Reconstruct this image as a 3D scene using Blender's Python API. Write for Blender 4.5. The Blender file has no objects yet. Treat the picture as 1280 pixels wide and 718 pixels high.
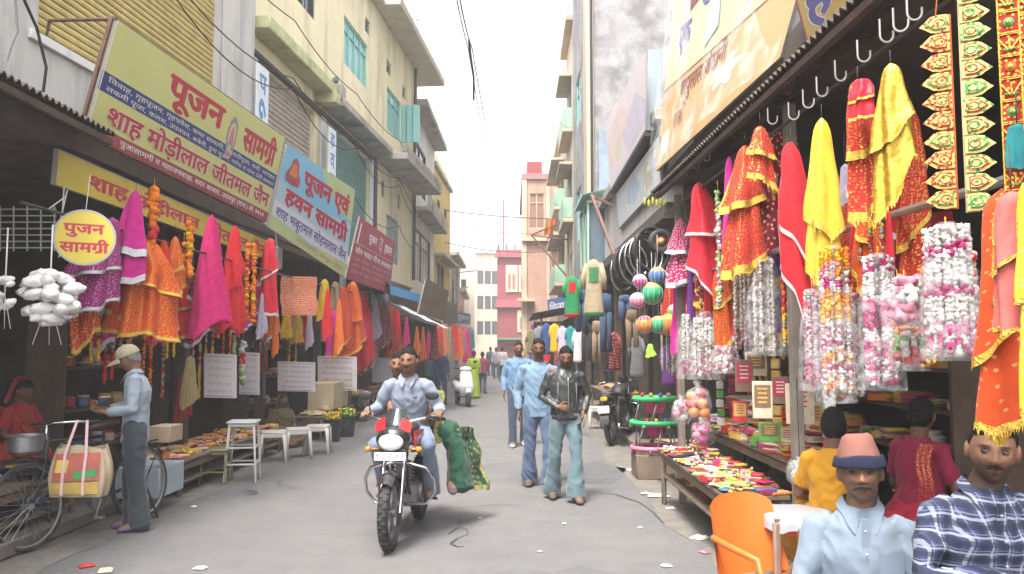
import bpy, bmesh, math, random
import numpy as np
from mathutils import Matrix, Vector, noise as mnoise
R = math.radians
PI = math.pi
SC = bpy.context.scene
COL = SC.collection

# ------------------------------------------------------------------ camera, sky, sun, exposure
CAM_H = 1.65
PITCH = math.atan(75 / 1000)
cam = bpy.data.objects.new('camera', bpy.data.cameras.new('camera'))
COL.objects.link(cam)
cam.location = (0, 0, CAM_H)
cam.rotation_euler = (PI / 2 + PITCH, 0, 0)
cam.data.sensor_width = 36
cam.data.lens = 36 * 1000 / 1280
cam.data.clip_end = 2000
cam.data.clip_start = .05
SC.camera = cam

SUN_EL, SUN_AZ = R(64), R(203)          # high, from behind the camera, veiled by bright haze
world = bpy.data.worlds.new('World')
SC.world = world
world.use_nodes = True
nt = world.node_tree
sky = nt.nodes.new('ShaderNodeTexSky')
sky.sky_type = 'NISHITA'
sky.sun_disc = False
sky.sun_elevation = SUN_EL
sky.sun_rotation = SUN_AZ
sky.air_density = 1.0
sky.dust_density = 6.0
sky.ozone_density = 1.0
bg = nt.nodes['Background']
bg.inputs['Strength'].default_value = .15
veil = nt.nodes.new('ShaderNodeHueSaturation')          # thin bright overcast: most of the blue is washed out
veil.inputs['Saturation'].default_value = .12
nt.links.new(sky.outputs[0], veil.inputs['Color'])
nt.links.new(veil.outputs[0], bg.inputs['Color'])
sun = bpy.data.objects.new('sun', bpy.data.lights.new('sun', 'SUN'))
COL.objects.link(sun)
sun.data.energy = 1.25
sun.data.angle = R(13)
sun.data.color = (1, .91, .79)
sd = Vector((math.sin(SUN_AZ) * math.cos(SUN_EL), math.cos(SUN_AZ) * math.cos(SUN_EL), math.sin(SUN_EL)))
sun.rotation_euler = sd.to_track_quat('Z', 'Y').to_euler()
SC.view_settings.view_transform = 'Standard'
SC.view_settings.look = 'None'
SC.view_settings.gamma = 1
SC.view_settings.exposure = 2.0
SC.view_settings.use_curve_mapping = False
SC.render.engine = 'CYCLES'
SC.cycles.use_denoising = True
SC.cycles.max_bounces = 6
SC.cycles.diffuse_bounces = 4
SC.cycles.transparent_max_bounces = 12
SC.cycles.caustics_reflective = False
SC.cycles.caustics_refractive = False

# ------------------------------------------------------------------ from photograph pixels to places in the street
def ray(px, py):
    dx, v = (px - 640) / 1000, (359 - py) / 1000
    return Vector((dx, math.cos(PITCH) - v * math.sin(PITCH), math.sin(PITCH) + v * math.cos(PITCH)))
def at(px, py, Y):
    d = ray(px, py); t = Y / d.y
    return Vector((d.x * t, Y, CAM_H + d.z * t))
def atx(px, py, X):
    d = ray(px, py); t = X / d.x
    return Vector((X, d.y * t, CAM_H + d.z * t))
def gr(px, py, z=0.0):
    d = ray(px, py); t = (z - CAM_H) / d.z
    return Vector((d.x * t, d.y * t, z))

# ------------------------------------------------------------------ mesh builder
def chamfer_box(sx, sy, sz, b):
    x, y, z = sx / 2, sy / 2, sz / 2
    b = min(b, x * .9, y * .9, z * .9)
    vs, idx = [], {}
    for i in (-1, 1):
        for j in (-1, 1):
            for k in (-1, 1):
                for a in range(3):
                    p = [i * (x - b), j * (y - b), k * (z - b)]
                    p[a] = (i * x, j * y, k * z)[a]
                    idx[(i, j, k, a)] = len(vs); vs.append(tuple(p))
    fs = []
    for i in (-1, 1):
        fs.append([idx[(i, -1, -1, 0)], idx[(i, 1, -1, 0)], idx[(i, 1, 1, 0)], idx[(i, -1, 1, 0)]][::i])
        fs.append([idx[(-1, i, -1, 1)], idx[(-1, i, 1, 1)], idx[(1, i, 1, 1)], idx[(1, i, -1, 1)]][::i])
        fs.append([idx[(-1, -1, i, 2)], idx[(1, -1, i, 2)], idx[(1, 1, i, 2)], idx[(-1, 1, i, 2)]][::i])
    for p in (-1, 1):
        for q in (-1, 1):
            fs.append([idx[(-1, p, q, 1)], idx[(1, p, q, 1)], idx[(1, p, q, 2)], idx[(-1, p, q, 2)]][::-p * q])
            fs.append([idx[(p, -1, q, 0)], idx[(p, 1, q, 0)], idx[(p, 1, q, 2)], idx[(p, -1, q, 2)]][::p * q])
            fs.append([idx[(p, q, -1, 0)], idx[(p, q, 1, 0)], idx[(p, q, 1, 1)], idx[(p, q, -1, 1)]][::-p * q])
            for r in (-1, 1):
                fs.append([idx[(p, q, r, 0)], idx[(p, q, r, 1)], idx[(p, q, r, 2)]][::p * q * r])
    return vs, fs

def rz(a): return Matrix.Rotation(a, 4, 'Z')
def rx(a): return Matrix.Rotation(a, 4, 'X')
def ry(a): return Matrix.Rotation(a, 4, 'Y')
def tr(*p): return Matrix.Translation(Vector(p[0]) if len(p) == 1 else Vector(p))

class MB:
    def __init__(s): s.v, s.f, s.m, s.u, s.c = [], [], [], [], []
    def add(s, vs, fs, mi=0, uv=None, T=None, col=None):
        o = len(s.v)
        for i, p in enumerate(vs):
            p = Vector(p)
            if T is not None: p = T @ p
            s.v.append(p[:])
            s.u.append(uv[i] if uv else (p[0] + p[1], p[2]))
            s.c.append(col[i] if isinstance(col, list) else (col or (1, 1, 1)))
        for k, f in enumerate(fs):
            s.f.append([o + i for i in f]); s.m.append(mi[k] if isinstance(mi, list) else mi)
        return s
    def box(s, c, d, mi=0, rot=0, T=None, b=.004, col=None):
        vs, fs = chamfer_box(d[0], d[1], d[2], b)
        Q = tr(*c) @ (rot if isinstance(rot, Matrix) else rz(rot))
        if T is not None: Q = T @ Q
        return s.add(vs, fs, mi, None, Q, col)
    def bar(s, a, b, w, h=None, mi=0, bev=.003, up=(0, 0, 1)):
        a, b = Vector(a), Vector(b); d = b - a; L = d.length
        if L < 1e-6: return s
        y = d.normalized(); up = Vector(up)
        if abs(y.dot(up)) > .97: up = Vector((1, 0, 0))
        x = y.cross(up).normalized(); z = x.cross(y)
        Q = Matrix((x, y, z)).transposed().to_4x4(); Q.translation = (a + b) / 2
        vs, fs = chamfer_box(w, L, h or w, bev)
        return s.add(vs, fs, mi, None, Q)
    def tube(s, pts, r, n=8, mi=0, caps=True, closed=False, round_caps=False, T=None, col=None):
        P = [Vector(p) for p in pts]; N = len(P)
        rr = list(r) if isinstance(r, (list, tuple)) else [r] * N
        if round_caps:
            d0 = (P[0] - P[1]).normalized(); d1 = (P[-1] - P[-2]).normalized()
            r0, r1 = rr[0], rr[-1]
            pre = [(P[0] + d0 * r0 * math.sin(a), r0 * math.cos(a)) for a in (R(80), R(60), R(30))]
            post = [(P[-1] + d1 * r1 * math.sin(a), r1 * math.cos(a)) for a in (R(30), R(60), R(80))]
            P = [p for p, _ in pre] + P + [p for p, _ in post]
            rr = [q for _, q in pre] + rr + [q for _, q in post]; N = len(P)
        vs, uv, fs = [], [], []
        nrm = None; L = 0
        for i in range(N):
            if closed: t = P[(i + 1) % N] - P[i - 1]
            else: t = P[min(i + 1, N - 1)] - P[max(i - 1, 0)]
            t = t.normalized() if t.length > 1e-9 else Vector((0, 0, 1))
            if nrm is None:
                nrm = t.orthogonal().normalized()
                if abs(t.z) < .9: nrm = t.cross(Vector((0, 0, 1))).normalized()
            nrm = (nrm - t * nrm.dot(t))
            nrm = nrm.normalized() if nrm.length > 1e-6 else t.orthogonal().normalized()
            bn = t.cross(nrm)
            if i: L += (P[i] - P[i - 1]).length
            for k in range(n):
                a = 2 * PI * k / n
                vs.append(P[i] + (nrm * math.cos(a) + bn * math.sin(a)) * rr[i]); uv.append((k / n, L))
        for i in range(N if closed else N - 1):
            j = (i + 1) % N
            for k in range(n):
                l = (k + 1) % n
                fs.append([i * n + k, i * n + l, j * n + l, j * n + k])
        if caps and not closed:
            fs.append([k for k in range(n)][::-1]); fs.append([(N - 1) * n + k for k in range(n)])
        return s.add(vs, fs, mi, uv, T, col)
    def lathe(s, prof, n=16, c=(0, 0, 0), mi=0, T=None, sx=1, sy=1, col=None, caps=True):
        vs, uv, fs = [], [], []
        for (r, z) in prof:
            for k in range(n):
                a = 2 * PI * k / n
                vs.append((r * sx * math.cos(a), r * sy * math.sin(a), z)); uv.append((k / n, z))
        N = len(prof)
        for i in range(N - 1):
            for k in range(n):
                l = (k + 1) % n
                fs.append([i * n + k, i * n + l, (i + 1) * n + l, (i + 1) * n + k])
        if caps:
            fs.append([k for k in range(n)][::-1]); fs.append([(N - 1) * n + k for k in range(n)])
        Q = tr(*c) if T is None else T @ tr(*c)
        return s.add(vs, fs, mi, uv, Q, col)
    def ball(s, c, r, n=12, m=8, mi=0, T=None, col=None, rot=None):
        r = (r, r, r) if isinstance(r, (int, float)) else r
        vs = [(0, 0, -r[2])]
        for i in range(1, m):
            a = PI * i / m
            for k in range(n):
                b = 2 * PI * k / n
                vs.append((r[0] * math.sin(a) * math.cos(b), r[1] * math.sin(a) * math.sin(b), -r[2] * math.cos(a)))
        vs.append((0, 0, r[2])); e = len(vs) - 1; fs = []
        for k in range(n):
            l = (k + 1) % n
            fs.append([0, 1 + l, 1 + k]); fs.append([e, e - n + k, e - n + l])
            for i in range(m - 2):
                fs.append([1 + i * n + k, 1 + i * n + l, 1 + (i + 1) * n + l, 1 + (i + 1) * n + k])
        Q = tr(*c)
        if rot is not None: Q = Q @ rot
        if T is not None: Q = T @ Q
        return s.add(vs, fs, mi, None, Q, col)
    def sheet(s, fn, nu, nv, mi=0, ul=1, vl=1, wrap=False, T=None, col=None):
        vs, uv, ms, fs, cc = [], [], [], [], []
        for j in range(nv + 1):
            for i in range(nu + (0 if wrap else 1)):
                u, v = i / nu, j / nv
                vs.append(fn(u, v)); uv.append((u * ul, v * vl))
                if col: cc.append(col(u, v))
        W = nu if wrap else nu + 1
        for j in range(nv):
            for i in range(nu):
                i2 = (i + 1) % W if wrap else i + 1
                fs.append([j * W + i, j * W + i2, (j + 1) * W + i2, (j + 1) * W + i])
                ms.append(mi((i + .5) / nu, (j + .5) / nv) if callable(mi) else mi)
        return s.add(vs, fs, ms, uv, T, cc or None)
    def prism(s, poly, t, T=None, mi=0, mi2=None):
        """polygon in local XY, extruded to z = t"""
        n = len(poly)
        vs = [(p[0], p[1], 0) for p in poly] + [(p[0], p[1], t) for p in poly]
        fs = [list(range(n))[::-1], list(range(n, 2 * n))] + [[i, (i + 1) % n, n + (i + 1) % n, n + i] for i in range(n)]
        return s.add(vs, fs, [mi, mi if mi2 is None else mi2] + [mi] * n, None, T)
    def slab(s, a, b, c, d, t, mi=0):
        """box standing on the quad a b c d (front face), thickness t backwards along the normal"""
        a, b, c, d = map(Vector, (a, b, c, d))
        n = (c - a).cross(d - b).normalized()
        q = [p - n * t for p in (a, b, c, d)]
        return s.add([a, b, c, d] + q, [[0, 1, 2, 3], [7, 6, 5, 4], [4, 5, 1, 0], [5, 6, 2, 1], [6, 7, 3, 2], [7, 4, 0, 3]], mi)
    def mesh(s, name, mats, smooth=38, merge=False):
        me = bpy.data.meshes.new(name)
        me.from_pydata(s.v, [], s.f)
        for m in (mats if isinstance(mats, (list, tuple)) else [mats]): me.materials.append(m)
        me.polygons.foreach_set('material_index', s.m)
        uvl = me.uv_layers.new(name='UVMap')
        li = np.empty(len(me.loops), dtype=np.int32); me.loops.foreach_get('vertex_index', li)
        uvl.data.foreach_set('uv', np.array(s.u, dtype=np.float32)[li].ravel())
        if any(c != (1, 1, 1) for c in s.c):
            ca = me.color_attributes.new('Col', 'FLOAT_COLOR', 'POINT')
            a = np.ones((len(s.v), 4), dtype=np.float32); a[:, :3] = np.array(s.c, dtype=np.float32)
            ca.data.foreach_set('color', a.ravel())
        if smooth:
            me.polygons.foreach_set('use_smooth', [True] * len(me.polygons))
            if smooth < 180: me.set_sharp_from_angle(angle=R(smooth))
        me.update()
        return me
    def build(s, name, mats, parent=None, smooth=38, loc=None, rot=0):
        o = bpy.data.objects.new(name, s.mesh(name, mats, smooth)); COL.objects.link(o)
        if parent is not None: o.parent = parent
        if loc is not None: o.location = loc
        if rot: o.rotation_euler.z = rot
        return o

def tag(o, label=None, cat=None, group=None, kind=None):
    if label: o['label'] = label
    if cat: o['category'] = cat
    if group: o['group'] = group
    if kind: o['kind'] = kind
    return o
def thing(name, label, cat, loc=(0, 0, 0), rotz=0, group=None):
    o = bpy.data.objects.new(name, None); COL.objects.link(o)
    o.empty_display_size = .1
    o.location = loc; o.rotation_euler = (0, 0, rotz)
    return tag(o, label, cat, group)
def kids(o): return [c for c in bpy.data.objects if c.parent is o]
def dup(root, loc, rotz=0, label=None, group=None, scale=None):
    r = root.copy(); COL.objects.link(r); r.location = loc; r.rotation_euler = (0, 0, rotz)
    if label: r['label'] = label
    if group: r['group'] = group
    if scale: r.scale = scale if isinstance(scale, (tuple, list)) else (scale,) * 3
    for ch in root.children:
        c = ch.copy(); COL.objects.link(c); c.parent = r
        for g in ch.children:
            d = g.copy(); COL.objects.link(d); d.parent = c
    return r

# ------------------------------------------------------------------ materials
MATS = {}
def lin(h):
    h = h.lstrip('#'); o = []
    for i in (0, 2, 4):
        c = int(h[i:i + 2], 16) / 255
        o.append(c / 12.92 if c <= .04045 else ((c + .055) / 1.055) ** 2.4)
    return tuple(o)
def rgb(c): return lin(c) if isinstance(c, str) else tuple(c)
def mat(key, c, rough=.65, metal=0, var=.14, vs=6, bump=0, bs=80, spec=.4, alpha=1, emit=0, dirt=None, ds=1.5, streak=0, coat=0, sheen=0, vc=False):
    """plain surface: base colour varied by noise, optional second 'dirt' colour in patches, optional bump; vc: colour from the Col attribute"""
    if key in MATS: return MATS[key]
    m = bpy.data.materials.new(key); m.use_nodes = True; MATS[key] = m
    t = m.node_tree; N = t.nodes; L = t.links; bs_ = N['Principled BSDF']
    c = rgb(c)
    bs_.inputs['Roughness'].default_value = rough
    bs_.inputs['Metallic'].default_value = metal
    bs_.inputs['Specular IOR Level'].default_value = spec
    bs_.inputs['Coat Weight'].default_value = coat
    bs_.inputs['Sheen Weight'].default_value = sheen
    if alpha < 1: bs_.inputs['Alpha'].default_value = alpha
    tc = N.new('ShaderNodeTexCoord')
    col = None
    if var or dirt or vc:
        nz = N.new('ShaderNodeTexNoise'); nz.inputs['Scale'].default_value = vs; nz.inputs['Detail'].default_value = 9; nz.inputs['Roughness'].default_value = .62
        L.new(tc.outputs['Object'], nz.inputs['Vector'])
        mr = N.new('ShaderNodeMapRange'); mr.inputs['From Min'].default_value = .25; mr.inputs['From Max'].default_value = .75
        mr.inputs['To Min'].default_value = 1 - var; mr.inputs['To Max'].default_value = 1 + var
        L.new(nz.outputs['Fac'], mr.inputs['Value'])
        sc = N.new('ShaderNodeVectorMath'); sc.operation = 'SCALE'
        sc.inputs[0].default_value = c
        if vc:
            at_ = N.new('ShaderNodeAttribute'); at_.attribute_name = 'Col'; L.new(at_.outputs['Color'], sc.inputs[0])
        L.new(mr.outputs['Result'], sc.inputs['Scale']); col = sc.outputs[0]
        if dirt:
            n2 = N.new('ShaderNodeTexNoise'); n2.inputs['Scale'].default_value = ds; n2.inputs['Detail'].default_value = 8; n2.inputs['Roughness'].default_value = .65
            if streak:
                mp = N.new('ShaderNodeMapping'); mp.inputs['Scale'].default_value = (1, 1, streak); L.new(tc.outputs['Object'], mp.inputs['Vector']); L.new(mp.outputs[0], n2.inputs['Vector'])
            else: L.new(tc.outputs['Object'], n2.inputs['Vector'])
            m2 = N.new('ShaderNodeMapRange'); m2.inputs['From Min'].default_value = dirt[1]; m2.inputs['From Max'].default_value = dirt[1] + .16
            m2.inputs['To Max'].default_value = dirt[2]
            L.new(n2.outputs['Fac'], m2.inputs['Value'])
            mx = N.new('ShaderNodeMix'); mx.data_type = 'RGBA'
            L.new(m2.outputs['Result'], mx.inputs[0]); L.new(col, mx.inputs[6]); mx.inputs[7].default_value = rgb(dirt[0]) + (1,)
            col = mx.outputs[2]
        L.new(col, bs_.inputs['Base Color'])
    else:
        bs_.inputs['Base Color'].default_value = c + (1,)
    if emit:
        bs_.inputs['Emission Color'].default_value = c + (1,); bs_.inputs['Emission Strength'].default_value = emit
    if bump:
        nb = N.new('ShaderNodeTexNoise'); nb.inputs['Scale'].default_value = bs; nb.inputs['Detail'].default_value = 4
        L.new(tc.outputs['Object'], nb.inputs['Vector'])
        bp = N.new('ShaderNodeBump'); bp.inputs['Strength'].default_value = bump; bp.inputs['Distance'].default_value = .01
        L.new(nb.outputs['Fac'], bp.inputs['Height']); L.new(bp.outputs[0], bs_.inputs['Normal'])
    return m
def fab(key, c, dots=None, rough=.75, metal=0, sheen=.2, weave=None, trans=.34):
    """cloth: UV in metres. dots = (colour, spacing, radius share, metallic): sequins; weave = (colour, du, dv, share): woven motifs"""
    if key in MATS: return MATS[key]
    m = bpy.data.materials.new(key); m.use_nodes = True; MATS[key] = m
    t = m.node_tree; N = t.nodes; L = t.links; b = N['Principled BSDF']
    c = rgb(c)
    b.inputs['Roughness'].default_value = rough; b.inputs['Metallic'].default_value = metal; b.inputs['Sheen Weight'].default_value = sheen
    b.inputs['Specular IOR Level'].default_value = .3
    uv = N.new('ShaderNodeTexCoord')
    nz = N.new('ShaderNodeTexNoise'); nz.inputs['Scale'].default_value = 14; nz.inputs['Detail'].default_value = 4
    L.new(uv.outputs['UV'], nz.inputs['Vector'])
    mr = N.new('ShaderNodeMapRange'); mr.inputs['From Min'].default_value = .3; mr.inputs['From Max'].default_value = .7
    mr.inputs['To Min'].default_value = .85; mr.inputs['To Max'].default_value = 1.15
    L.new(nz.outputs['Fac'], mr.inputs['Value'])
    sc = N.new('ShaderNodeVectorMath'); sc.operation = 'SCALE'; sc.inputs[0].default_value = c
    L.new(mr.outputs['Result'], sc.inputs['Scale']); col = sc.outputs[0]
    if weave:
        br = N.new('ShaderNodeTexWave'); br.wave_type = 'BANDS'; br.bands_direction = 'Y'; br.inputs['Scale'].default_value = weave[1]
        br.inputs['Distortion'].default_value = weave[2]; br.inputs['Detail'].default_value = 3; br.inputs['Detail Scale'].default_value = 4
        L.new(uv.outputs['UV'], br.inputs['Vector'])
        th = N.new('ShaderNodeMath'); th.operation = 'GREATER_THAN'; th.inputs[1].default_value = weave[3]
        L.new(br.outputs['Fac'], th.inputs[0])
        mx = N.new('ShaderNodeMix'); mx.data_type = 'RGBA'
        L.new(th.outputs[0], mx.inputs[0]); L.new(col, mx.inputs[6]); mx.inputs[7].default_value = rgb(weave[0]) + (1,)
        col = mx.outputs[2]
    if dots:
        vo = N.new('ShaderNodeTexVoronoi'); vo.voronoi_dimensions = '2D'; vo.inputs['Scale'].default_value = 1 / dots[1]; vo.inputs['Randomness'].default_value = .8
        L.new(uv.outputs['UV'], vo.inputs['Vector'])
        th = N.new('ShaderNodeMath'); th.operation = 'LESS_THAN'; th.inputs[1].default_value = dots[2]
        L.new(vo.outputs['Distance'], th.inputs[0])
        mx = N.new('ShaderNodeMix'); mx.data_type = 'RGBA'
        L.new(th.outputs[0], mx.inputs[0]); L.new(col, mx.inputs[6]); mx.inputs[7].default_value = rgb(dots[0]) + (1,)
        col = mx.outputs[2]
        if dots[3]:
            ml = N.new('ShaderNodeMath'); ml.operation = 'MULTIPLY'; ml.inputs[1].default_value = dots[3]
            L.new(th.outputs[0], ml.inputs[0]); L.new(ml.outputs[0], b.inputs['Metallic'])
            rr = N.new('ShaderNodeMapRange'); rr.inputs['To Min'].default_value = rough; rr.inputs['To Max'].default_value = .3
            L.new(th.outputs[0], rr.inputs['Value']); L.new(rr.outputs[0], b.inputs['Roughness'])
    L.new(col, b.inputs['Base Color'])
    if trans and not metal:
        tl = N.new('ShaderNodeBsdfTranslucent'); L.new(col, tl.inputs['Color'])
        ms = N.new('ShaderNodeMixShader'); ms.inputs[0].default_value = trans
        L.new(b.outputs[0], ms.inputs[1]); L.new(tl.outputs[0], ms.inputs[2])
        L.new(ms.outputs[0], N['Material Output'].inputs['Surface'])
    return m
def film(key, c=(.9, .92, .95), a=.16, rough=.15, bump=.35, ns=22):
    """thin clear plastic"""
    if key in MATS: return MATS[key]
    m = bpy.data.materials.new(key); m.use_nodes = True; MATS[key] = m
    t = m.node_tree; N = t.nodes; L = t.links; b = N['Principled BSDF']
    b.inputs['Base Color'].default_value = rgb(c) + (1,); b.inputs['Roughness'].default_value = rough; b.inputs['Specular IOR Level'].default_value = .8
    tp = N.new('ShaderNodeBsdfTransparent'); ms = N.new('ShaderNodeMixShader')
    tc = N.new('ShaderNodeTexCoord'); nz = N.new('ShaderNodeTexNoise'); nz.inputs['Scale'].default_value = ns; nz.inputs['Detail'].default_value = 3
    L.new(tc.outputs['Object'], nz.inputs['Vector'])
    mr = N.new('ShaderNodeMapRange'); mr.inputs['From Min'].default_value = .42; mr.inputs['From Max'].default_value = .7
    mr.inputs['To Min'].default_value = a * .45; mr.inputs['To Max'].default_value = min(1, a * 2.6)
    L.new(nz.outputs['Fac'], mr.inputs['Value']); L.new(mr.outputs[0], ms.inputs[0])
    L.new(tp.outputs[0], ms.inputs[1]); L.new(b.outputs[0], ms.inputs[2]); L.new(ms.outputs[0], N['Material Output'].inputs['Surface'])
    bp = N.new('ShaderNodeBump'); bp.inputs['Strength'].default_value = bump; bp.inputs['Distance'].default_value = .02
    L.new(nz.outputs['Fac'], bp.inputs['Height']); L.new(bp.outputs[0], b.inputs['Normal'])
    return m

# ------------------------------------------------------------------ lettering (outline of the built-in font, joined into the board it is printed on)
_TX = {}
def glyphs(body, bold=.02):
    """flat mesh of the writing, size 1: verts, faces, (x0, x1, y0, y1). '^' after a consonant adds its low slanting r stroke."""
    if (body, bold) in _TX: return _TX[(body, bold)]
    bold0 = bold; bold = 0
    def run(t):
        cu = bpy.data.curves.new('t', 'FONT'); cu.body = t; cu.size = 1; cu.offset = bold; cu.resolution_u = 3
        ob = bpy.data.objects.new('t', cu)
        me = bpy.data.meshes.new_from_object(ob)
        V = [(v.co.x, v.co.y) for v in me.vertices]; F = [list(p.vertices) for p in me.polygons]
        bpy.data.objects.remove(ob); bpy.data.curves.remove(cu); bpy.data.meshes.remove(me)
        return V, F
    parts = body.split('^'); V, F = run(''.join(parts)); acc = ''
    for p in parts[:-1]:
        acc += p
        x = max(v[0] for v in run(acc)[0]) - .03
        o = len(V); w = .07
        V += [(x - .02, .14), (x - .02, .14 + w * 1.5), (x - .34, -.06 + w * 1.3), (x - .34, -.06)]; F.append([o, o + 1, o + 2, o + 3])
    b = (min(v[0] for v in V), max(v[0] for v in V), min(v[1] for v in V), max(v[1] for v in V))
    strikes = [(0, 0)] if bold0 < .015 else [(-bold0, 0), (bold0, 0), (0, -bold0 * .8), (0, bold0 * .8), (0, 0)]
    n = len(V); V2 = [(x + dx, y + dy, i) for i, (dx, dy) in enumerate(strikes) for x, y in V]
    F2 = [[q + i * n for q in f] for i in range(len(strikes)) for f in F]
    _TX[(body, bold0)] = (V2, F2, b)
    return _TX[(body, bold0)]

def board(mb, TL, TR, BR, BL, items, t=.03, face=0, edge=0, eye=(0, 0, CAM_H)):
    """a board given by its four front corners; items are printed on it in board coordinates (u right 0..1, v down 0..1):
    ('rect', u0, v0, u1, v1, mi), ('text', body, u0, u1, v_top, v_bottom, mi, bold), ('poly', [(u, v)..], mi)"""
    TL, TR, BR, BL = map(Vector, (TL, TR, BR, BL))
    n0 = (BL - TL).cross(BR - TL).normalized(); e = Vector(eye); q = TR - e       # keep the board flat
    if abs(q.dot(n0)) > 1e-6: TR = e + q * ((TL - e).dot(n0) / q.dot(n0))
    n = (BR - TL).cross(TR - BL).normalized()
    if n.dot(TL - Vector(eye)) > 0: n = -n
    def pt(u, v, k): return (TL * (1 - u) + TR * u) * (1 - v) + (BL * (1 - u) + BR * u) * v + n * (.0006 * k)
    q = [p - n * t for p in (TL, TR, BR, BL)]
    mb.add([TL, TR, BR, BL] + q, [[3, 2, 1, 0], [4, 5, 6, 7], [0, 1, 5, 4], [1, 2, 6, 5], [2, 3, 7, 6], [3, 0, 4, 7]], [face] + [edge] * 5)
    k = 0
    for it in items:
        k += 1
        if it[0] == 'rect':
            _, a, b, c, d, mi = it
            mb.add([pt(a, d, k), pt(c, d, k), pt(c, b, k), pt(a, b, k)], [[0, 1, 2, 3]], mi)
        elif it[0] == 'poly':
            mb.add([pt(u, v, k) for u, v in it[1]], [list(range(len(it[1])))], it[2])
        else:
            _, body, u0, u1, v0, v1, mi, bold = it
            V, F, b = glyphs(body, bold)
            sx = (u1 - u0) / (b[1] - b[0]); sy = (v1 - v0) / (b[3] - b[2])
            mb.add([pt(u0 + (x - b[0]) * sx, v1 - (y - b[2]) * sy, k + .12 * i) for x, y, i in V], F, mi)
    return mb
# ------------------------------------------------------------------ ground and road
def bw(mb, name, mats, parent, smooth=38, label=None):
    """part meshed in street coordinates, hung under an unrotated parent"""
    o = mb.build(name, mats, parent, smooth)
    o.location = -Vector(parent.location)
    if label: o['label'] = label
    return o
def piece(o, name, label, cat, mb, mats, group=None, smooth=38):
    """one-mesh thing meshed in street coordinates, origin moved to its base"""
    V = np.array(mb.v); b = Vector(((V[:, 0].min() + V[:, 0].max()) / 2, (V[:, 1].min() + V[:, 1].max()) / 2, V[:, 2].min()))
    mb.v = [(p[0] - b.x, p[1] - b.y, p[2] - b.z) for p in mb.v]
    ob = mb.build(name, mats, None, smooth, loc=b)
    return tag(ob, label, cat, group)

ASPH = mat('asphalt', (.136, .134, .137), rough=.9, var=.13, vs=3, bump=.7, bs=150, dirt=((.17, .16, .15), .47, .5), ds=.8, spec=.25)
DUST = mat('dusty_ground', (.15, .135, .12), rough=.95, var=.22, vs=2, bump=.3, bs=60, dirt=((.15, .14, .13), .5, .7), ds=1.2)
g = MB(); g.add([(-700, -60, -.012), (700, -60, -.012), (700, 1400, -.012), (-700, 1400, -.012)], [[0, 1, 2, 3]])
tag(g.build('ground', DUST, smooth=0), kind='structure')
LE = [(-3.75, -8), (-3.75, 8), (-3.62, 12), (-3.4, 18), (-2.95, 26), (-2.95, 34), (-2.85, 42), (-3.1, 60), (-5.6, 90), (-12, 140), (-30, 220)]
RE = [(2.2, -8), (1.85, 5), (1.75, 10), (1.75, 20), (1.7, 33), (.5, 40), (-.3, 50), (-1.2, 62), (-2.8, 90), (-8, 140), (-24, 220)]
g = MB(); rnd = random.Random(3)
def dense(E):
    out = []
    for (a, b) in zip(E, E[1:]):
        n = max(1, int((b[1] - a[1]) / 1.2)) if a[1] < 60 else 1
        for k in range(n):
            t = k / n; w = rnd.uniform(-.06, .06)
            out.append((a[0] + (b[0] - a[0]) * t + w, a[1] + (b[1] - a[1]) * t))
    return out + [E[-1]]
def resamp(E, ys):
    return [np.interp(y, [p[1] for p in E], [p[0] for p in E]) for y in ys]
ys = sorted(set([p[1] for p in dense(LE)]))
L_, R_ = resamp(dense(LE), ys), resamp(dense(RE), ys)
for (y0, l0, r0), (y1, l1, r1) in zip(zip(ys, L_, R_), list(zip(ys, L_, R_))[1:]):
    g.add([(l0, y0, -.004), (r0, y0, -.004), (r1, y1, -.004), (l1, y1, -.004)], [[0, 1, 2, 3]])
tag(g.build('road', ASPH, smooth=0), kind='structure')
rnd = random.Random(9)
for E_, s_ in ((LE, 1), (RE, -1)):
    g = MB(); yy = np.arange(2, 60, .35); xx = resamp(E_, yy); ww = [.28 + .35 * max(0, mnoise.noise(Vector((y * .7, s_, 0)))) + .12 * mnoise.noise(Vector((y * 3, s_, 2))) for y in yy]
    for i in range(len(yy) - 1): g.add([(xx[i] - s_ * .05, yy[i], .0), (xx[i] + s_ * ww[i], yy[i], .0), (xx[i + 1] + s_ * ww[i + 1], yy[i + 1], .0), (xx[i + 1] - s_ * .05, yy[i + 1], .0)], [[0, 1, 2, 3][::s_]])
    tag(g.build('road', mat('edge_dust', (.17, .155, .135), rough=.95, var=.25, vs=5, bump=.5, bs=90, dirt=((.11, .10, .095), .5, .7), ds=3), smooth=0), kind='structure')
# worn patches of newer and older asphalt
for i, (x, y, a, b, c) in enumerate(((.4, 5.6, .8, .5, (.116, .115, .12)), (-.6, 13, 1.2, 1.6, (.14, .138, .138)), (1.0, 10.8, .5, .9, (.102, .102, .108)), (-2.4, 5.2, .6, .5, (.15, .145, .14)))):
    g = MB(); g.add([(x + a * math.cos(t) * (1 + .3 * mnoise.noise(Vector((math.cos(t) * 2, math.sin(t) * 2, i)))), y + b * math.sin(t) * (1 + .3 * mnoise.noise(Vector((math.cos(t) * 3, math.sin(t) * 3, i + 9)))), .0) for t in np.linspace(0, 2 * PI, 40, False)], [list(range(40))])
    tag(g.build('road', mat('patch_%d' % i, c, rough=.92, var=.2, vs=4, bump=.6, bs=120), smooth=0), kind='structure')
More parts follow.
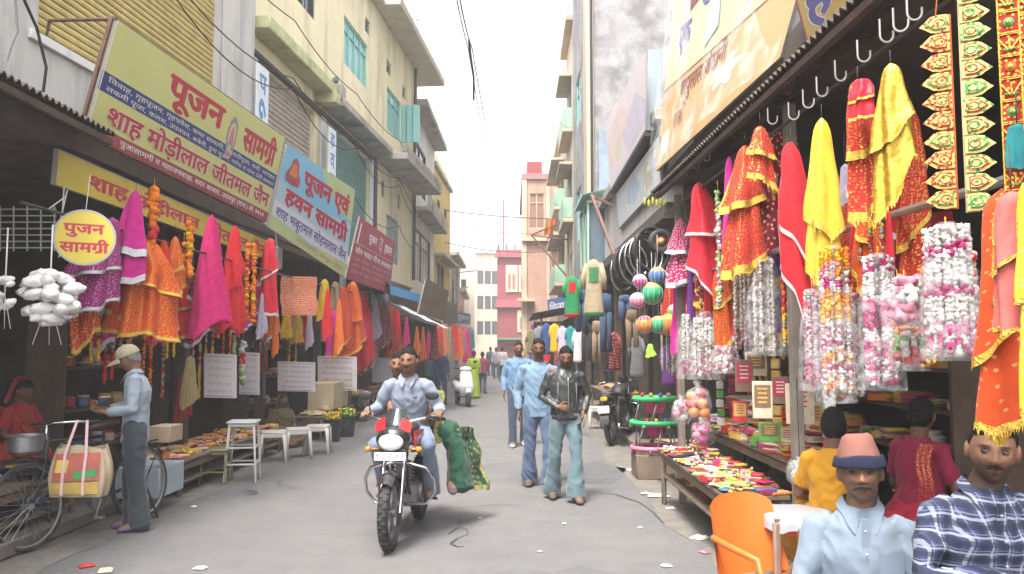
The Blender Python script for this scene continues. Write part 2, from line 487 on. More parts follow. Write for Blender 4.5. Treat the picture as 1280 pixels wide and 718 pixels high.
# tar-filled cracks and a squiggle of old tape on the road
CRK = mat('crack', (.05, .048, .047), rough=.95, var=.2)
def ribbon(pts, w, z, seed=0):
    m = MB(); r = random.Random(seed); P = [Vector((p[0], p[1], z)) for p in pts]
    for a, b in zip(P, P[1:]):
        d = (b - a).normalized(); n = Vector((-d.y, d.x, 0)); w0 = w * r.uniform(.5, 1.2)
        m.add([a - n * w0, b - n * w0, b + n * w0, a + n * w0], [[0, 1, 2, 3]])
    return m
for k_ in range(2):
    q = Vector((rnd.uniform(-2.6, 1.2), rnd.uniform(4.6, 14), 0)); a_ = rnd.uniform(0, 3); P_ = [q]
    for j in range(7): a_ += rnd.uniform(-.7, .7); q = q + Vector((math.cos(a_), math.sin(a_), 0)) * rnd.uniform(.08, .22); P_.append(q)
    tag(ribbon(P_, .006, .003, k_).build('road', CRK, smooth=0), kind='structure')
c0 = [gr(x, y) for x, y in ((755, 617), (770, 618), (783, 623), (799, 628), (816, 640), (830, 655))]
tag(ribbon(c0, .012, .001, 1).build('road', CRK, smooth=0), kind='structure')
sq = [gr(x, y) for x, y in ((560, 668), (572, 660), (583, 661), (585, 668), (572, 673), (563, 680), (572, 684), (580, 683))]
tag(piece(None, 'tape_scrap', 'thin dark squiggle of old tape lying on the asphalt by the motorcycle wheel', 'litter', ribbon(sq, .008, .003, 2), CRK))
sq = [gr(x, y) for x, y in ((304, 615), (312, 613), (320, 615), (318, 618), (307, 618))]
tag(ribbon(sq, .03, .001, 5).build('road', mat('oil', (.06, .06, .062), rough=.5), smooth=0), kind='structure')

# ------------------------------------------------------------------ building helpers
class FR:
    """facade frame: s runs along the wall from p0 to p1, n points out into the street"""
    def __init__(s, p0, p1, side):
        s.o = Vector((p0[0], p0[1], 0)); d = Vector((p1[0] - p0[0], p1[1] - p0[1], 0)); s.L = d.length; s.d = d.normalized()
        s.n = Vector((s.d.y, -s.d.x, 0)) * side
        s.y0, s.ky = p0[1], s.d.y
    def p(s, a, z, n=0): return s.o + s.d * a + s.n * n + Vector((0, 0, z))
    def s_of(s, Y): return (Y - s.y0) / s.ky
    def box(s, mb, a0, a1, z0, z1, n0, n1, mi=0, b=.006):
        c = s.p((a0 + a1) / 2, (z0 + z1) / 2, (n0 + n1) / 2)
        mb.box(c, (a1 - a0, abs(n1 - n0), z1 - z0), mi, math.atan2(s.d.y, s.d.x), b=b)
    def wall(s, mb, a0, a1, z0, z1, holes=(), t=.25, depth=8, mi=0, top=True):
        A = sorted({a0, a1, *[h[0] for h in holes], *[h[1] for h in holes]}); Z = sorted({z0, z1, *[h[2] for h in holes], *[h[3] for h in holes]})
        A = [a for a in A if a0 <= a <= a1]; Z = [z for z in Z if z0 <= z <= z1]
        for i in range(len(A) - 1):
            for j in range(len(Z) - 1):
                ca, cz = (A[i] + A[i + 1]) / 2, (Z[j] + Z[j + 1]) / 2
                if any(h[0] < ca < h[1] and h[2] < cz < h[3] for h in holes): continue
                mb.add([s.p(A[i], Z[j]), s.p(A[i + 1], Z[j]), s.p(A[i + 1], Z[j + 1]), s.p(A[i], Z[j + 1])], [[0, 1, 2, 3]], mi)
        for h in holes:
            q = [(h[0], h[2]), (h[1], h[2]), (h[1], h[3]), (h[0], h[3])]
            for k in range(4):
                a, b = q[k], q[(k + 1) % 4]
                mb.add([s.p(*a), s.p(*b), s.p(b[0], b[1], -t), s.p(a[0], a[1], -t)], [[0, 1, 2, 3]], mi)
        f, bk = (lambda a, z: s.p(a, z)), (lambda a, z: s.p(a, z, -depth))
        mb.add([f(a0, z0), f(a0, z1), bk(a0, z1), bk(a0, z0)], [[0, 1, 2, 3]], mi)
        mb.add([f(a1, z0), f(a1, z1), bk(a1, z1), bk(a1, z0)], [[0, 1, 2, 3]], mi)
        mb.add([f(a0, z1), f(a1, z1), bk(a1, z1), bk(a0, z1)], [[0, 1, 2, 3]], mi)
        mb.add([f(a0, z0), f(a1, z0), bk(a1, z0), bk(a0, z0)], [[0, 1, 2, 3]], mi)
        mb.add([bk(a0, z0), bk(a1, z0), bk(a1, z1), bk(a0, z1)], [[0, 1, 2, 3]], mi)
def shutter(F, a0, a1, z0, z1, n, pitch=.1):
    mb = MB(); N = int((z1 - z0) / pitch)
    for k in range(N):
        z = z0 + (z1 - z0) * k / N; h = (z1 - z0) / N
        prof = [(0, 0), (.022, .15), (.028, .5), (.022, .82), (0, .9), (-.004, 1)]
        for (n0, f0), (n1, f1) in zip(prof, prof[1:]):
            mb.add([F.p(a0, z + h * f0, n + n0), F.p(a1, z + h * f0, n + n0), F.p(a1, z + h * f1, n + n1), F.p(a0, z + h * f1, n + n1)], [[0, 1, 2, 3]])
    return mb
def window(F, a0, a1, z0, z1, parent, frame, glass, leaves=2, n=-.1, bars=0, closed=False, slats=None):
    fw = .05; mb = MB()
    F.box(mb, a0, a0 + fw, z0, z1, n, n + .07); F.box(mb, a1 - fw, a1, z0, z1, n, n + .07)
    F.box(mb, a0 + fw, a1 - fw, z0, z0 + fw, n, n + .068); F.box(mb, a0 + fw, a1 - fw, z1 - fw, z1, n, n + .068)
    for k in range(1, leaves):
        a = a0 + (a1 - a0) * k / leaves
        F.box(mb, a - .025, a + .025, z0 + fw, z1 - fw, n + .002, n + .066)
    F.box(mb, a0 + fw, a1 - fw, z0 + (z1 - z0) * .72, z0 + (z1 - z0) * .72 + .035, n + .004, n + .06)
    for k in range(bars):
        a = a0 + fw + (a1 - a0 - 2 * fw) * (k + .5) / bars
        mb.tube([F.p(a, z0 + fw, n + .05), F.p(a, z1 - fw, n + .05)], .009, 6)
    w = bw(mb, 'window', frame, parent)
    pb = MB(); F.box(pb, a0 + .03, a1 - .03, z0 + .03, z1 - .03, n + .01, n + .022, b=0)
    o = pb.build('pane', glass, w, smooth=0)
    return w

GLASS = mat('window_glass', (.03, .04, .045), rough=.12, var=0, spec=.7)
TEALG = mat('teal_pane', (.25, .50, .47), rough=.3, var=.1, spec=.5)
WALLY = mat('yellow_plaster', (.78, .70, .48), rough=.9, var=.08, vs=1.4, bump=.15, bs=40, dirt=((.36, .32, .21), .50, .55), ds=1.6, streak=.16)
WALLG = mat('grey_plaster', (.50, .49, .48), rough=.9, var=.1, vs=1.2, bump=.2, bs=30, dirt=((.24, .23, .22), .50, .7), ds=1.5, streak=.2)
CONC = mat('weathered_concrete', (.36, .34, .30), rough=.95, var=.2, vs=3, bump=.4, bs=30, dirt=((.12, .115, .10), .5, .75), ds=1.4)
MOSSY = mat('mossy_plaster', (.50, .50, .28), rough=.95, var=.2, vs=2, bump=.3, bs=30, dirt=((.2, .22, .11), .5, .7), ds=1.6)
WHITEP = mat('white_plaster', (.66, .655, .66), rough=.9, var=.08, vs=1.3, bump=.2, bs=30, dirt=((.34, .34, .34), .50, .65), ds=1.8, streak=.22)
CREAM = mat('cream_plaster', (.50, .41, .31), rough=.9, var=.12, vs=1.3, bump=.2, bs=30, dirt=((.27, .22, .17), .5, .6), ds=1.4, streak=.2)
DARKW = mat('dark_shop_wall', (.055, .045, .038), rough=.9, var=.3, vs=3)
DARKWOOD = mat('dark_wood', (.075, .05, .035), rough=.8, var=.35, vs=7, bump=.2, bs=40)
CORR = mat('rusty_corrugated_iron', (.07, .058, .05), rough=.8, metal=.2, var=.35, vs=4, dirt=((.13, .075, .045), .5, .7), ds=2.5)
STEEL = mat('dull_steel', (.35, .35, .36), rough=.45, metal=.8, var=.2, vs=9)
DKMETAL = mat('dark_metal', (.06, .058, .06), rough=.5, metal=.5, var=.25, vs=9)
RUSTM = mat('rusty_pipe', (.16, .09, .07), rough=.8, metal=.2, var=.3, vs=12)
TEAL = mat('teal_paint', (.22, .47, .44), rough=.5, var=.12, vs=4)
def wcol(Y): return -5.84 + .09 * Y

# ---- left building A: grey, yellow roller shutter upstairs
A = thing('shop_building', 'grey plastered building with a yellow roller shutter upstairs, nearest on the left side', 'building', (-6, 7, 0))
FA = FR((wcol(.5), .5), (wcol(13.45), 13.45), 1)
sA = FA.s_of
m = MB(); FA.wall(m, 0, sA(13.45) - .002, 3.66, 12, [(sA(8.35), sA(12.5), 5.0, 8.4)], t=.16); bw(m, 'wall', WALLG, A, 20)
YSH = mat('yellow_shutter', (.50, .40, .15), rough=.55, metal=.15, var=.2, vs=5, dirt=((.22, .15, .08), .56, .7), ds=2.4)
m = shutter(FA, sA(8.35), sA(12.5), 5.0, 8.4, -.1, .085); bw(m, 'roller_shutter', YSH, A, 20)
m = MB(); FA.box(m, sA(12.62), sA(13.4), 3.7, 12, .003, .22); bw(m, 'pillar', WALLG, A)
m = MB(); FA.box(m, sA(8.2), sA(12.6), 4.9, 5.0, .002, .05); bw(m, 'sill', WHITEP, A)
# ---- left building B: yellow plaster, teal windows, two shutters
B = thing('shop_building', 'yellow plastered building with teal windows and long stained ledges on the left', 'building', (-6, 20, 0))
FB = FR((wcol(13.5), 13.5), (wcol(27.5), 27.5), 1); sB = FB.s_of
hB = [(sB(13.9), sB(17.1), 3.9, 6.75), (sB(18.05), sB(21.6), 3.9, 6.75), (sB(19.1), sB(21.2), 8.6, 9.8), (sB(23.4), sB(25.2), 8.15, 9.45),
      (sB(23.5), sB(25.1), 4.2, 5.6), (sB(15.4), sB(17.0), 8.75, 10.1), (sB(20.95), sB(21.45), 10.15, 10.55), (sB(23.3), sB(23.9), 9.85, 10.25),
      (sB(25.4), sB(25.9), 9.75, 10.15), (sB(22.9), sB(23.3), 6.0, 6.5), (sB(24.9), sB(25.3), 6.0, 6.5)]
m = MB(); FB.wall(m, 0, FB.L, 3.66, 11.25, hB, t=.2); bw(m, 'wall', WALLY, B, 20)
BSH = mat('pale_brown_shutter', (.42, .36, .31), rough=.55, metal=.1, var=.15, vs=5, dirt=((.2, .15, .12), .55, .6), ds=3)
TSH = mat('teal_shutter', (.16, .30, .27), rough=.55, metal=.1, var=.12, vs=5)
bw(shutter(FB, *hB[0], -.12, .105), 'roller_shutter', BSH, B, 20, 'pale brown roller shutter')
bw(shutter(FB, *hB[1], -.12, .075), 'roller_shutter', TSH, B, 20, 'teal roller shutter')
window(FB, *hB[2], B, TEAL, TEALG, 4)
window(FB, *hB[3], B, TEAL, TEALG, 3)
m = MB(); q = sB(25.2)
for k in range(3): m.slab(FB.p(q + .02, 8.2, .0 + .2 * k), FB.p(q + .14, 8.2, .2 + .2 * k), FB.p(q + .14, 9.42, .2 + .2 * k), FB.p(q + .02, 9.42, .0 + .2 * k), .03)
bw(m, 'shutter_leaf', TEAL, B, 20)
window(FB, *hB[4], B, mat('grey_frame', (.3, .32, .31), var=.1), TEALG, 2, bars=9)
window(FB, *hB[5], B, DKMETAL, GLASS, 2, bars=8)
for h in hB[6:]: window(FB, *h, B, CONC, GLASS, 1)
m = MB(); FB.box(m, sB(13.55), sB(17.3), 7.18, 7.42, .002, .42, b=.02); FB.box(m, sB(17.05), sB(17.35), 6.95, 7.2, .004, .5, b=.02)
bw(m, 'ledge', MOSSY, B)
m = MB(); FB.box(m, sB(17.5), sB(22), 7.0, 7.18, .002, .55, b=.02); FB.box(m, sB(17.42), sB(17.75), 7.14, 7.5, .003, .5, b=.03); bw(m, 'ledge', CONC, B)
m = MB(); FB.box(m, sB(22.05), sB(27.4), 6.88, 7.08, .002, .95, b=.02); FB.box(m, sB(22.05), sB(27.4), 7.085, 7.3, .8, .94, b=.01); bw(m, 'balcony_slab', CONC, B)
m = MB(); FB.box(m, sB(21.9), sB(29), 11.26, 11.5, -8, .75, b=.02); FB.box(m, sB(13.6), sB(21.85), 11.26, 11.5, -8, .3, b=.02); bw(m, 'roof', mat('roof_slab', (.45, .42, .33), rough=.95, var=.15, dirt=((.2, .19, .15), .5, .6)), B)
m = MB(); FB.box(m, sB(13.62), sB(18.0), 6.78, 6.86, .003, .12); FB.box(m, sB(18.0) + .02, sB(21.7), 6.78, 6.86, .003, .12); bw(m, 'lintel', DKMETAL, B)
m = MB()
for Y in (13.75, 17.55, 21.75):
    FB.box(m, sB(Y) - .12, sB(Y) + .2, 3.7, 6.77, .003, .06)
bw(m, 'pilaster', mat('pale_pilaster', (.62, .64, .66), var=.1), B)
for y_, za, zb in ((26.9, 3.9, 6.8), (26.9, 7.4, 11.2), (21.85, 3.7, 6.9)):
    m = MB(); m.tube([FB.p(sB(y_), za, .1), FB.p(sB(y_), zb, .1)], .055, 8); bw(m, 'drain_pipe', DKMETAL, B)
# painted vertical hoarding strips beside the shutters
for (Y0, Y1, bd) in ((13.35, 13.85, 'पूजन'), (17.2, 17.7, 'हवन')):
    m = MB(); a, b_ = sB(Y0), sB(Y1)
    board(m, FB.p(a, 6.5, .3), FB.p(b_, 6.5, .3), FB.p(b_, 3.9, .3), FB.p(a, 3.9, .3),
          [('text', ch, .22, .78, .06 + .17 * k, .18 + .17 * k, 1, .03) for k, ch in enumerate(bd + 'सा')], .02)
    piece(None, 'sign_board', 'narrow upright white strip sign with blue letters %s the pale brown shutter' % ('left of' if Y0 < 15 else 'right of'), 'sign', m, [mat('sign_white', (.70, .74, .78), var=.06), mat('sign_paleblue', (.10, .28, .50), var=.1)], None, 0)
# vent stack above
m = MB(); m.tube([(-4.25, 34, 10.5), (-4.25, 34, 15.9)], .17, 12); m.tube([(-4.25, 34, 15.9), (-4.25, 34, 16.0)], .23, 12)
for z in (12, 13.5, 15): m.tube([(-4.25, 34, z), (-4.25, 34, z + .06)], .19, 12)
piece(None, 'vent_stack', 'tall pale vent stack rising behind the yellow building roof', 'chimney', m, WHITEP)
# ---- left building C, D, E ... further down
def simple_building(name, label, p0, p1, side, z0, h, wallm, holes, depth=8, roofm=CONC, roof_out=.4, roof_t=.2, frame=DKMETAL, glass=GLASS, extra=None, bars=0):
    T = thing(name, label, 'building', ((p0[0] + p1[0]) / 2 , (p0[1] + p1[1]) / 2, 0))
    F = FR(p0, p1, side)
    hs = [(F.s_of(a), F.s_of(b), c, d) for a, b, c, d in holes]
    m = MB(); F.wall(m, 0, F.L, z0, h, hs, t=.2, depth=depth); bw(m, 'wall', wallm, T, 20)
    for q in hs: window(F, *q, T, frame, glass, 2, bars=bars)
    m = MB(); F.box(m, .01, F.L - .01, h + .003, h + roof_t, -depth, roof_out, b=.01); bw(m, 'roof', roofm, T)
    if extra: extra(F, T)
    return T, F
def exC(F, T):
    bw(shutter(F, F.s_of(27.9), F.s_of(33.2), 4.1, 6.0, -.1, .1), 'roller_shutter', BSH, T, 20)
    m = MB(); F.box(m, F.s_of(28.2), F.s_of(34.3), 6.5, 6.66, .002, .6, b=.02); F.box(m, F.s_of(28.2), F.s_of(34.3), 6.663, 7.1, .5, .58, b=.01); bw(m, 'balcony_slab', CONC, T)
    m = MB()
    m.tube([F.p(.1, 4, .06), F.p(.1, 10.1, .06)], .05, 8); bw(m, 'drain_pipe', WHITEP, T)
simple_building('town_house', 'white narrow house with grey projecting slabs beyond the yellow building', (-3.52, 27.6), (-3.38, 34.4), 1, 3.5, 10.15, WHITEP,
                [(28.3, 31.6, 7.4, 9.2), (32.2, 33.7, 7.5, 9.0), (27.9, 33.2, 4.1, 6.0)], 7, CONC, .55, .22, DKMETAL, GLASS, exC, 7)
def exD(F, T):
    m = MB(); F.box(m, F.s_of(35), F.s_of(40.8), 5.65, 5.8, .002, .5, b=.02); bw(m, 'ledge', CONC, T)
    m = MB(); F.box(m, .02, F.L - .02, 9.85, 10.5, -.3, -.12); bw(m, 'parapet', WALLY, T)
DY = mat('ochre_plaster', (.50, .39, .12), rough=.9, var=.15, vs=1.3, bump=.2, bs=30)

simple_building('town_house', 'bright ochre house past the white narrow house on the left', (-3.45, 34.5), (-3.2, 41), 1, 2.8, 9.6, DY,
                [(35.8, 38.6, 4.3, 5.5), (36, 37, 7.2, 8.4), (38.5, 39.6, 7.2, 8.4)], 6, CONC, .15, .18, DKMETAL, GLASS, exD, 5)
PALE = mat('pale_grey_plaster', (.27, .27, .275), rough=.9, var=.1, vs=1.2, dirt=((.2, .19, .19), .5, .6), ds=1.1, streak=.25)
PEACH = mat('peach_plaster', (.42, .26, .20), rough=.9, var=.15, vs=1.2, dirt=((.24, .14, .10), .5, .6), ds=1.0, streak=.25)
ROSE = mat('rose_plaster', (.22, .045, .055), rough=.9, var=.12, vs=1.2)
SALM = mat('salmon_plaster', (.40, .21, .13), rough=.9, var=.12, vs=1.2)
simple_building('town_house', 'small pale house with grilled windows far down on the left', (-3.3, 43), (-3.3, 50.5), 1, 0, 6.6, PALE, [(44, 45.4, 4, 5.4), (47, 48.4, 4, 5.4)], 6, bars=4)
simple_building('town_house', 'low salmon house far down on the left', (-3.35, 51), (-3.6, 60), 1, 0, 5.2, SALM, [(53, 55, 3.3, 4.4), (56.5, 58.5, 3.3, 4.4)], 6)
simple_building('town_house', 'cream house where the street bends away to the left', (-3.9, 61), (-5.0, 80), 1, 0, 6.8, CREAM, [(64, 66, 4, 5.5), (69, 71, 4, 5.5), (75, 77, 4, 5.5)], 8)
simple_building('town_house', 'tall pale block at the far end of the street, left side', (-5.8, 84), (-9, 112), 1, 0, 8.2, PALE, [(88, 90, 5, 6.6), (95, 97, 5, 6.6), (102, 104, 5, 6.6)], 10)
simple_building('town_house', 'hazy cream block closing the far end of the street', (-16, 150), (-4, 152), 1, 0, 11, CREAM, [(150 + a, 150.25 + a, z, z + 1.6) for a in (.5, 1, 1.5) for z in (3, 5.8, 8.6)], 12)
# ---- right side beyond: white block, cream block with green balconies, peach, rose, grey tower
def holes_side(): return []
T = thing('town_house', 'tall whitewashed block with mottled bare side wall on the right', 'building', (5, 23, 0))
F1 = FR((2.1, 20), (2.1, 27), -1)
hs = [(F1.s_of(a), F1.s_of(b), c, d) for a, b, c, d in ((21.2, 22.6, 8.6, 10.2), (24, 25.6, 8.6, 10.2), (21.2, 22.6, 5, 6.6), (24, 25.6, 5, 6.6))]
m = MB(); F1.wall(m, 0, F1.L, 3.2, 15.5, hs, t=.2, depth=9)
MOT = mat('mottled_whitewash', (.27, .265, .27), rough=.92, var=.25, vs=2.4, bump=.4, bs=14, dirt=((.12, .115, .115), .45, .75), ds=1.3)
bw(m, 'wall', MOT, T, 20)
for q in hs: window(F1, *q, T, TEAL, GLASS, 2)
m = MB(); m.box((4.2, 19.96, 5.2), (4.0, .06, 3.9)); bw(m, 'painted_dado', mat('pale_blue_wash', (.22, .28, .37), rough=.9, var=.18, vs=2, dirt=((.17, .18, .2), .5, .7), ds=1.4), T)
m = MB(); F1.box(m, .02, .9, 3.3, 15.6, .003, .2); bw(m, 'pillar', CREAM, T)
m = MB(); m.tube([(2.02, 19.9, z) for z in (3.3, 8, 15.5)], .035, 8); bw(m, 'drain_pipe', mat('black_pipe', (.02, .02, .025), rough=.5, var=.1), T)
m = MB(); F1.box(m, 0, F1.L, 15.503, 15.75, -9, .5); bw(m, 'roof', CONC, T)
GRN = mat('pale_green_paint', (.30, .46, .36), rough=.8, var=.15, vs=3)
def exG(zs, y0, y1, out=.4):
    def f(F, T):
        for z in zs:
            m = MB(); F.box(m, F.s_of(y0), F.s_of(y1), z, z + .14, .002, out, b=.01); bw(m, 'balcony_slab', CREAM, T)
            m = MB(); F.box(m, F.s_of(y0), F.s_of(y1), z + .15, z + .85, out - .1, out - .02, b=.01)
            F.box(m, F.s_of(y0) + .002, F.s_of(y0) + .08, z + .15, z + .85, .003, out - .104, b=.01); bw(m, 'parapet', GRN, T)
            m = MB(); F.box(m, F.s_of(y0) + .3, F.s_of(y1) - .3, z + 2.1, z + 2.2, .002, out + .1, b=.01); bw(m, 'sunshade', CREAM, T)
    return f
simple_building('town_house', 'cream house with green balcony fronts behind the whitewashed block', (2.12, 27.05), (2.15, 31), -1, 0, 13.0, CREAM,
                [(28, 29.6, 9.9, 11.4), (28, 29.6, 6.6, 8.2), (28, 29.6, 3.6, 5)], 8, CREAM, .25, .2, GRN, GLASS, exG((9.2, 6.0), 27.6, 30.8, .35))
simple_building('town_house', 'lower cream house with a projecting grey box and green balcony', (2.15, 31.05), (2.2, 38.6), -1, 0, 10.4, CREAM,
                [(33, 35, 7.9, 9.2), (33, 35, 4.8, 6.2)], 8, CREAM, .25, .2, GRN, GLASS, exG((7.2, 4.1), 32, 38, .45))
# peach house: its flank faces us where the street narrows
T = thing('town_house', 'peach and brown house whose flank shows where the street narrows', 'building', (2, 43, 0))
F3 = FR((.6, 40), (3.2, 40), 1)
h3 = [(.25, 1.05, 7.6, 9.4), (1.35, 2.2, 5.6, 6.9)]
m = MB(); F3.wall(m, 0, F3.L, 0, 10.1, h3, t=.2, depth=11); bw(m, 'wall', PEACH, T, 20)
for q in h3: window(F3, *q, T, CREAM, mat('brown_pane', (.25, .13, .09), rough=.4), 2)
m = MB(); F3.box(m, -.12, F3.L, 10.103, 10.4, -11, .12); bw(m, 'roof', mat('rose_roof', (.26, .15, .14), rough=.9), T)
m = MB(); F3.box(m, -.1, .14, 0, 10.1, .003, .1); F3.box(m, 1.14, 1.3, 0, 10.1, .003, .08); bw(m, 'pilaster', CREAM, T)
m = MB(); F3.box(m, -.1, F3.L, 6.95, 7.1, .004, .25); F3.box(m, -.35, .5, 3.9, 4.05, .004, .5); bw(m, 'ledge', CREAM, T)
m = MB(); F3.box(m, .2, 1.0, 10.41, 11.5, -5, -2); bw(m, 'stair_head', ROSE, T)
# rose house with arched cream windows
T = thing('town_house', 'rose red two storey house with cream arched windows in the distance', 'building', (.2, 66, 0))
F4 = FR((-1.15, 62), (1.6, 62), 1)
m = MB(); F4.wall(m, 0, F4.L, 0, 8.6, [], depth=10); bw(m, 'wall', ROSE, T, 20)
CW = mat('cream_trim', (.52, .43, .29), rough=.8, var=.08)
for (a, z, w, hgt) in ((.75, 6.0, .75, 1.9), (1.75, 6.0, .75, 1.9), (1.65, 2.9, .8, 1.5), (.6, 2.9, .0, 0)):
    if not w: continue
    m = MB(); F4.box(m, a - .08, a + w + .08, z - .1, z + hgt + .1, .004, .12); o = bw(m, 'window', CW, T)
    m = MB()
    for k in range(2):
        c = a + w * (.27 + .46 * k); pts = [(c - .13, z + .1), (c + .13, z + .1), (c + .13, z + hgt * .6)] + [(c + .13 * math.cos(t), z + hgt * .6 + .2 * math.sin(t)) for t in (R(45), R(90), R(135))] + [(c - .13, z + hgt * .6)]
        m.add([F4.p(x, y, .125) for x, y in pts], [list(range(len(pts)))])
    p_ = m.build('pane', mat('brown_pane', (.25, .13, .09), rough=.4), o, 0)
for z in (4.7, 8.6): m = MB(); F4.box(m, -.2, F4.L + .1, z, z + .22, .005, .35); F4.box(m, -.1, F4.L, z + .215, z + .6, .05, .2); bw(m, 'cornice', mat('rose_trim', (.28, .07, .085), rough=.85), T)
m = MB()
for k in range(5): F4.box(m, .02 + k * .65, .14 + k * .65, 8.85, 9.6, .0, .14)
m.tube([F4.p(.5, 9, 0), F4.p(.5, 13.2, 0)], .05, 6); bw(m, 'parapet', ROSE, T)
m = MB(); F4.box(m, .0, F4.L, 2.2, 2.32, .006, .9); bw(m, 'awning', mat('green_tarp', (.05, .22, .13), var=.2), T)
simple_building('town_house', 'tall cream block with small dark windows beyond the rose house', (-4.1, 88), (-1.4, 88.8), 1, 0, 12, CREAM, [(88 + a, 88.2 + a, z, z + 1.5) for a in (.08, .32, .55) for z in (3, 5.8, 8.6)], 12, roof_out=.2)
simple_building('town_house', 'grey rendered block far down the right side', (-6.8, 112), (-2.5, 113), 1, 0, 11, PALE, [(112 + a, 112.2 + a, z, z + 1.5) for a in (.08, .40, .72) for z in (3, 5.8, 8.6)], 12, roof_out=.2)
# filler mass between right-hand blocks that the street shows in gaps: shop roof slabs
# ------------------------------------------------------------------ open shop rooms at street level
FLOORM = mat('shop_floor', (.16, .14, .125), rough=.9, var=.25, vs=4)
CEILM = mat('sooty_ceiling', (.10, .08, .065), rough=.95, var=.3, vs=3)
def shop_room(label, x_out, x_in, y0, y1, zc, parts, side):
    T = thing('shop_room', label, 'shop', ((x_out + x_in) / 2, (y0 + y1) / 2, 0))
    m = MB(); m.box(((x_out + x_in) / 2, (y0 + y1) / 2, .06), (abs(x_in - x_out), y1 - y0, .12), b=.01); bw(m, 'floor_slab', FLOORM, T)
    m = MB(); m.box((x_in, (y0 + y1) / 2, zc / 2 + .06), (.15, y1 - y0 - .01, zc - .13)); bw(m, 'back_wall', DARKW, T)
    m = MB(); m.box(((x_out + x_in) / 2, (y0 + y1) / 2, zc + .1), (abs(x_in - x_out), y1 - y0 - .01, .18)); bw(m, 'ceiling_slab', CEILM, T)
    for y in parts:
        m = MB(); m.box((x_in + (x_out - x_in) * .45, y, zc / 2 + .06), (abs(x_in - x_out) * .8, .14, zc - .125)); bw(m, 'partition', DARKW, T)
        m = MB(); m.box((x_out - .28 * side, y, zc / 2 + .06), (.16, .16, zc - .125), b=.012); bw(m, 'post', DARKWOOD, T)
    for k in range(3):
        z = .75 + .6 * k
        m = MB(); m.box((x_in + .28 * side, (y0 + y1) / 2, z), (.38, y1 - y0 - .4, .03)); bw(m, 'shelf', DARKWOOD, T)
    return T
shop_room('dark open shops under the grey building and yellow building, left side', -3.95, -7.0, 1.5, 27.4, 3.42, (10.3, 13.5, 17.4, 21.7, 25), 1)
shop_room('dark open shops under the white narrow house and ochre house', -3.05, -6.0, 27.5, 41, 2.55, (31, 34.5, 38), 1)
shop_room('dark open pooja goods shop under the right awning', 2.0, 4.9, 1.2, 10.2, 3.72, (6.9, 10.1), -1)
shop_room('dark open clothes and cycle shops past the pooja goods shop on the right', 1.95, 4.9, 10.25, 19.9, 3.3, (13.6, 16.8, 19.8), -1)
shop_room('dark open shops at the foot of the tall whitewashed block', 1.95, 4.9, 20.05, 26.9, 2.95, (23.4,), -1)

# right building over the near shop
T = thing('shop_building', 'whitish building wall behind the big hoarding, nearest on the right', 'building', (5, 6, 0))
FR0 = FR((2.75, 1.0), (2.75, 10.1), -1)
m = MB(); FR0.wall(m, 0, FR0.L, 3.95, 10.5, [(3.5, 4.4, 5.2, 6.6)], t=.2, depth=5); bw(m, 'wall', WHITEP, T, 20)
window(FR0, 3.5, 4.4, 5.2, 6.6, T, DKMETAL, GLASS, 2, bars=5)
m = MB(); m.tube([(2.68, 5.7, 4), (2.68, 5.7, 9)], .03, 8); m.tube([(2.66, 5.55, 4), (2.6, 5.4, 4.6), (2.68, 5.35, 5.4), (2.68, 5.3, 9)], .012, 6); bw(m, 'drain_pipe', DKMETAL, T)
T = thing('shop_building', 'low flat roofed shop front between the pooja goods shop and the whitewashed block', 'building', (4, 15, 0))
FR1 = FR((2.0, 10.2), (2.0, 19.9), -1)
m = MB(); FR1.wall(m, 0, FR1.L, 3.52, 4.6, [], depth=4); bw(m, 'wall', WALLG, T, 20)
m = MB(); FR1.box(m, 0, FR1.L, 4.603, 4.75, -4, .15); bw(m, 'roof', CONC, T)

# corrugated awnings
def corrugated(a, b, c, d, waves, amp, t=.012):
    """sheet between eave a-b and back edge d-c, corrugations running from eave to back"""
    a, b, c, d = map(Vector, (a, b, c, d)); n = (b - a).cross(d - a).normalized(); m = MB(); N = waves * 6
    for off in (0, t):
        m.sheet(lambda u, v: (a * (1 - u) + b * u) * (1 - v) + (d * (1 - u) + c * u) * v + n * (amp * math.sin(2 * PI * waves * u) + off), N, 1)
    m.sheet(lambda u, v: a * (1 - u) + b * u + n * (amp * math.sin(2 * PI * waves * u) + v * t), N, 1)
    return m
T = thing('awning', 'dark rusty corrugated awning hanging over the right pooja goods shop', 'awning', (2.2, 5.5, 3.4))
bw(corrugated((1.78, 1.6, 3.40), (1.58, 9.0, 3.40), (2.74, 9.2, 3.98), (2.74, 1.6, 3.98), 96, .016), 'sheet', CORR, T)
m = MB()
for y in (2.2, 3.6, 5.0, 6.4, 7.8): m.bar((1.8, y, 3.36), (2.72, y + .05, 3.9), .04, .05)
m.bar((1.82, 1.7, 3.34), (1.64, 8.9, 3.34), .05, .05)
bw(m, 'frame', DARKWOOD, T)
for y in (5.35, 8.6):
    m = MB(); q = 1.95 - .026 * (y - 3); m.bar((q, y, .01), (q, y, 3.3), .07, .07); bw(m, 'post', mat('grey_wood', (.2, .17, .14), var=.25, vs=8), T)
T = thing('awning', 'dark sagging corrugated awning at the top left beside the big yellow green sign', 'awning', (-4.2, 4.5, 3.5))
bw(corrugated((-3.62, 1.6, 3.60), (-3.66, 7.28, 3.60), (-4.95, 7.4, 3.93), (-5.3, 1.6, 3.93), 64, .018), 'sheet', CORR, T)
m = MB()
for y in (2.2, 3.5, 4.8, 6.1, 7.1): m.bar((-3.7, y, 3.55), (-5.1, y, 3.87), .05, .06)
m.bar((-3.7, 1.7, 3.53), (-3.7, 7.25, 3.53), .05, .06); bw(m, 'frame', DARKWOOD, T)
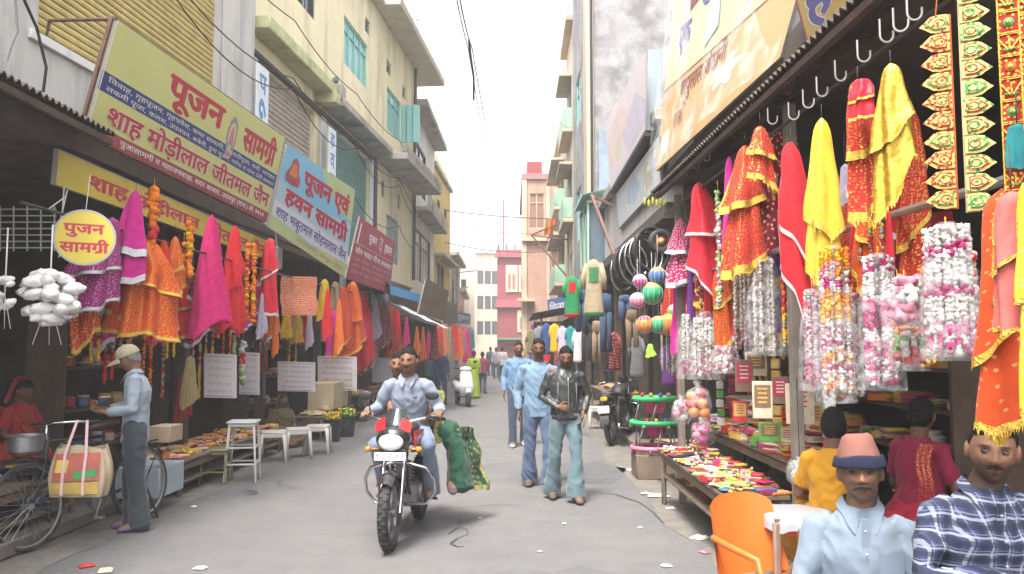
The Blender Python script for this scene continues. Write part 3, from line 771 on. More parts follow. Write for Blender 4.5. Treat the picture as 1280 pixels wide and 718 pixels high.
# canopy deck behind the left signs
T = thing('awning', 'flat dark timber canopy running behind the left shop signs', 'awning', (-4.4, 12, 3.4))
m = MB(); m.sheet(lambda u, v: (-4.06 + .3 * u - .9 * v, 7.45 + 12.0 * u, 3.46 + .12 * v), 40, 4); bw(m, 'sheet', CORR, T)
m = MB(); m.bar((-4.12, 7.45, 3.36), (-3.72, 19.4, 3.36), .06, .1)
for y in np.arange(7.6, 19, 1.3): m.bar((-4.1 + .02 * (y - 7.4), y, 3.40), (-4.9 + .06 * (y - 7), y, 3.5), .05, .06)
bw(m, 'frame', DARKWOOD, T)
m = MB(); m.tube([(-3.85, 6.2, 2.78), (-3.66, 13, 2.80), (-3.3, 19, 2.82)], .014, 6); 
piece(None, 'hanging_rail', 'thin iron rail under the left signs from which scarves hang', 'rail', m, DKMETAL)
m = MB(); m.tube([(1.98, 2.2, 2.30), (1.84, 7.9, 2.36)], .022, 8)
piece(None, 'hanging_rail', 'long grey steel rail sloping behind the right hand garlands', 'rail', m, STEEL)
m = MB(); m.tube([(1.9, 2.2, 3.13), (1.72, 8.9, 3.13)], .012, 8)
piece(None, 'hanging_rail', 'dark rail just under the right awning edge carrying hooks', 'rail', m, DKMETAL)

# ------------------------------------------------------------------ signs, left side
YG = mat('sign_yellowgreen', (.60, .61, .25), rough=.45, var=.05, vs=2)
YL = mat('sign_yellow', (.58, .47, .07), rough=.5, var=.1, vs=3, dirt=((.3, .22, .06), .58, .5), ds=2)
INKR = mat('ink_crimson', (.46, .035, .07), rough=.5, var=.06)
INKB = mat('ink_navy', (.035, .06, .22), rough=.5, var=.06)
INKW = mat('ink_white', (.78, .76, .74), rough=.5, var=.03)
INKBL = mat('ink_violet', (.10, .08, .33), rough=.5, var=.06)
INKG = mat('ink_grey', (.25, .27, .33), rough=.5, var=.1)
INKM = mat('ink_pink', (.52, .20, .28), rough=.5, var=.1)
MAR = mat('sign_maroon', (.34, .07, .09), rough=.5, var=.12, vs=3)
BACK = mat('board_back', (.30, .29, .27), rough=.7, var=.15)
def sign(name, label, corners, items, mats, parts=(), t=.03, cat='sign'):
    m = MB(); board(m, *corners, items, t, 0, 1)
    b = Vector((sum(c.x for c in corners) / 4, sum(c.y for c in corners) / 4, min(c.z for c in corners)))
    if not parts: return piece(None, name, label, cat, m, mats, None, 0)
    T = thing(name, label, cat, b)
    bw(m, 'panel', mats, T, 0)
    for nm, pm, pmat in parts: bw(pm, nm, pmat, T)
    return T
c = (at(146, 24, 6.95), at(356, 172, 11.4), at(333, 278, 11.5), at(106, 167, 7.05))
em = [(.625 + .03 * math.cos(a) * (1 + .12 * (k % 2)), .33 + .19 * math.sin(a) * (1 + .12 * (k % 2))) for k, a in enumerate(np.linspace(0, 2 * PI, 28, False))]
em2 = [(.625 + .022 * math.cos(a), .33 + .14 * math.sin(a)) for a in np.linspace(0, 2 * PI, 20, False)]
em3 = [(.61, .42), (.612, .33), (.618, .25), (.625, .22), (.632, .25), (.638, .33), (.64, .42), (.632, .45), (.625, .41), (.618, .45)]
em4 = [(.60, .5), (.65, .5), (.643, .56), (.607, .56)]
rod = MB(); p0, p1 = at(146, 24, 6.95), at(62, 26, 8.2); rod.tube([p1, p0], .018, 8); rod.tube([p1, at(58, 45, 8.25)], .016, 8)
fr = MB(); n_ = (c[1] - c[0]).cross(c[3] - c[0]).normalized() * .045
if n_.x > 0: n_ = -n_
for a, b in ((0, 1), (1, 2), (2, 3), (3, 0)): fr.bar(c[a] + n_, c[b] + n_, .04, .04)
for k in (.25, .5, .75): fr.bar(c[0].lerp(c[1], k) + n_, c[3].lerp(c[2], k) + n_, .03, .03)
sign('shop_sign', 'large yellow green signboard with crimson lettering and a navy text band, top left', c, [
    ('rect', 0, .44, 1, .605, 3), ('rect', 0, .885, 1, 1, 5),
    ('text', 'पूजन', .255, .555, .13, .42, 2, .045), ('text', 'सामग^ी', .70, .955, .08, .40, 2, .045),
    ('poly', em, 6), ('poly', em2, 0), ('poly', em3, 7), ('poly', em4, 7),
    ('text', 'िववाह, गृहपूजन, गृहपवेश, कथा सामागी, नवरातीपूजा, राशी, भागवत', .025, .985, .455, .525, 4, .01),
    ('text', 'लकमी पूजा, कलश, उपनयन, बचेनी, दुगा पूजन, गणेश व नाना देवी सामान', .025, .985, .53, .60, 4, .01),
    ('text', 'शाह मोड़ीलाल जीतमल जैन', .055, .975, .635, .875, 8, .055), ('text', 'शाह मोड़ीलाल जीतमल जैन', .055, .975, .635, .875, 2, .03),
    ('text', 'पुजासामगी व महाजनवाड़ा, सदर बाजार, उदयपुर (राज.) मो. 9414', .12, .96, .90, .98, 4, .015),
    ('rect', .0, .0, .004, 1, 4)],
    [YG, BACK, INKR, INKB, INKW, MAR, INKG, INKM, INKW], [('frame', fr, RUSTM), ('bracket', rod, RUSTM)])
c = (at(74, 186, 6.95), at(341, 304, 12.6), at(339, 326, 12.6), at(70, 231, 6.95))
sign('shop_sign', 'long low yellow signboard with faded crimson lettering under the big yellow green one', c, [
    ('text', 'शाह मोड़ीलाल', .09, .52, .2, .86, 2, .04), ('text', 'जीतमल जैन', .56, .95, .2, .86, 2, .04), ('rect', 0, .0, 1, .04, 3)],
    [YL, BACK, INKR, INKG], t=.05)
# blue puja sign
SKYB = mat('sign_sky_blue', (.22, .50, .70), rough=.45, var=.06)
c = (at(359, 181, 11.5), at(444, 238, 14.3), at(431, 347, 14.4), at(335, 284, 11.6))
PB2 = mat('sign_pale_blue', (.42, .56, .66), rough=.45, var=.08, vs=2); PGR = mat('sign_pale_green', (.47, .55, .28), rough=.45, var=.1, vs=2)
deity = [(.10, .12), (.14, .07), (.18, .12), (.19, .2), (.23, .3), (.22, .38), (.14, .4), (.06, .38), (.05, .3), (.09, .2)]
sign('shop_sign', 'sky blue and pale green signboard with crimson and violet lettering', c, [
    ('poly', [(0, .42), (.4, .5), (1, .38), (1, .68), (0, .68)], 5), ('poly', [(.45, 0), (1, 0), (1, .38), (.75, .3)], 6), ('poly', [(0, .84), (.5, .9), (1, .8), (1, 1), (0, 1)], 6),
    ('poly', [(0, .66), (1, .66), (1, .84), (.5, .88), (0, .84)], 7),
    ('poly', deity, 8), ('poly', [(u * .55 + .063, v * .5 + .1) for u, v in deity], 3),
    ('text', 'पूजन एवं', .27, .93, .10, .39, 2, .05), ('text', 'हवन सामग^ी', .10, .95, .40, .65, 2, .05),
    ('text', 'शाह भबूतमल सोहनलाल जैन', .04, .97, .68, .86, 4, .02), ('text', 'अगरबती, कपूर, चंदन', .3, .95, .89, .97, 3, .01)],
    [SKYB, BACK, INKR, mat('ink_orange', (.6, .2, .06), var=.1), INKBL, PB2, PGR, mat('sign_lilac_white', (.62, .63, .66), rough=.45, var=.05), MAR])
c = (at(450, 271, 15.0), at(494, 303, 18.0), at(487, 367, 18.0), at(432, 348, 15.0))
sign('shop_sign', 'faded dark red signboard with pale lettering past the sky blue one', c, [
    ('text', 'पूजन', .3, .5, .16, .32, 2, .03), ('text', 'व', .56, .66, .1, .36, 3, .03), ('text', 'हवन', .72, .93, .16, .32, 2, .03), ('rect', .05, .08, .08, .4, 2),
    ('text', 'सोन चादर मीना सजावट', .06, .97, .44, .56, 2, .02), ('rect', 0, .40, 1, .405, 2),
    ('text', 'पूजा सामान, अगरबती, मालाएं', .06, .97, .61, .68, 3, .01), ('text', 'झंडे, चुनरी, सजावट, धूप', .06, .97, .71, .78, 3, .01), ('text', 'थोक व खुदरा िवकेता', .06, .8, .81, .89, 3, .01)],
    [mat('sign_faded_red', (.38, .08, .11), rough=.5, var=.12, vs=3), BACK, INKW, mat('ink_dusty_pink', (.62, .36, .38), var=.1)])
# round sign hanging
m = MB(); c0 = at(106, 297, 6.6); rS = .235
fc = (Vector((0, 0, CAM_H)) - c0); fc.z = 0; fc.normalize(); sx_ = Vector((0, 0, 1)).cross(fc)
TLc = c0 - sx_ * rS + Vector((0, 0, rS)); TRc = c0 + sx_ * rS + Vector((0, 0, rS)); BRc = c0 + sx_ * rS - Vector((0, 0, rS)); BLc = c0 - sx_ * rS - Vector((0, 0, rS))
tmp = MB(); board(tmp, TLc, TRc, BRc, BLc, [('poly', [(.5 + .5 * math.cos(a), .5 + .5 * math.sin(a)) for a in np.linspace(0, 2 * PI, 40, False)], 2),
    ('poly', [(.5 + .46 * math.cos(a), .5 + .46 * math.sin(a)) for a in np.linspace(0, 2 * PI, 40, False)], 0),
    ('text', 'पुजन', .17, .80, .27, .50, 1, .04), ('text', 'सामग^ी', .12, .88, .53, .78, 1, .04)], .01)
m.v, m.f, m.m, m.u, m.c = tmp.v, tmp.f[6:], tmp.m[6:], tmp.u, tmp.c
dv = [c0 + sx_ * (rS * math.cos(a)) + Vector((0, 0, rS * math.sin(a))) for a in np.linspace(0, 2 * PI, 40, False)]
o_ = len(m.v); m.add([p + fc * .001 for p in dv] + [p - fc * .02 for p in dv], [list(range(40)), list(range(40, 80))[::-1]] + [[i, 40 + i, 40 + (i + 1) % 40, (i + 1) % 40] for i in range(40)], 2)
m.tube([c0 + Vector((0, 0, rS)), c0 + Vector((0, .05, rS + .3))], .004, 5, 2)
piece(None, 'round_sign', 'round yellow hanging sign with red lettering beside white cotton bundles', 'sign', m, [YL, INKR, mat('sign_rim', (.35, .36, .3), var=.1)], None, 0)

# ------------------------------------------------------------------ signs and hoardings, right side
HGR = mat('hoarding_pale_green', (.50, .54, .32), rough=.4, var=.08, vs=2); HOR = mat('hoarding_orange', (.60, .36, .16), rough=.4, var=.1, vs=2)
PUR = mat('ink_purple', (.17, .13, .36), var=.1); BRN = mat('ink_brown', (.22, .09, .07), var=.1)
c = (at(852, -90, 10.2), at(1085, -330, 5.75), at(975, 72, 5.75), at(820, 214, 10.25))
lot = [(.64 + .085 * math.cos(a) * (1 + .3 * math.cos(5 * a)), .83 + .05 * math.sin(a) * (1 + .3 * math.cos(5 * a))) for a in np.linspace(0, 2 * PI, 40, False)]
fr = MB()
for k in (.02, .35, .68, .98): fr.bar(c[0].lerp(c[1], k) + Vector((.08, 0, 0)), c[3].lerp(c[2], k) + Vector((.08, 0, -.25)), .05, .05)
ho = sign('hoarding', 'huge green and orange hoarding under clear plastic above the right awning', c, [
    ('rect', 0, .68, 1, 1, 2), ('rect', .0, .675, 1, .685, 4), ('rect', .03, .86, .15, .97, 6), ('rect', .045, .875, .135, .955, 7), ('poly', lot, 7),
    ('text', 'ए लि', .18, .30, .80, .90, 4, .03), ('text', 'बापुलाल जेठानी', .22, .62, .68, .80, 4, .03), ('text', 'एफ', .13, .25, .46, .58, 3, .04), ('text', 'ढाल', .33, .60, .30, .45, 3, .04),
    ('poly', [(.2, .3), (.3, .26), (.31, .4), (.22, .42)], 4), ('poly', [(.40, .5), (.5, .44), (.52, .6), (.42, .64)], 8), ('poly', [(.68, .36), (.85, .30), (.86, .62), (.70, .60)], 8),
    ('text', 'सामान', .55, .92, .12, .26, 3, .04)],
    [HGR, BACK, HOR, PUR, BRN, INKR, PGR, INKW, mat('hoarding_pale_violet', (.5, .5, .62), var=.2)], [('frame', fr, RUSTM)])
m = MB(); n_ = (c[1] - c[0]).cross(c[3] - c[0]).normalized()
if n_.x > 0: n_ = -n_
m.sheet(lambda u, v: c[0].lerp(c[1], u).lerp(c[3].lerp(c[2], u), v * 1.01) + n_ * (.07 + .03 * math.sin(9 * u + 2 * v) + .02 * math.sin(23 * u - 5 * v)), 40, 30)
bw(m, 'plastic_cover', film('cover_film', (.95, .95, .96), .13, .3, .04, 5), ho, 180)
c = (at(994, 2, 5.3), at(1086, -75, 4.0), at(1083, 4, 4.02), at(1012, 66, 5.3))
sign('shop_sign', 'mustard yellow signboard with violet lettering over the right awning', c, [
    ('rect', 0, 0, .035, 1, 4), ('text', 'हन', .14, .95, -.1, .72, 3, .07), ('text', 'हन', .14, .95, -.1, .72, 2, .04)], [mat('sign_mustard', (.62, .42, .07), rough=.45, var=.08), BACK, INKBL, INKW, MAR])
# box sign: pink face along the street, pale blue end towards us
e0t, e0b, e1t, e1b = at(808, 62, 10.5), at(806, 163, 10.5), at(757, 152, 14.7), at(763, 237, 14.7)
pf = MB(); board(pf, e1t, e0t, e0b, e1b, [('poly', [(0, .3), (.4, .1), (.7, .5), (.4, .8), (0, .7)], 2), ('poly', [(.45, .55), (.8, .3), (1, .6), (1, .9), (.6, .95)], 3), ('poly', [(.2, .62), (.36, .5), (.42, .7), (.3, .82)], 4)], .02)
T = thing('box_sign', 'faded pink box sign with pale blue end, standing out over the street', 'sign', (e0b + e1b) / 2)
bw(pf, 'face', [mat('sign_faded_pink', (.72, .62, .65), rough=.4, var=.08, vs=2), BACK, mat('sign_faded_rose', (.72, .56, .54), rough=.4, var=.15, vs=3), mat('sign_faded_lilac', (.56, .50, .62), rough=.4, var=.15, vs=3), mat('sign_faded_lemon', (.62, .58, .44), rough=.4, var=.15, vs=3)], T, 0)
dx_ = Vector((.2, 0, 0)); m = MB()
m.slab(e0b + dx_ * .05, e0b + dx_, e0t + dx_, e0t + dx_ * .05, .02); bw(m, 'end_panel', mat('sign_end_blue', (.30, .38, .43), rough=.5, var=.12, vs=2), T)
m = MB(); m.slab(e1b + dx_, e0b + dx_, e0t + dx_, e1t + dx_, .02); bw(m, 'back_panel', BACK, T)
m = MB(); m.bar(e1b + Vector((.08, 0, -.05)), e0b + Vector((.08, 0, -.05)), .18, .06); bw(m, 'frame', DKMETAL, T)
c = (at(770, 243, 14.5), at(824, 170, 10.3), at(826, 232, 10.3), at(774, 287, 14.5))
sign('shop_sign', 'weathered white signboard with pale blue stains below the pink box sign', c, [
    ('poly', [(.3, .2), (.5, .1), (.62, .5), (.45, .8), (.3, .6)], 2), ('poly', [(.68, .3), (.8, .2), (.86, .7), (.72, .8)], 3), ('rect', 0, .96, 1, 1, 4)],
    [mat('sign_washed_white', (.66, .70, .76), rough=.45, var=.08, vs=2), BACK, mat('stain_blue', (.50, .60, .74), var=.15, vs=3), mat('stain_cream', (.66, .62, .52), var=.15, vs=3), DKMETAL])
c = (at(684, 375, 27.5), at(708, 370, 24.5), at(708, 391, 24.5), at(685, 397, 27.5))
sign('shop_sign', 'small blue signboard with white lettering beside the green shirt', c, [('text', 'िचत^ा', .12, .9, .18, .8, 2, .04)], [mat('sign_blue', (.06, .16, .40), var=.1), BACK, INKW])
# brown boards, tarpaulins, small canopies further down the left
BRNB = mat('brown_board', (.20, .14, .10), rough=.8, var=.25, vs=3)
c = (at(533, 348, 19.5), at(561, 364, 21.5), at(556, 401, 21.5), at(522, 393, 19.5))
sign('notice_board', 'blank brown board leaning out over the left shops', c, [], [BRNB, BACK])
c = (at(559, 377, 23), at(572, 381, 26), at(570, 406, 26), at(553, 405, 23))
sign('notice_board', 'smaller grey brown board behind the blank brown board', c, [], [mat('greybrown_board', (.25, .2, .17), var=.2), BACK])
c = (at(569, 388, 27), at(588, 393, 31), at(588, 406, 31), at(569, 404, 27))
sign('shop_sign', 'small slate blue signboard with pale strip far down on the left', c, [('text', 'दुकान', .15, .85, .3, .8, 2, .02)], [mat('sign_slate', (.17, .22, .38), var=.15), BACK, INKW])
def canopy(label, q, m_, sag=.08, cat='tarpaulin', name='tarpaulin'):
    a, b, c_, d = map(Vector, q); m = MB()
    m.sheet(lambda u, v: a.lerp(b, u).lerp(d.lerp(c_, u), v) + Vector((0, 0, -sag * math.sin(PI * u) * math.sin(PI * v) + .015 * math.sin(14 * u + 5 * v))), 16, 8)
    return piece(None, name, label, cat, m, m_, None, 180)
canopy('bright blue tarpaulin stretched over stalls below the faded red sign', (at(488, 356, 17.5), at(525, 372, 20.5), at(520, 362, 20.9) + Vector((-.9, 0, .25)), at(484, 346, 17.8) + Vector((-1, 0, .25))), mat('tarp_blue', (.05, .24, .55), rough=.6, var=.15))
m = MB(); a_, b_ = at(489, 357, 17.5), at(527, 369, 20.5); m.slab(a_ - Vector((0, 0, .2)), b_ - Vector((0, 0, .2)), b_, a_, .02)
piece(None, 'fascia_board', 'blue painted fascia strip below the faded red sign', 'board', m, mat('tarp_blue2', (.08, .30, .60), var=.1), None, 0)
canopy('dirty white tarpaulin propped over a stall past the blue one', (at(516, 393, 18.5), at(562, 412, 22.5), at(560, 405, 22.8) + Vector((-.8, 0, .3)), at(512, 384, 18.7) + Vector((-.9, 0, .3))), mat('tarp_white', (.55, .58, .62), rough=.6, var=.2, dirt=((.3, .28, .25), .5, .6)), .15)
# first floor glazed bay over the clothes shop
T = thing('glazed_bay', 'small dark glazed bay with green posts jutting out above the clothes shop', 'balcony', (1.9, 17.3, 4.0))
for z in (4.78, 3.42): m = MB(); m.box((1.86, 18.0, z), (.5, 1.9, .07)); bw(m, 'slab', CONC, T)
for (x, y) in ((1.64, 17.1), (1.64, 18), (1.64, 18.9), (2.06, 17.1)): m = MB(); m.box((x, y, 4.1), (.05, .05, 1.3)); bw(m, 'post', GRN, T)
m = MB(); m.box((1.68, 18, 4.1), (.01, 1.75, 1.28)); m.box((1.86, 17.14, 4.1), (.38, .01, 1.28)); bw(m, 'pane', mat('blue_glass', (.12, .16, .2), rough=.15, var=.2), T)
bw(corrugated((1.5, 16.9, 4.9), (1.5, 19.1, 4.9), (2.1, 19.1, 5.05), (2.1, 16.9, 5.05), 16, .02), 'sheet', mat('green_sheet', (.2, .38, .33), rough=.6, var=.2), T)
m = MB(); m.bar((1.5, 14.9, 4.5), (1.62, 12.6, 3.1), .05, .05); m.bar((1.5, 14.9, 4.5), (1.9, 14.9, 4.3), .05, .05)
piece(None, 'strut', 'dark leaning strut propping the shop front beside the glazed bay', 'strut', m, RUSTM)
# iron sign gantry further down
T = thing('sign_gantry', 'thin rusty iron gantry sticking out over the street before the peach house', 'gantry', (1.5, 30, 4.5))
m = MB()
P1, P2, P3, P4 = at(708, 276, 30), at(664, 294, 30), at(705, 354, 30), at(672, 300, 30)
m.bar(P1, P2, .06, .06); m.bar(P2, at(708, 345, 30), .06, .06); m.bar(at(664, 294, 30), at(710, 300, 30), .05, .05); m.bar(at(684, 300, 30), at(700, 276, 30), .05, .05); m.bar(at(710, 270, 30.2), at(712, 360, 30.2), .07, .07)
bw(m, 'frame', RUSTM, T)
m = MB(); a, b, c_, d = at(683, 274, 30), at(694, 274, 30), at(691, 296, 30), at(680, 294, 30); m.sheet(lambda u, v: a.lerp(b, u).lerp(d.lerp(c_, u), v) + Vector((0, .05 * math.sin(9 * u), 0)), 8, 5); bw(m, 'pennant', fab('orange_cloth', (.6, .16, .03)), T, 180)

# ------------------------------------------------------------------ wires
WIRE = mat('wire', (.03, .03, .03), rough=.6, var=0)
def wire(label, pts, r=.008, sag=.12, m_=WIRE, name='cable', cat='cable', group=None):
    P = []
    for a, b in zip(pts, pts[1:]):
        for k in range(10):
            t = k / 10; p = Vector(a).lerp(Vector(b), t); p.z -= sag * 4 * t * (1 - t); P.append(p)
    P.append(Vector(pts[-1])); m = MB(); m.tube(P, r, 5)
    return piece(None, name, label, cat, m, m_, group)
wire('topmost black cable crossing the far street', [at(556, 263, 36), at(712, 274, 36)], .022, .1)
wire('thin middle cable crossing the far street', [at(556, 283, 36.5), at(712, 292, 36.5)], .012, .15)
wire('lowest black cable crossing the far street', [at(556, 303, 37), at(700, 313, 37)], .018, .25)
wire('slanting cable from the ochre house down to a far pole', [at(598, 287, 42), at(561, 328, 40)], .014, .05)
wire('leftmost cable running high along the middle of the street', [at(569, -10, 13), at(585, 60, 18), at(608, 190, 32)], .012, .05)
wire('right hand twin of the cables high along the street', [at(573, -10, 13), at(590, 60, 18), at(611, 175, 34)], .014, .1)
wire('thick short cable bundle hanging among the high street cables', [at(586, 50, 18), at(592, 96, 20), at(592, 125, 21)], .03, .05)
wire('thin aerial cable across the pale sky left of the peach house', [at(624, 258, 50), at(624, 330, 50)], .02, 0)
wire('second thin upright wire left of the peach house', [at(634, 258, 50), at(634, 322, 50)], .02, 0)
wire('grey looping cable down the wall at the top left corner', [at(18, -5, 6.2), at(22, 40, 6.25), at(8, 78, 6.2), at(14, 100, 6.2)], .012, -.03, mat('grey_cable', (.22, .22, .24), var=.1))
wire('dark cable dropping down the grey wall near the sign bracket', [at(28, -5, 6.8), at(46, 35, 7.2), at(58, 85, 7.3), at(54, 115, 7.3)], .014, 0)
for i, (z, sg, lb) in enumerate(((6.6, .25, 'black cable sagging along the yellow facade above the shutters'), (6.4, .4, 'second black cable drooping along the yellow facade'), (7.7, .15, 'thin cable pinned along the yellow wall above the ledge'), (5.2, .3, 'cable looping along the yellow facade behind the signs'))):
    wire(lb, [FA.p(sA(10.5), z + .1, .25), FB.p(sB(14.5), z, .5), FB.p(sB(18.5), z - .1, .52), FB.p(sB(23), z - .05, .5), FB.p(sB(27.3), z - .2, .3)], .011, sg)
for i, (y, z) in enumerate(((12.6, 2.95), (17.3, 3.0), (23, 2.9))):
    m = MB(); m.box((-3.72 + .05 * i, y, z + .1), (.1, .26, .34), b=.01); m.tube([(-3.72 + .05 * i, y, z + .27), (-3.8, y, z + .8)], .012, 6)
    piece(None, 'meter_box', ('grey electric meter box fixed by the end of the low yellow sign', 'grey electric meter box fixed under the faded red sign', 'grey electric meter box above the dirty white tarpaulin')[i], 'meter', m, mat('meter_grey', (.22, .23, .24), rough=.5, var=.15))
# pole with boards, far left
m = MB(); p = at(572, 330, 41); m.tube([(p.x, 41, 0), (p.x, 41, p.z)], .09, 8); m.bar((p.x - .4, 41, p.z - .5), (p.x + 1.0, 41, p.z - .35), .06, .06); m.bar((p.x - .3, 41, p.z - 1.3), (p.x + .6, 41, p.z - 1.2), .06, .06)
piece(None, 'utility_pole', 'pale concrete utility pole with crossarms past the ochre house', 'pole', m, PALE)
# perched pigeon on the ledge
m = MB(); p = FB.p(sB(17.62), 7.52, .28)
m.ball(p + Vector((0, 0, .1)), (.075, .15, .08), 12, 8, rot=rx(R(25))); m.ball(p + Vector((.0, .12, .2)), .045, 10, 7); m.tube([p + Vector((0, .1, .13)), p + Vector((0, .12, .19))], [.05, .035], 8)
m.tube([p + Vector((0, -.1, .07)), p + Vector((0, -.26, .0))], [.05, .02], 8); m.tube([p + Vector((0, .16, .2)), p + Vector((0, .19, .19))], [.012, .003], 6); m.tube([p + Vector((.02, 0, .05)), p + Vector((.02, .01, -.01))], .007, 5); m.tube([p + Vector((-.02, 0, .05)), p + Vector((-.02, .01, -.01))], .007, 5)
piece(None, 'pigeon', 'grey pigeon perched on the end of the stained ledge', 'bird', m, mat('pigeon_grey', (.10, .10, .12), rough=.7, var=.2, vs=30))
# ------------------------------------------------------------------ hanging cloths and garlands
GOLD = mat('gold_tinsel', (.66, .42, .07), rough=.38, metal=.75, var=.35, vs=60, bump=.9, bs=140)
SILV = mat('silver_tinsel', (.62, .62, .66), rough=.35, metal=.8, var=.3, vs=60, bump=.9, bs=140)
GDOT = ((.72, .50, .10), .018, .23, .8)
WDOT = ((.75, .70, .68), .03, .25, 0)
CL = dict(
    red=fab('red_cloth', (.74, .022, .035)), redsat=fab('red_satin', (.74, .025, .05), rough=.42), redgold=fab('red_gold_chunari', (.66, .035, .025), GDOT),
    maroon=fab('maroon_dotted', (.24, .01, .03), ((.66, .46, .24), .05, .2, .3)), magenta=fab('magenta_cloth', (.72, .03, .34)), magsheer=fab('magenta_sheer', (.42, .03, .24), ((.62, .45, .55), .022, .2, .8), trans=.4),
    pink=fab('hot_pink_cloth', (.80, .03, .24)), pinkdot=fab('pink_polka', (.56, .02, .16), WDOT), orange=fab('orange_cloth2', (.82, .19, .02)), orgold=fab('orange_red_chunari', (.80, .10, .015), GDOT),
    orpat=fab('orange_patterned', (.60, .14, .07), weave=((.68, .36, .22), 9, 6, .62)), yellow=fab('yellow_cloth', (.68, .45, .015)), yelgold=fab('yellow_satin', (.62, .40, .02), rough=.4, metal=.25, dots=((.78, .58, .16), .03, .2, .8)),
    goldsat=mat('gold_lame', (.60, .38, .05), rough=.32, metal=.65, var=.4, vs=22, bump=.5, bs=40), lilac=fab('lilac_white_cloth', (.58, .53, .68)), white=fab('white_cloth', (.72, .70, .70)),
    salmon=fab('salmon_cloth', (.66, .17, .15)), oredot=fab('orange_red_dotted', (.72, .09, .015), ((.78, .42, .14), .05, .12, .3)), brown=fab('tan_cloth', (.36, .26, .16)), green=fab('green_cloth', (.03, .32, .10)),
    blue=fab('blue_cloth', (.04, .09, .26)), denim=fab('denim', (.07, .12, .22), weave=((.10, .16, .27), 60, 2, .6)), olive=fab('olive_cloth', (.22, .20, .10)), black=fab('black_cloth', (.03, .03, .035)),
    teal=fab('teal_cloth', (.03, .30, .33)), cream=fab('cream_cloth', (.66, .56, .40)), grey=fab('grey_cloth', (.25, .25, .27)), purple=fab('purple_cloth', (.20, .05, .28)))
def hem_fn(pts):
    xs, ys = [p[0] for p in pts], [p[1] for p in pts]
    return lambda u: float(np.interp(u, xs, ys))
def cloth(label, px, y0, y1, X=None, Y=None, w=(10, 40), m='red', trim=GOLD, border=.05, pleats=4, hem=((0, .85), (.3, 1), (.6, .88), (1, .7)), fringe=None, seed=0, string=18,
          wrap=.75, lean=0, p=.7, name='scarf', cat='scarf', group=None, dep=.6, amp=.16, side=True, nu=44, nv=30, extra=None, turn=0):
    r = random.Random(seed * 77 + int(px * 3 + y0))
    top = atx(px, y0, X) if X is not None else at(px, y0, Y)
    k = top.y / 1000.0; L = (y1 - y0) * k; w0, w1 = w[0] * k, w[1] * k; ln = lean * k
    hf = hem_fn(hem); ph = r.uniform(0, 6); ph2 = r.uniform(0, 6)
    def fn(u, v):
        e = v ** (p + (.32 if p < .65 else .15)); ww = (w0 + (w1 - w0) * e) * (min(1, .22 + (v / .10) ** .8) if wrap > .5 else 1)
        t = (u - .5) * 2 * PI * wrap
        g = .35 + .65 * v
        q = mnoise.noise(Vector((u * 3 + ph, v * 2.2, ph2))); q2 = mnoise.noise(Vector((u * 7 + ph2, v * 3 + ph, 4)))
        rad = 1 + g * (amp * 1.25 * math.sin(pleats * 2 * PI * u + ph + 1.2 * v + 2.5 * q) + .16 * q2) + .14 * q
        nx = math.sin(t) if wrap > .5 else math.sin(t) / math.sin(PI * wrap)
        x = ww / 2 * nx * rad + ln * v + .09 * w1 * v * mnoise.noise(Vector((v * 2.5, ph, 2)))
        y = -ww / 2 * dep * math.cos(t) * rad + .02 * math.sin(7 * v + ph2) * ww
        z = -L * v * (hf(u) + .05 * mnoise.noise(Vector((u * 5, ph, 7))))
        return (x, y, z)
    mb = MB(); bv = border / max(L, .05)
    wid = max(w1 * 1.6, .1); bu = border / wid * .5
    mb.sheet(fn, nu, nv, (lambda u, v: 1 if (v > 1 - bv or (side and (u < bu or u > 1 - bu))) else 0) if border else 0, wid, L)
    mats = [CL[m] if isinstance(m, str) else m, trim or GOLD]
    if w[1] >= 24 and wrap > .5:                      # the cloth is folded double: an inner fall shows below and beside the outer one
        ph3 = r.uniform(0, 6)
        def inner(u, v):
            x, y, z = fn((u * .8 + .1 + .35 * math.sin(ph3)) % 1.0 if False else .08 + .84 * u, v)
            return (x * .80 + .10 * w1 * math.sin(ph3) * v, y * .55 + .02 * w1, z * (.93 + .12 * math.sin(4 * u + ph3)))
        mb.sheet(inner, 24, 18, (lambda u, v: 1 if v > 1 - bv else 0) if border else 0, wid * .8, L)
        if border:                                    # and a shorter slanting outer fall with its own trim
            sl = r.uniform(-.3, .3); ln2 = r.uniform(.48, .72)
            def outer(u, v):
                x, y, z = fn(.16 + .62 * u, v * .98); return (x * 1.05, y * 1.14 - .004, z * (ln2 + sl * (u - .5)))
            mb.sheet(outer, 24, 18, lambda u, v: 1 if v > 1 - bv * 1.5 or u < .05 else 0, wid * .7, L)
    if fringe:
        mats.append(fringe)
        for i in range(int(14 + wid * 130)):
            u = r.random(); a = Vector(fn(u, 1)); l = r.uniform(.012, .03)
            q = Vector((r.uniform(-.006, .006), r.uniform(-.006, .006), -l))
            mb.add([a + Vector((-.003, 0, .004)), a + Vector((.003, 0, .004)), a + q], [[0, 1, 2]], 2)
        if side:
            for i in range(int(L * 120)):
                v = r.random(); e = r.choice((0, 1)); a = Vector(fn(e, v)); q = Vector(((e * 2 - 1) * r.uniform(.008, .022), r.uniform(-.01, .01), -.01))
                mb.add([a + Vector((0, 0, .003)), a - Vector((0, 0, .003)), a + q], [[0, 1, 2]], 2)
    if string:
        mats.append(WIRE); mb.tube([(0, 0, -.02), (0, 0, string * k)], .0025, 4, len(mats) - 1)
    if extra: extra(mb, mats, fn, L, k)
    ang = math.atan2(-top.x, top.y)
    o = mb.build(name, mats, None, 180, loc=top, rot=ang + r.uniform(-.25, .25) + turn)
    return tag(o, label, cat, group)

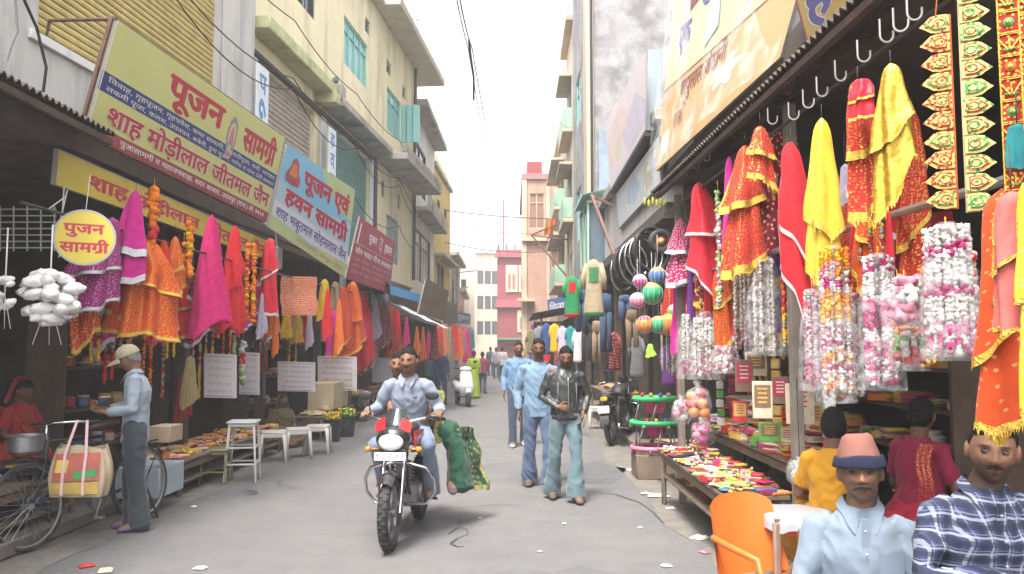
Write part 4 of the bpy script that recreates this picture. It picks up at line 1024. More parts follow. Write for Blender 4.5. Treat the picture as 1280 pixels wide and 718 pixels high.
def clump(mb, c, r, mi, rnd, n=8, m=5, rough=.5, sz=1):
    o = len(mb.v); mb.ball((0, 0, 0), (r, r, r * sz), n, m, mi)
    Q = Matrix.Rotation(rnd.uniform(0, 6), 4, 'Z') @ Matrix.Rotation(rnd.uniform(-.5, .5), 4, 'X')
    for i in range(o, len(mb.v)):
        p = Q @ Vector(mb.v[i]); f = 1 + rnd.uniform(-rough, rough * .7)
        mb.v[i] = (c[0] + p.x * f, c[1] + p.y * f, c[2] + p.z * f)
def strand(mb, p, L, r, seq, rnd, step=1.15, jit=.25, sway=.0):
    """flower heads threaded on one string; seq(t) gives the material index along the strand"""
    z = 0; k = 0
    while z < L:
        rr = r * rnd.uniform(.85, 1.15)
        clump(mb, (p[0] + rnd.uniform(-jit, jit) * r + sway * math.sin(z * 9), p[1] + rnd.uniform(-jit, jit) * r, p[2] - z), rr, seq(z / L, rnd), rnd)
        z += rr * step; k += 1
FL = dict(mari=mat('marigold_orange', (.74, .20, .008), rough=.8, var=.3, vs=50), mary=mat('marigold_yellow', (.74, .42, .015), rough=.8, var=.3, vs=50), white=mat('flower_white', (.58, .54, .51), rough=.7, var=.12, vs=40),
          pink=mat('flower_magenta', (.42, .025, .14), rough=.7, var=.3, vs=50), rose=mat('flower_pink', (.50, .17, .24), rough=.7, var=.25, vs=50), red=mat('flower_red', (.5, .02, .025), rough=.7, var=.3, vs=50),
          green=mat('flower_green', (.18, .32, .06), rough=.7, var=.3, vs=50), lime=mat('flower_lime', (.36, .46, .20), rough=.7, var=.2, vs=50), beads=mat('pearl_beads', (.38, .32, .25), rough=.35, var=.15, vs=50))
FLM = list(FL.values()); FLI = {k: i for i, k in enumerate(FL)}
FILM = film('clear_film', (.75, .76, .78), .13, .12)
def garland(label, px, y0, y1, X=None, Y=None, r=.03, bands=(('mari',),), seed=0, n=1, spread=0, string=14, group=None, name='garland', bag=None, tie=None, drop=0):
    """bands: names of flowers chosen along the length. n strands side by side; bag = (w0, w1) px: clear film sleeve round them"""
    rnd = random.Random(seed * 13 + int(px)); top = atx(px, y0, X) if X is not None else at(px, y0, Y)
    k = top.y / 1000; L = (y1 - y0) * k; mb = MB()
    def seq(t, q):
        b = bands[min(int(t * len(bands)), len(bands) - 1)]
        return FLI[q.choice(b)]
    for i in range(n):
        a = 2 * PI * i / n + rnd.uniform(-.3, .3); s = spread * k * (math.sqrt(rnd.random()) if n > 3 else 1)
        s *= 1.0
        strand(mb, (s * math.cos(a), s * math.sin(a) * .8, -rnd.uniform(0, .02) - (drop * L if n > 1 else 0)), L * rnd.uniform(.92, 1) * (1 - drop), r, seq, rnd)
        if n > 1: mb.tube([(0, 0, .01), (s * .4 * math.cos(a), s * .4 * math.sin(a), -L * drop * .6), (s * math.cos(a), s * math.sin(a) * .8, -L * drop)], .003, 4, FLI['rose'])
    if string: mb.tube([(0, 0, 0), (0, 0, string * k)], .003, 4, FLI['mary'] if tie is None else FLI[tie])
    ang = math.atan2(-top.x, top.y)
    if not bag:
        return tag(mb.build(name, FLM, None, 180, loc=top, rot=ang), label, 'garland', group)
    T = thing(name, label, 'garland', top, ang, group)
    mb.build('flower_strands', FLM, T, 180)
    f = MB(); b0, b1 = bag[0] * k / 2, bag[1] * k / 2; ph = rnd.uniform(0, 6)
    f.sheet(lambda u, v: ((b0 + (b1 - b0) * min(1, v * 2.4)) * (1 + .1 * math.sin(5 * 2 * PI * u + ph + 4 * v) + .05 * math.sin(11 * 2 * PI * u + 9 * v)) * math.cos(2 * PI * u),
                          (b0 + (b1 - b0) * min(1, v * 2.4)) * .8 * (1 + .1 * math.sin(4 * 2 * PI * u + ph)) * math.sin(2 * PI * u), .02 - (L + .05) * v), 40, 16, wrap=True)
    f.build('clear_sleeve', FILM, T, 180)
    return T

XR = 1.76    # the right awning edge line
def xr(px): return XR
# --- right: cloths from far to near
cloth('pink polka dotted scarf with silver edge hung beside bicycle rims', 851, 273, 362, X=1.8, w=(5, 40), m='pinkdot', trim=SILV, hem=((0, .95), (.4, 1), (1, .8)), seed=1)
cloth('plain magenta scarf tail hanging below the pink polka dotted scarf', 850, 345, 442, X=1.82, w=(16, 22), m='magenta', border=0, seed=2, string=0, hem=((0, 1), (1, .93)))
cloth('short red scarf with white edge, hung between polka dotted and magenta scarves', 873, 228, 400, X=1.74, w=(9, 46), m='redsat', trim=fab('white_lace', (.72, .68, .66)), hem=((0, .58), (.3, .66), (.55, .86), (.8, 1), (1, .72)), seed=3, lean=8, border=.06)
cloth('narrow magenta scarf with beaded edge near the maroon dotted cloth', 911, 196, 330, X=1.74, w=(7, 20), m='magenta', trim=SILV, seed=4, border=.02)
cloth('maroon cloth with gold dots behind the red and gold scarves', 968, 168, 330, X=1.95, w=(52, 60), m='maroon', border=0, wrap=.4, seed=5, hem=((0, 1), (1, .95)), amp=.08)
cloth('red and gold sequined scarf with slanting gold hem', 931, 182, 352, X=1.72, w=(10, 54), m='redgold', fringe=GOLD, hem=((0, 1), (.5, .95), (1, .72)), seed=6, border=.07)
cloth('small red scarf top with broad yellow tinsel edge above the slanting gold hem', 950, 158, 250, X=1.68, w=(8, 36), m='redgold', fringe=GOLD, hem=((0, .62), (.5, .8), (1, 1)), seed=7, border=.05)
cloth('long plain red scarf with white lace folds reaching almost to the goods', 988, 178, 472, X=1.72, w=(14, 48), m='red', trim=fab('white_lace', (.72, .68, .66)), hem=((0, .55), (.22, .52), (.45, .72), (.62, 1), (.82, .97), (1, .62)), seed=8, lean=6, p=.45, border=.05)
cloth('bright yellow scarf with gold fringe on its side', 1027, 148, 388, X=1.70, w=(12, 42), m='yelgold', fringe=GOLD, hem=((0, .72), (.3, .85), (.6, 1), (1, .8)), seed=9, p=.4, border=.035)
cloth('red beaded scarf with a folded red cap of cloth on top', 1072, 100, 285, X=1.70, w=(20, 36), m='redgold', fringe=GOLD, hem=((0, .95), (.5, 1), (1, .85)), seed=10, p=.5)
cloth('plain red cloth cap over the red beaded scarf', 1077, 99, 152, X=1.66, w=(16, 32), m='redsat', trim=GOLD, hem=((0, 1), (1, 1)), seed=11, p=.5, border=.015, string=0)
cloth('gold satin scarf with crinkled sheen, largest of the gold cloths', 1113, 80, 288, X=1.70, w=(14, 52), m='goldsat', fringe=GOLD, hem=((0, .92), (.25, 1), (.5, .9), (.7, .62), (1, .55)), seed=12, p=.55, border=.02)
cloth('dark red cloth panel hung flat behind the white and magenta garlands', 1150, 268, 368, X=2.2, w=(84, 88), m=fab('crimson_panel', (.30, .012, .03)), border=0, wrap=.25, hem=((0, 1), (1, 1)), seed=13, dep=.1, amp=.03)
cloth('large orange red dotted scarf at the right edge with gold fringed hem', 1256, 236, 545, X=1.58, w=(36, 68), m='oredot', fringe=GOLD, hem=((0, .93), (.4, 1), (1, .85)), seed=14, p=.3, border=.035, lean=-6, string=60, pleats=3, amp=.1)
cloth('salmon scarf draped over the large orange red one', 1264, 240, 432, X=1.48, w=(24, 46), m='salmon', trim=GOLD, hem=((0, .92), (1, 1)), seed=15, p=.4, border=.02, lean=-2, string=60)
cloth('yellow scarf at the very right edge of the view', 1290, 222, 522, X=1.50, w=(24, 44), m='yelgold', fringe=GOLD, hem=((0, .95), (.5, 1), (1, .9)), seed=16, p=.4, border=.02, string=60)
cloth('teal knotted cloth clip hanging between the embroidered strips and yellow scarf', 1271, 155, 216, X=1.56, w=(16, 26), m='teal', border=0, hem=((0, .8), (.5, 1), (1, .7)), seed=17, string=40)
cloth('small violet and white scarf peeping from behind the red beaded scarf', 1056, 205, 262, X=1.9, w=(8, 18), m='lilac', border=0, seed=18, string=40)
for i, (px, a, b, m_, lb) in enumerate(((862, 330, 440, 'purple', 'purple'), (884, 300, 420, 'red', 'plain red'), (1095, 285, 360, 'orgold', 'orange red'), (1066, 262, 345, 'red', 'narrow red'), (1110, 262, 345, 'redsat', 'glossy red'))):
    cloth('%s ribbon tassel between the right hand garlands%s' % (lb, ', farthest' if i == 0 else ''), px, a, b, X=1.86, w=(4, 11), m=m_, seed=30 + i, border=0, string=30, name='ribbon', cat='ribbon', nu=16, nv=12)

# embroidered torans: long strips of leaf shaped panels
TG = fab('toran_gold', (.60, .42, .12), ((.42, .03, .03), .02, .28, 0), rough=.5, metal=.2)
TR_ = fab('toran_red', (.52, .03, .02), GDOT)
TGR = mat('toran_green', (.05, .26, .06), rough=.6, var=.2, vs=30)
def toran(label, px0, px1, y0, y1, X, leaf, body, side, seed=0, bottom=None):
    a, b = atx(px0, y0, X), atx(px1, y0, X); k = a.y / 1000; W = abs(px1 - px0) * k; L = (y1 - y0) * k; mb = MB()
    n = max(2, round((y1 - y0) / 24.0)); h = L / n
    # ribbon back
    xs = -W / 2 if side > 0 else W / 2
    mb.sheet(lambda u, v: (-W * .22 + W * .44 * u + (-side) * W * .24, .012 * math.sin(5 * v + seed), -L * v), 3, 24, 1, W, L)
    for i in range(n):
        z = -h * (i + .5); x0 = (-side) * W * .1
        def leafpoly(s, z_off=0):
            return [(x0 + side * dx * W * s, z + dz * h * s) for dx, dz in ((-.3, .42), (.05, .46), (.28, .40), (.42, .2), (.62, -.06), (.44, -.22), (.26, -.42), (.04, -.48), (-.3, -.44))]
        P = leafpoly(1); yb = -.008 - .004 * (i % 2)
        f = lambda P, y, t, mi: mb.add([(p[0], y, p[1]) for p in P] + [(p[0], y - t, p[1]) for p in P], [list(range(len(P))), list(range(len(P), 2 * len(P)))[::-1]] + [[q, (q + 1) % len(P), len(P) + (q + 1) % len(P), len(P) + q] for q in range(len(P))], mi)
        f(P, yb, .005, 0)
        f(leafpoly(.72), yb - .006, .003, 2 if i % 3 else 3)
        f(leafpoly(.58), yb - .0095, .002, 0)
        mb.tube([(x0 + side * .1 * W * math.cos(t) * 1.6, yb - .012, z + .2 * h * math.sin(t)) for t in np.linspace(0, 2 * PI, 10, False)], .0022, 4, 2 if i % 2 else 3, closed=True)
    if y0 > 0: mb.tube([(0, 0, 0), (.01, 0, .1)], .003, 4, 1)
    top = (a + b) / 2; ang = math.atan2(-top.x, top.y)
    return tag(mb.build('embroidered_strip', [leaf, body, TR_, TGR], None, 30, loc=top, rot=ang), label, 'toran', None)
toran('gold embroidered door strip hanging right of the gold satin scarf', 1152, 1188, 20, 264, 1.66, TG, fab('toran_orange', (.58, .14, .03)), -1, 1)
toran('gold and green embroidered door strip, middle of three at top right', 1196, 1232, -40, 268, 1.60, fab('toran_pale_gold', (.62, .48, .18), ((.06, .24, .06), .025, .25, 0), rough=.5, metal=.15), fab('toran_cream', (.60, .48, .26)), 1, 2)
def flat_strip(label, px0, px1, y0, y1, X, seed):
    a, b = atx(px0, y0, X), atx(px1, y0, X); k = a.y / 1000; W = abs(px1 - px0) * k; L = (y1 - y0) * k; mb = MB()
    mb.box((0, 0, -L / 2), (W, .006, L), 0, b=.002); mb.box((-W * .46, -.005, -L / 2), (W * .09, .006, L), 1, b=.002); mb.box((W * .46, -.005, -L / 2), (W * .09, .006, L), 1, b=.002)
    n = int(L / (W * 1.1)); h = L / n
    for i in range(n):
        z = -h * (i + .5)
        for s in (-1, 1): mb.box((0, -.0055, z + s * h * .46), (W * .8, .004, h * .05), 1, b=.001)
        if i % 2 == 0:
            mb.ball((0, -.005, z), (W * .26, .006, W * .26), 12, 6, 2 + (i // 2 + seed) % 2); mb.ball((0, -.011, z), (W * .13, .005, W * .13), 10, 6, 1); mb.ball((0, -.016, z), (W * .05, .004, W * .05), 8, 6, 4)
        else:
            for t in (-1, 0, 1):
                mb.box((t * W * .24, -.0055, z), (W * .09, .004, h * .6), 1, ry(.6 * t), b=.001)
                mb.ball((t * W * .22, -.006, z - h * .22), (W * .08, .005, W * .08), 8, 5, 3)
    top = (a + b) / 2; ang = math.atan2(-top.x, top.y)
    return tag(mb.build('embroidered_strip', [TR_, GOLD, CL['orange'], TGR, SILV], None, 30, loc=top, rot=ang), label, 'toran')
flat_strip('red embroidered door strip with gold borders and round motifs at top right', 1245, 1270, -40, 246, 1.56, 0)
flat_strip('red and green embroidered door strip cut by the right edge', 1272, 1298, -40, 168, 1.52, 1)

# wire hooks under the right awning
hk = MB(); pts = [(0, 0, .07), (0, 0, .0)] + [(.026 - .026 * math.cos(t), 0, -.028 * math.sin(t)) for t in np.linspace(.3, PI, 8)] + [(.052, 0, .02)]
hk.tube(pts, .0045, 6)
HOOK = hk.mesh('wire_hook', mat('hook_wire', (.40, .38, .36), rough=.4, metal=.6, var=.15))
for i, (x, y) in enumerate(((947, 134), (929, 152), (912, 167), (994, 144), (1012, 129), (1029, 114), (1052, 94), (874, 207), (860, 217), (887, 197), (1108, 45), (1142, 17), (1080, 70), (968, 150), (1125, 32), (845, 228))):
    o = bpy.data.objects.new('wire_hook', HOOK); COL.objects.link(o); o.location = atx(x - 8, y, 1.72); o.rotation_euler.z = random.Random(i).uniform(-.5, .2)
    tag(o, 'bent grey wire hook hanging under the right awning edge', 'hook', 'wire hooks along the right awning edge')
    o.scale = (1.15, 1.15, 1.15)

# --- right: garlands
garland('string of white and lime pompoms hanging past the red scarf with white edge', 897, 240, 388, X=1.76, r=.026, bands=(('lime',), ('white',), ('white', 'rose'), ('lime',), ('white', 'rose'), ('lime', 'white')), seed=1)
garland('cluster of white and pink garlands below the short red scarf', 880, 392, 470, X=1.78, r=.018, bands=(('white',), ('white', 'beads'), ('rose', 'white')), n=9, spread=20, seed=2, drop=.1, bag=(14, 46))
garland('white tassel garland with pink tip hanging by the magenta scarf tail', 858, 395, 470, X=1.8, r=.02, bands=(('white',), ('white',), ('white', 'beads'), ('pink',)), n=4, spread=8, seed=3, bag=(8, 26))
garland('bunch of pearl bead garlands below the slanting gold hem', 928, 335, 438, X=1.8, r=.014, bands=(('beads',), ('beads', 'white'), ('beads', 'white'), ('beads', 'rose')), n=9, spread=15, seed=4)
garland('pale bead garlands wrapped in film behind the long plain red scarf', 956, 325, 440, X=1.84, r=.014, bands=(('beads', 'white'), ('white',), ('beads', 'white')), n=10, spread=20, seed=5, bag=(20, 50))
garland('pink and white garlands in film between the long red and yellow scarves', 1015, 365, 482, X=1.76, r=.013, bands=(('rose', 'white'), ('pink', 'white'), ('rose', 'white'), ('pink', 'rose')), n=12, spread=12, seed=6, bag=(12, 34))
garland('clear sleeve of orange and white garlands under the bright yellow scarf', 1040, 312, 496, X=1.70, r=.0135, bands=(('mary', 'mari'), ('white', 'rose', 'mari'), ('white', 'pink'), ('mari', 'mary'), ('mari', 'mary'), ('white', 'rose'), ('white', 'pink'), ('mari', 'mary', 'white'), ('pink', 'white'), ('mari', 'white')), n=17, spread=19, seed=7, bag=(14, 48))
garland('clear sleeve of white garlands with a magenta middle band', 1097, 322, 480, X=1.70, r=.0135, bands=(('white', 'pink'), ('white',), ('white',), ('pink',), ('pink',), ('white',), ('white', 'pink'), ('pink', 'white'), ('white', 'pink')), n=20, spread=20, seed=8, bag=(18, 52))
garland('big clear sleeve of white and magenta garlands before the dark red panel', 1182, 285, 442, X=1.66, r=.015, bands=(('white',), ('pink', 'white'), ('white',), ('white',), ('pink', 'pink', 'white'), ('white',), ('white',), ('pink', 'white'), ('pink', 'white')), n=22, spread=27, seed=9, bag=(22, 66))
garland('clear bag of puffy pale pink flowers beside the big white and magenta sleeve', 1130, 352, 402, X=1.64, r=.03, bands=(('rose', 'white'), ('white', 'rose'), ('rose',)), n=7, spread=20, seed=10, bag=(12, 52))
garland('red white and green garlands below the puffy pale pink bag', 1133, 400, 455, X=1.72, r=.018, bands=(('red', 'mari'), ('white', 'green'), ('red', 'white')), n=7, spread=18, seed=11, bag=(30, 46))
garland('rust red beaded garlands hanging right of the big white magenta sleeve', 1205, 318, 430, X=1.8, r=.014, bands=(('red', 'beads'), ('beads', 'white'), ('red',)), n=8, spread=16, seed=12)
garland('brown and gold bead garlands behind the gold satin scarf', 1092, 262, 330, X=1.9, r=.012, bands=(('beads', 'mary'), ('red', 'beads')), n=8, spread=18, seed=13)
garland('bead strings hanging beside the polka dotted scarf', 905, 350, 450, X=1.95, r=.012, bands=(('beads',), ('white', 'red')), n=6, spread=16, seed=14)
garland('puffy pink bags hanging low before the shelves', 905, 435, 462, X=1.78, r=.026, bands=(('rose', 'white'),), n=5, spread=14, seed=16, bag=(20, 36))
garland('pale garland sleeve hanging above the seated women', 1065, 370, 470, X=1.95, r=.018, bands=(('white', 'rose'), ('rose', 'white')), n=6, spread=10, seed=17, bag=(10, 26))

# --- left: cloths, along the sign line
XL = -3.72
cloth('sheer magenta scarf with silver trim spreading left beside the round sign', 140, 272, 408, X=-3.8, w=(14, 60), m='magsheer', trim=SILV, fringe=SILV, hem=((0, 1), (.4, .92), (.7, .8), (1, .72)), lean=-20, seed=40, border=.05)
cloth('magenta scarf with broad silver border hung high beside the marigold rope', 170, 238, 362, X=XL, w=(8, 38), m='magenta', trim=SILV, hem=((0, 1), (.6, .96), (1, .9)), lean=-4, seed=41, border=.07)
cloth('orange red fringed scarf spread wide under the marigold rope', 184, 298, 424, X=XL, w=(16, 84), m='orgold', fringe=GOLD, hem=((0, .88), (.3, .97), (.7, 1), (1, .85)), lean=0, seed=42, border=.05, pleats=5)
cloth('plain orange red scarf inside the spread of the fringed one', 205, 300, 415, X=-3.66, w=(8, 30), m=fab('vermilion', (.70, .06, .015)), border=0, hem=((0, .9), (1, 1)), lean=4, seed=43)
cloth('small gold orange scarf right of the marigold rope', 219, 296, 380, X=XL, w=(6, 24), m='orgold', fringe=GOLD, seed=44)
cloth('hot pink pointed scarf, tallest of the pink ones on the left', 265, 268, 432, X=XL, w=(8, 46), m='pink', border=.0, hem=((0, .95), (.3, 1), (.7, .8), (1, .86)), seed=45, string=30)
cloth('plain red pointed scarf next to the hot pink one', 294, 282, 424, X=XL, w=(6, 32), m='red', border=0.02, hem=((0, 1), (.5, .92), (1, .97)), lean=-3, seed=46, string=24)
cloth('red scarf with white print at its neck below the blue sign', 338, 298, 398, X=XL, w=(10, 24), m='redsat', trim=CL['white'], hem=((0, .95), (1, 1)), seed=47, border=.04)
cloth('narrow lilac white scarf hung beside the red printed one', 328, 366, 426, X=-3.8, w=(4, 13), m='lilac', border=0, seed=48, string=60)
cloth('thin orange strip hanging under the red printed scarf', 345, 388, 450, X=-3.75, w=(5, 8), m='orange', border=0, seed=49, string=8, nu=12, nv=12)
cloth('square orange patterned cloth pegged flat on the left rail', 374, 346, 395, X=-3.55, w=(42, 46), m='orpat', border=0, wrap=.28, dep=.15, amp=.05, hem=((0, 1), (1, 1)), seed=50, string=0, turn=-.2)
cloth('plain yellow cloth hanging right of the square patterned one', 406, 349, 402, X=-3.5, w=(8, 17), m='yellow', border=0, seed=51, hem=((0, 1), (1, .95)))
cloth('tan cloth between the yellow cloth and the red bundles', 419, 352, 405, X=-3.5, w=(8, 14), m='brown', border=0, seed=52, hem=((0, 1), (1, .95)))
cloth('small dark yellow cloth low under the square patterned one', 358, 392, 424, X=-3.9, w=(8, 14), m='yellow', border=0, seed=53, hem=((0, 1), (1, .9)))
cloth('ochre cloth low beside the small dark yellow cloth', 372, 394, 430, X=-3.95, w=(8, 15), m=fab('ochre_cloth', (.5, .32, .04)), border=0, seed=54, hem=((0, 1), (1, .9)))
cloth('thin lilac and red strip hanging low behind the white posters', 387, 392, 440, X=-3.9, w=(5, 10), m='lilac', border=0, seed=55, nu=16)
for i, (px, a, b, w_, m_, lb) in enumerate(((419, 388, 446, 22, 'magenta', 'magenta white speckled scarf at the left of the red bundle'), (428, 358, 440, 20, 'redgold', 'gold speckled red scarf second in the red bundle'), (441, 352, 450, 30, 'orgold', 'orange gold chunari scarf in the middle of the red bundle'),
        (454, 362, 470, 26, 'redsat', 'long glossy red scarf in the red bundle'), (461, 385, 468, 22, 'pinkdot', 'white spotted pink scarf at the right end of the red bundle'))):
    cloth(lb, px, a, b, X=-3.42, w=(8, w_), m=m_, fringe=GOLD if 'gold' in m_ else None, seed=60 + i, border=.03)
cloth('white lilac pointed scarf between two red groups on the left', 469, 370, 432, X=-3.25, w=(3, 16), m='lilac', border=0, seed=66)
for i, (px, a, b, w_, m_, lb) in enumerate(((481, 374, 438, 14, 'pinkdot', 'pink white spotted scarf right of the white lilac one'), (489, 380, 455, 15, 'orgold', 'orange red gold scarf hanging below the faded red sign'), (496, 382, 448, 13, 'red', 'slim red scarf at the end of the group below the faded red sign'))):
    cloth(lb, px, a, b, X=-3.2, w=(4, w_), m=m_, seed=70 + i, border=.03)
far = [(543, 410, 452, 'maroon'), (549, 405, 450, 'redgold'), (556, 402, 448, 'orpat'), (562, 408, 455, 'brown'), (568, 404, 446, 'red'), (574, 410, 452, 'orange'), (579, 406, 450, 'pinkdot'), (584, 412, 456, 'pink'), (588, 410, 440, 'teal')]
nm = dict(maroon='maroon dotted', redgold='red gold', orpat='orange patterned', brown='tan', red='plain red', orange='plain orange', pinkdot='spotted pink', pink='hot pink', teal='teal')
for i, (px, a, b, m_) in enumerate(far):
    cloth('%s garment hung far down the left side near the parked scooter' % nm[m_], px, a, b, Y=22 + i * 1.1, w=(6, 11), m=m_, seed=80 + i, border=0, string=6, nu=20, nv=14, group='garments far down the left side', name='garment', cat='garment')

# --- left: garlands, cotton, paper bags, posters
garland('thick rope of orange marigolds hanging under the yellow signs', 193, 238, 322, X=-3.66, r=.058, bands=(('mari',), ('mari',), ('mari', 'red'), ('mari',)), seed=20, string=16)
garland('yellow orange marigold garland hung left of the hot pink scarf', 238, 280, 352, X=XL, r=.046, bands=(('mari', 'mary'), ('mary', 'mari'), ('mari',)), seed=21)
garland('second strand of orange marigolds behind the yellow orange one', 230, 305, 358, X=-3.8, r=.036, bands=(('mari',),), seed=22)
garland('orange and red marigold garland right of the plain red scarf', 314, 306, 405, X=XL, r=.04, bands=(('mari',), ('mari', 'red'), ('mari',), ('mari', 'mary'), ('mari', 'red')), n=2, spread=4, seed=23)
garland('white and red flower garland hanging low between paper bags', 304, 428, 478, X=-3.75, r=.045, bands=(('white',), ('red',), ('white',), ('white', 'green')), seed=24, string=40)
garland('green leaf garland hanging low beside the white red one', 293, 420, 452, X=-3.8, r=.03, bands=(('green', 'lime'),), seed=25, string=40)
for i, (px, a, b, bb) in enumerate(((165, 385, 470, ('beads', 'rose')), (205, 420, 500, ('beads', 'red')), (228, 410, 480, ('beads', 'mary')), (345, 400, 440, ('mari', 'red')), (395, 400, 445, ('red', 'beads')))):
    garland('thin strand of beads in the dark shop behind the left scarves', px, a, b, X=-4.3, r=.018, bands=(bb,), seed=26 + i, string=50, group='bead strands inside the left shop')
COT = mat('cotton_white', (.74, .735, .73), rough=.85, var=.06, vs=20, bump=.5, bs=30)
def cotton(label, px, py, X, wpx, hpx, n, seed):
    r = random.Random(seed); c = atx(px, py, X); k = c.y / 1000; W, H = wpx * k / 2, hpx * k / 2
    T = thing('cotton_bunch', label, 'cotton', c + Vector((0, 0, H)), 0)
    for i in range(n):
        a, z = r.uniform(0, 2 * PI), r.uniform(-1, 1); q = math.sqrt(max(.05, 1 - z * z)) * r.uniform(.65, 1)
        m = MB(); m.ball((0, 0, 0), (W * .33, W * .19, W * .17), 16, 10)
        m.v = [tuple(np.array(p) * (1 + .3 * mnoise.noise(Vector(p) * 34 + Vector((i, 0, 0))))) for p in m.v]
        o = m.build('cotton_pack', COT, T, 180); o.location = (W * .72 * q * math.cos(a), W * .6 * q * math.sin(a), -H + H * .78 * z); o.rotation_euler = (r.uniform(-.4, .4), r.uniform(-.3, .3), r.uniform(0, 6))
    m = MB(); m.tube([(0, 0, -H), (0, 0, .35)], .006, 5)
    for a in (0, 2, 4): m.tube([(0, 0, -H), (W * .4 * math.cos(a), W * .4 * math.sin(a), -2.6 * H)], .003, 4)
    m.build('string', COT, T, 180)
cotton('big bunch of white cotton packs hanging below the round yellow sign', 62, 372, -3.7, 86, 74, 48, 1)
cotton('second bunch of white cotton packs cut by the left edge', 6, 368, -3.9, 46, 54, 16, 2)
m = MB()
for i, (x, y, x2, y2) in enumerate(((80, 235, 74, 322), (84, 238, 70, 300), (60, 262, 82, 246))): m.tube([atx(x, y, -3.85), atx(x2, y2, -3.85)], .006, 5)
piece(None, 'twine', 'pale twine strings tied beside the round yellow sign', 'string', m, CL['white'])
PAPER = mat('white_paper', (.50, .485, .50), rough=.8, var=.06, vs=5); PINKI = mat('pink_print', (.45, .10, .16), rough=.8, var=.15)
def print_sheet(label, x0, y0, x1, y1, X, ink, name='poster', cat='poster', seed=0, deep=.01):
    r = random.Random(seed); Y = atx((x0 + x1) / 2, y0, X).y
    a, b, c, d = at(x0, y0, Y), at(x1, y0 + (y1 - y0) * .03, Y), at(x1, y1, Y), at(x0, y1 - 1, Y); it = []
    for row in range(5):
        it.append(('text', 'शी गणेश लाभ शुभ'[:12 + row % 3], .12 + .05 * (row % 2), .88, .12 + .17 * row, .21 + .17 * row, 2, .0))
    it.append(('rect', .06, .05, .94, .07, 2)); it.append(('rect', .06, .95, .94, .97, 2))
    m = MB(); board(m, a, b, c, d, it, deep, 0, 1)
    return piece(None, name, label, cat, m, [PAPER, PAPER, ink], None, 0)
print_sheet('white paper carrier bag with faint print, hung in front of the brooms', 255, 442, 294, 498, -3.75, mat('faint_print', (.30, .22, .30), var=.1), 'paper_bag', 'paper bag', 1, .06)
print_sheet('white carrier bag hanging behind the white and red garland', 299, 440, 323, 494, -3.85, mat('faint_print', (.30, .22, .30), var=.1), 'paper_bag', 'paper bag', 2, .06)
print_sheet('grey white printed sheet hung left of the larger pink printed one', 347, 452, 394, 490, -3.7, mat('grey_pink_print', (.34, .14, .22), var=.1), seed=3)
print_sheet('large white sheet with pink print hung above the left tables', 397, 445, 446, 489, -3.5, PINKI, seed=4)
print_sheet('small white sheet with violet print hanging below the red scarves', 465, 447, 491, 479, -3.25, mat('violet_print', (.42, .36, .55), var=.1), seed=5)
cloth('straw coloured broom bundle hanging head down near the paper bags', 238, 445, 512, X=-3.85, w=(8, 20), m=fab('straw', (.34, .27, .12)), border=0, seed=90, string=40, name='broom', cat='broom', pleats=9, amp=.1)
cloth('dark red cloth hung low behind the tall white stool', 230, 470, 530, X=-4.1, w=(14, 20), m=fab('deep_red', (.28, .02, .03)), border=0, seed=91, string=40)

# crowded second rows behind the front hangings
KIND = dict(red='plain red', redgold='gold speckled red', magenta='plain magenta', maroon='maroon dotted', orgold='orange chunari', pink='hot pink', pinkdot='polka dotted pink', redsat='glossy red', orange='plain orange', purple='purple', yelgold='shiny yellow', magsheer='sheer magenta')
def second_row(where, pxs, X, zt, cols, seed, group, Lr, wpx):
    r = random.Random(seed)
    for i, px in enumerate(pxs):
        Xq = X + r.uniform(-.12, .12); Y = abs(Xq / ((px - 640) / 1000)); z = zt + r.uniform(-.2, .12); L = r.uniform(*Lr); c = cols[i % len(cols)] if r.random() < .7 else r.choice(cols)
        y0 = 434 - (z - CAM_H) / Y * 1000; y1 = y0 + L / Y * 1000; k = 7.0 / Y
        cloth('%s scarf in the crowded row %s' % (KIND[c], where), px, y0, y1, Y=Y, w=(7 * k, wpx * k * r.uniform(.8, 1.3)), m=c, trim=r.choice((GOLD, GOLD, SILV)), border=r.choice((.02, .05, .06)), fringe=GOLD if r.random() < .4 else None,
              hem=((0, r.uniform(.7, 1)), (.4, 1), (.7, r.uniform(.75, 1)), (1, r.uniform(.6, .95))), seed=seed * 50 + i, string=20, nu=30, nv=20, group=group, p=r.uniform(.45, .8))
second_row('behind the front hangings on the left', [108, 132, 152, 176, 200, 226, 250, 276, 302, 322, 340, 362, 384, 404], -4.02, 2.72, ('redgold', 'magenta', 'red', 'orgold', 'pink', 'redsat', 'maroon'), 7, 'second row of scarves on the left', (.75, 1.15), 34)
second_row('under the faded red sign', [410, 424, 436, 450, 463, 475, 486, 498, 508], -3.3, 2.62, ('red', 'orgold', 'redgold', 'pink', 'redsat', 'orange'), 8, 'scarves crowded under the faded red sign', (.9, 1.35), 30)
second_row('past the blue tarpaulin on the left', [521, 529, 536, 544, 552, 560, 568], -3.0, 2.4, ('orange', 'orgold', 'pink', 'magenta', 'red'), 9, 'scarves past the blue tarpaulin', (.9, 1.3), 34)
second_row('behind the front hangings on the right', [838, 858, 868, 882, 892, 904, 916, 926, 938, 952, 962, 976, 1000, 1014, 1022, 1046, 1060, 1084, 1126, 1140], 1.98, 2.78, ('redgold', 'magenta', 'red', 'maroon', 'pink', 'orgold', 'purple', 'redsat'), 10, 'second row of scarves on the right', (.6, 1.15), 26)
r = random.Random(77)
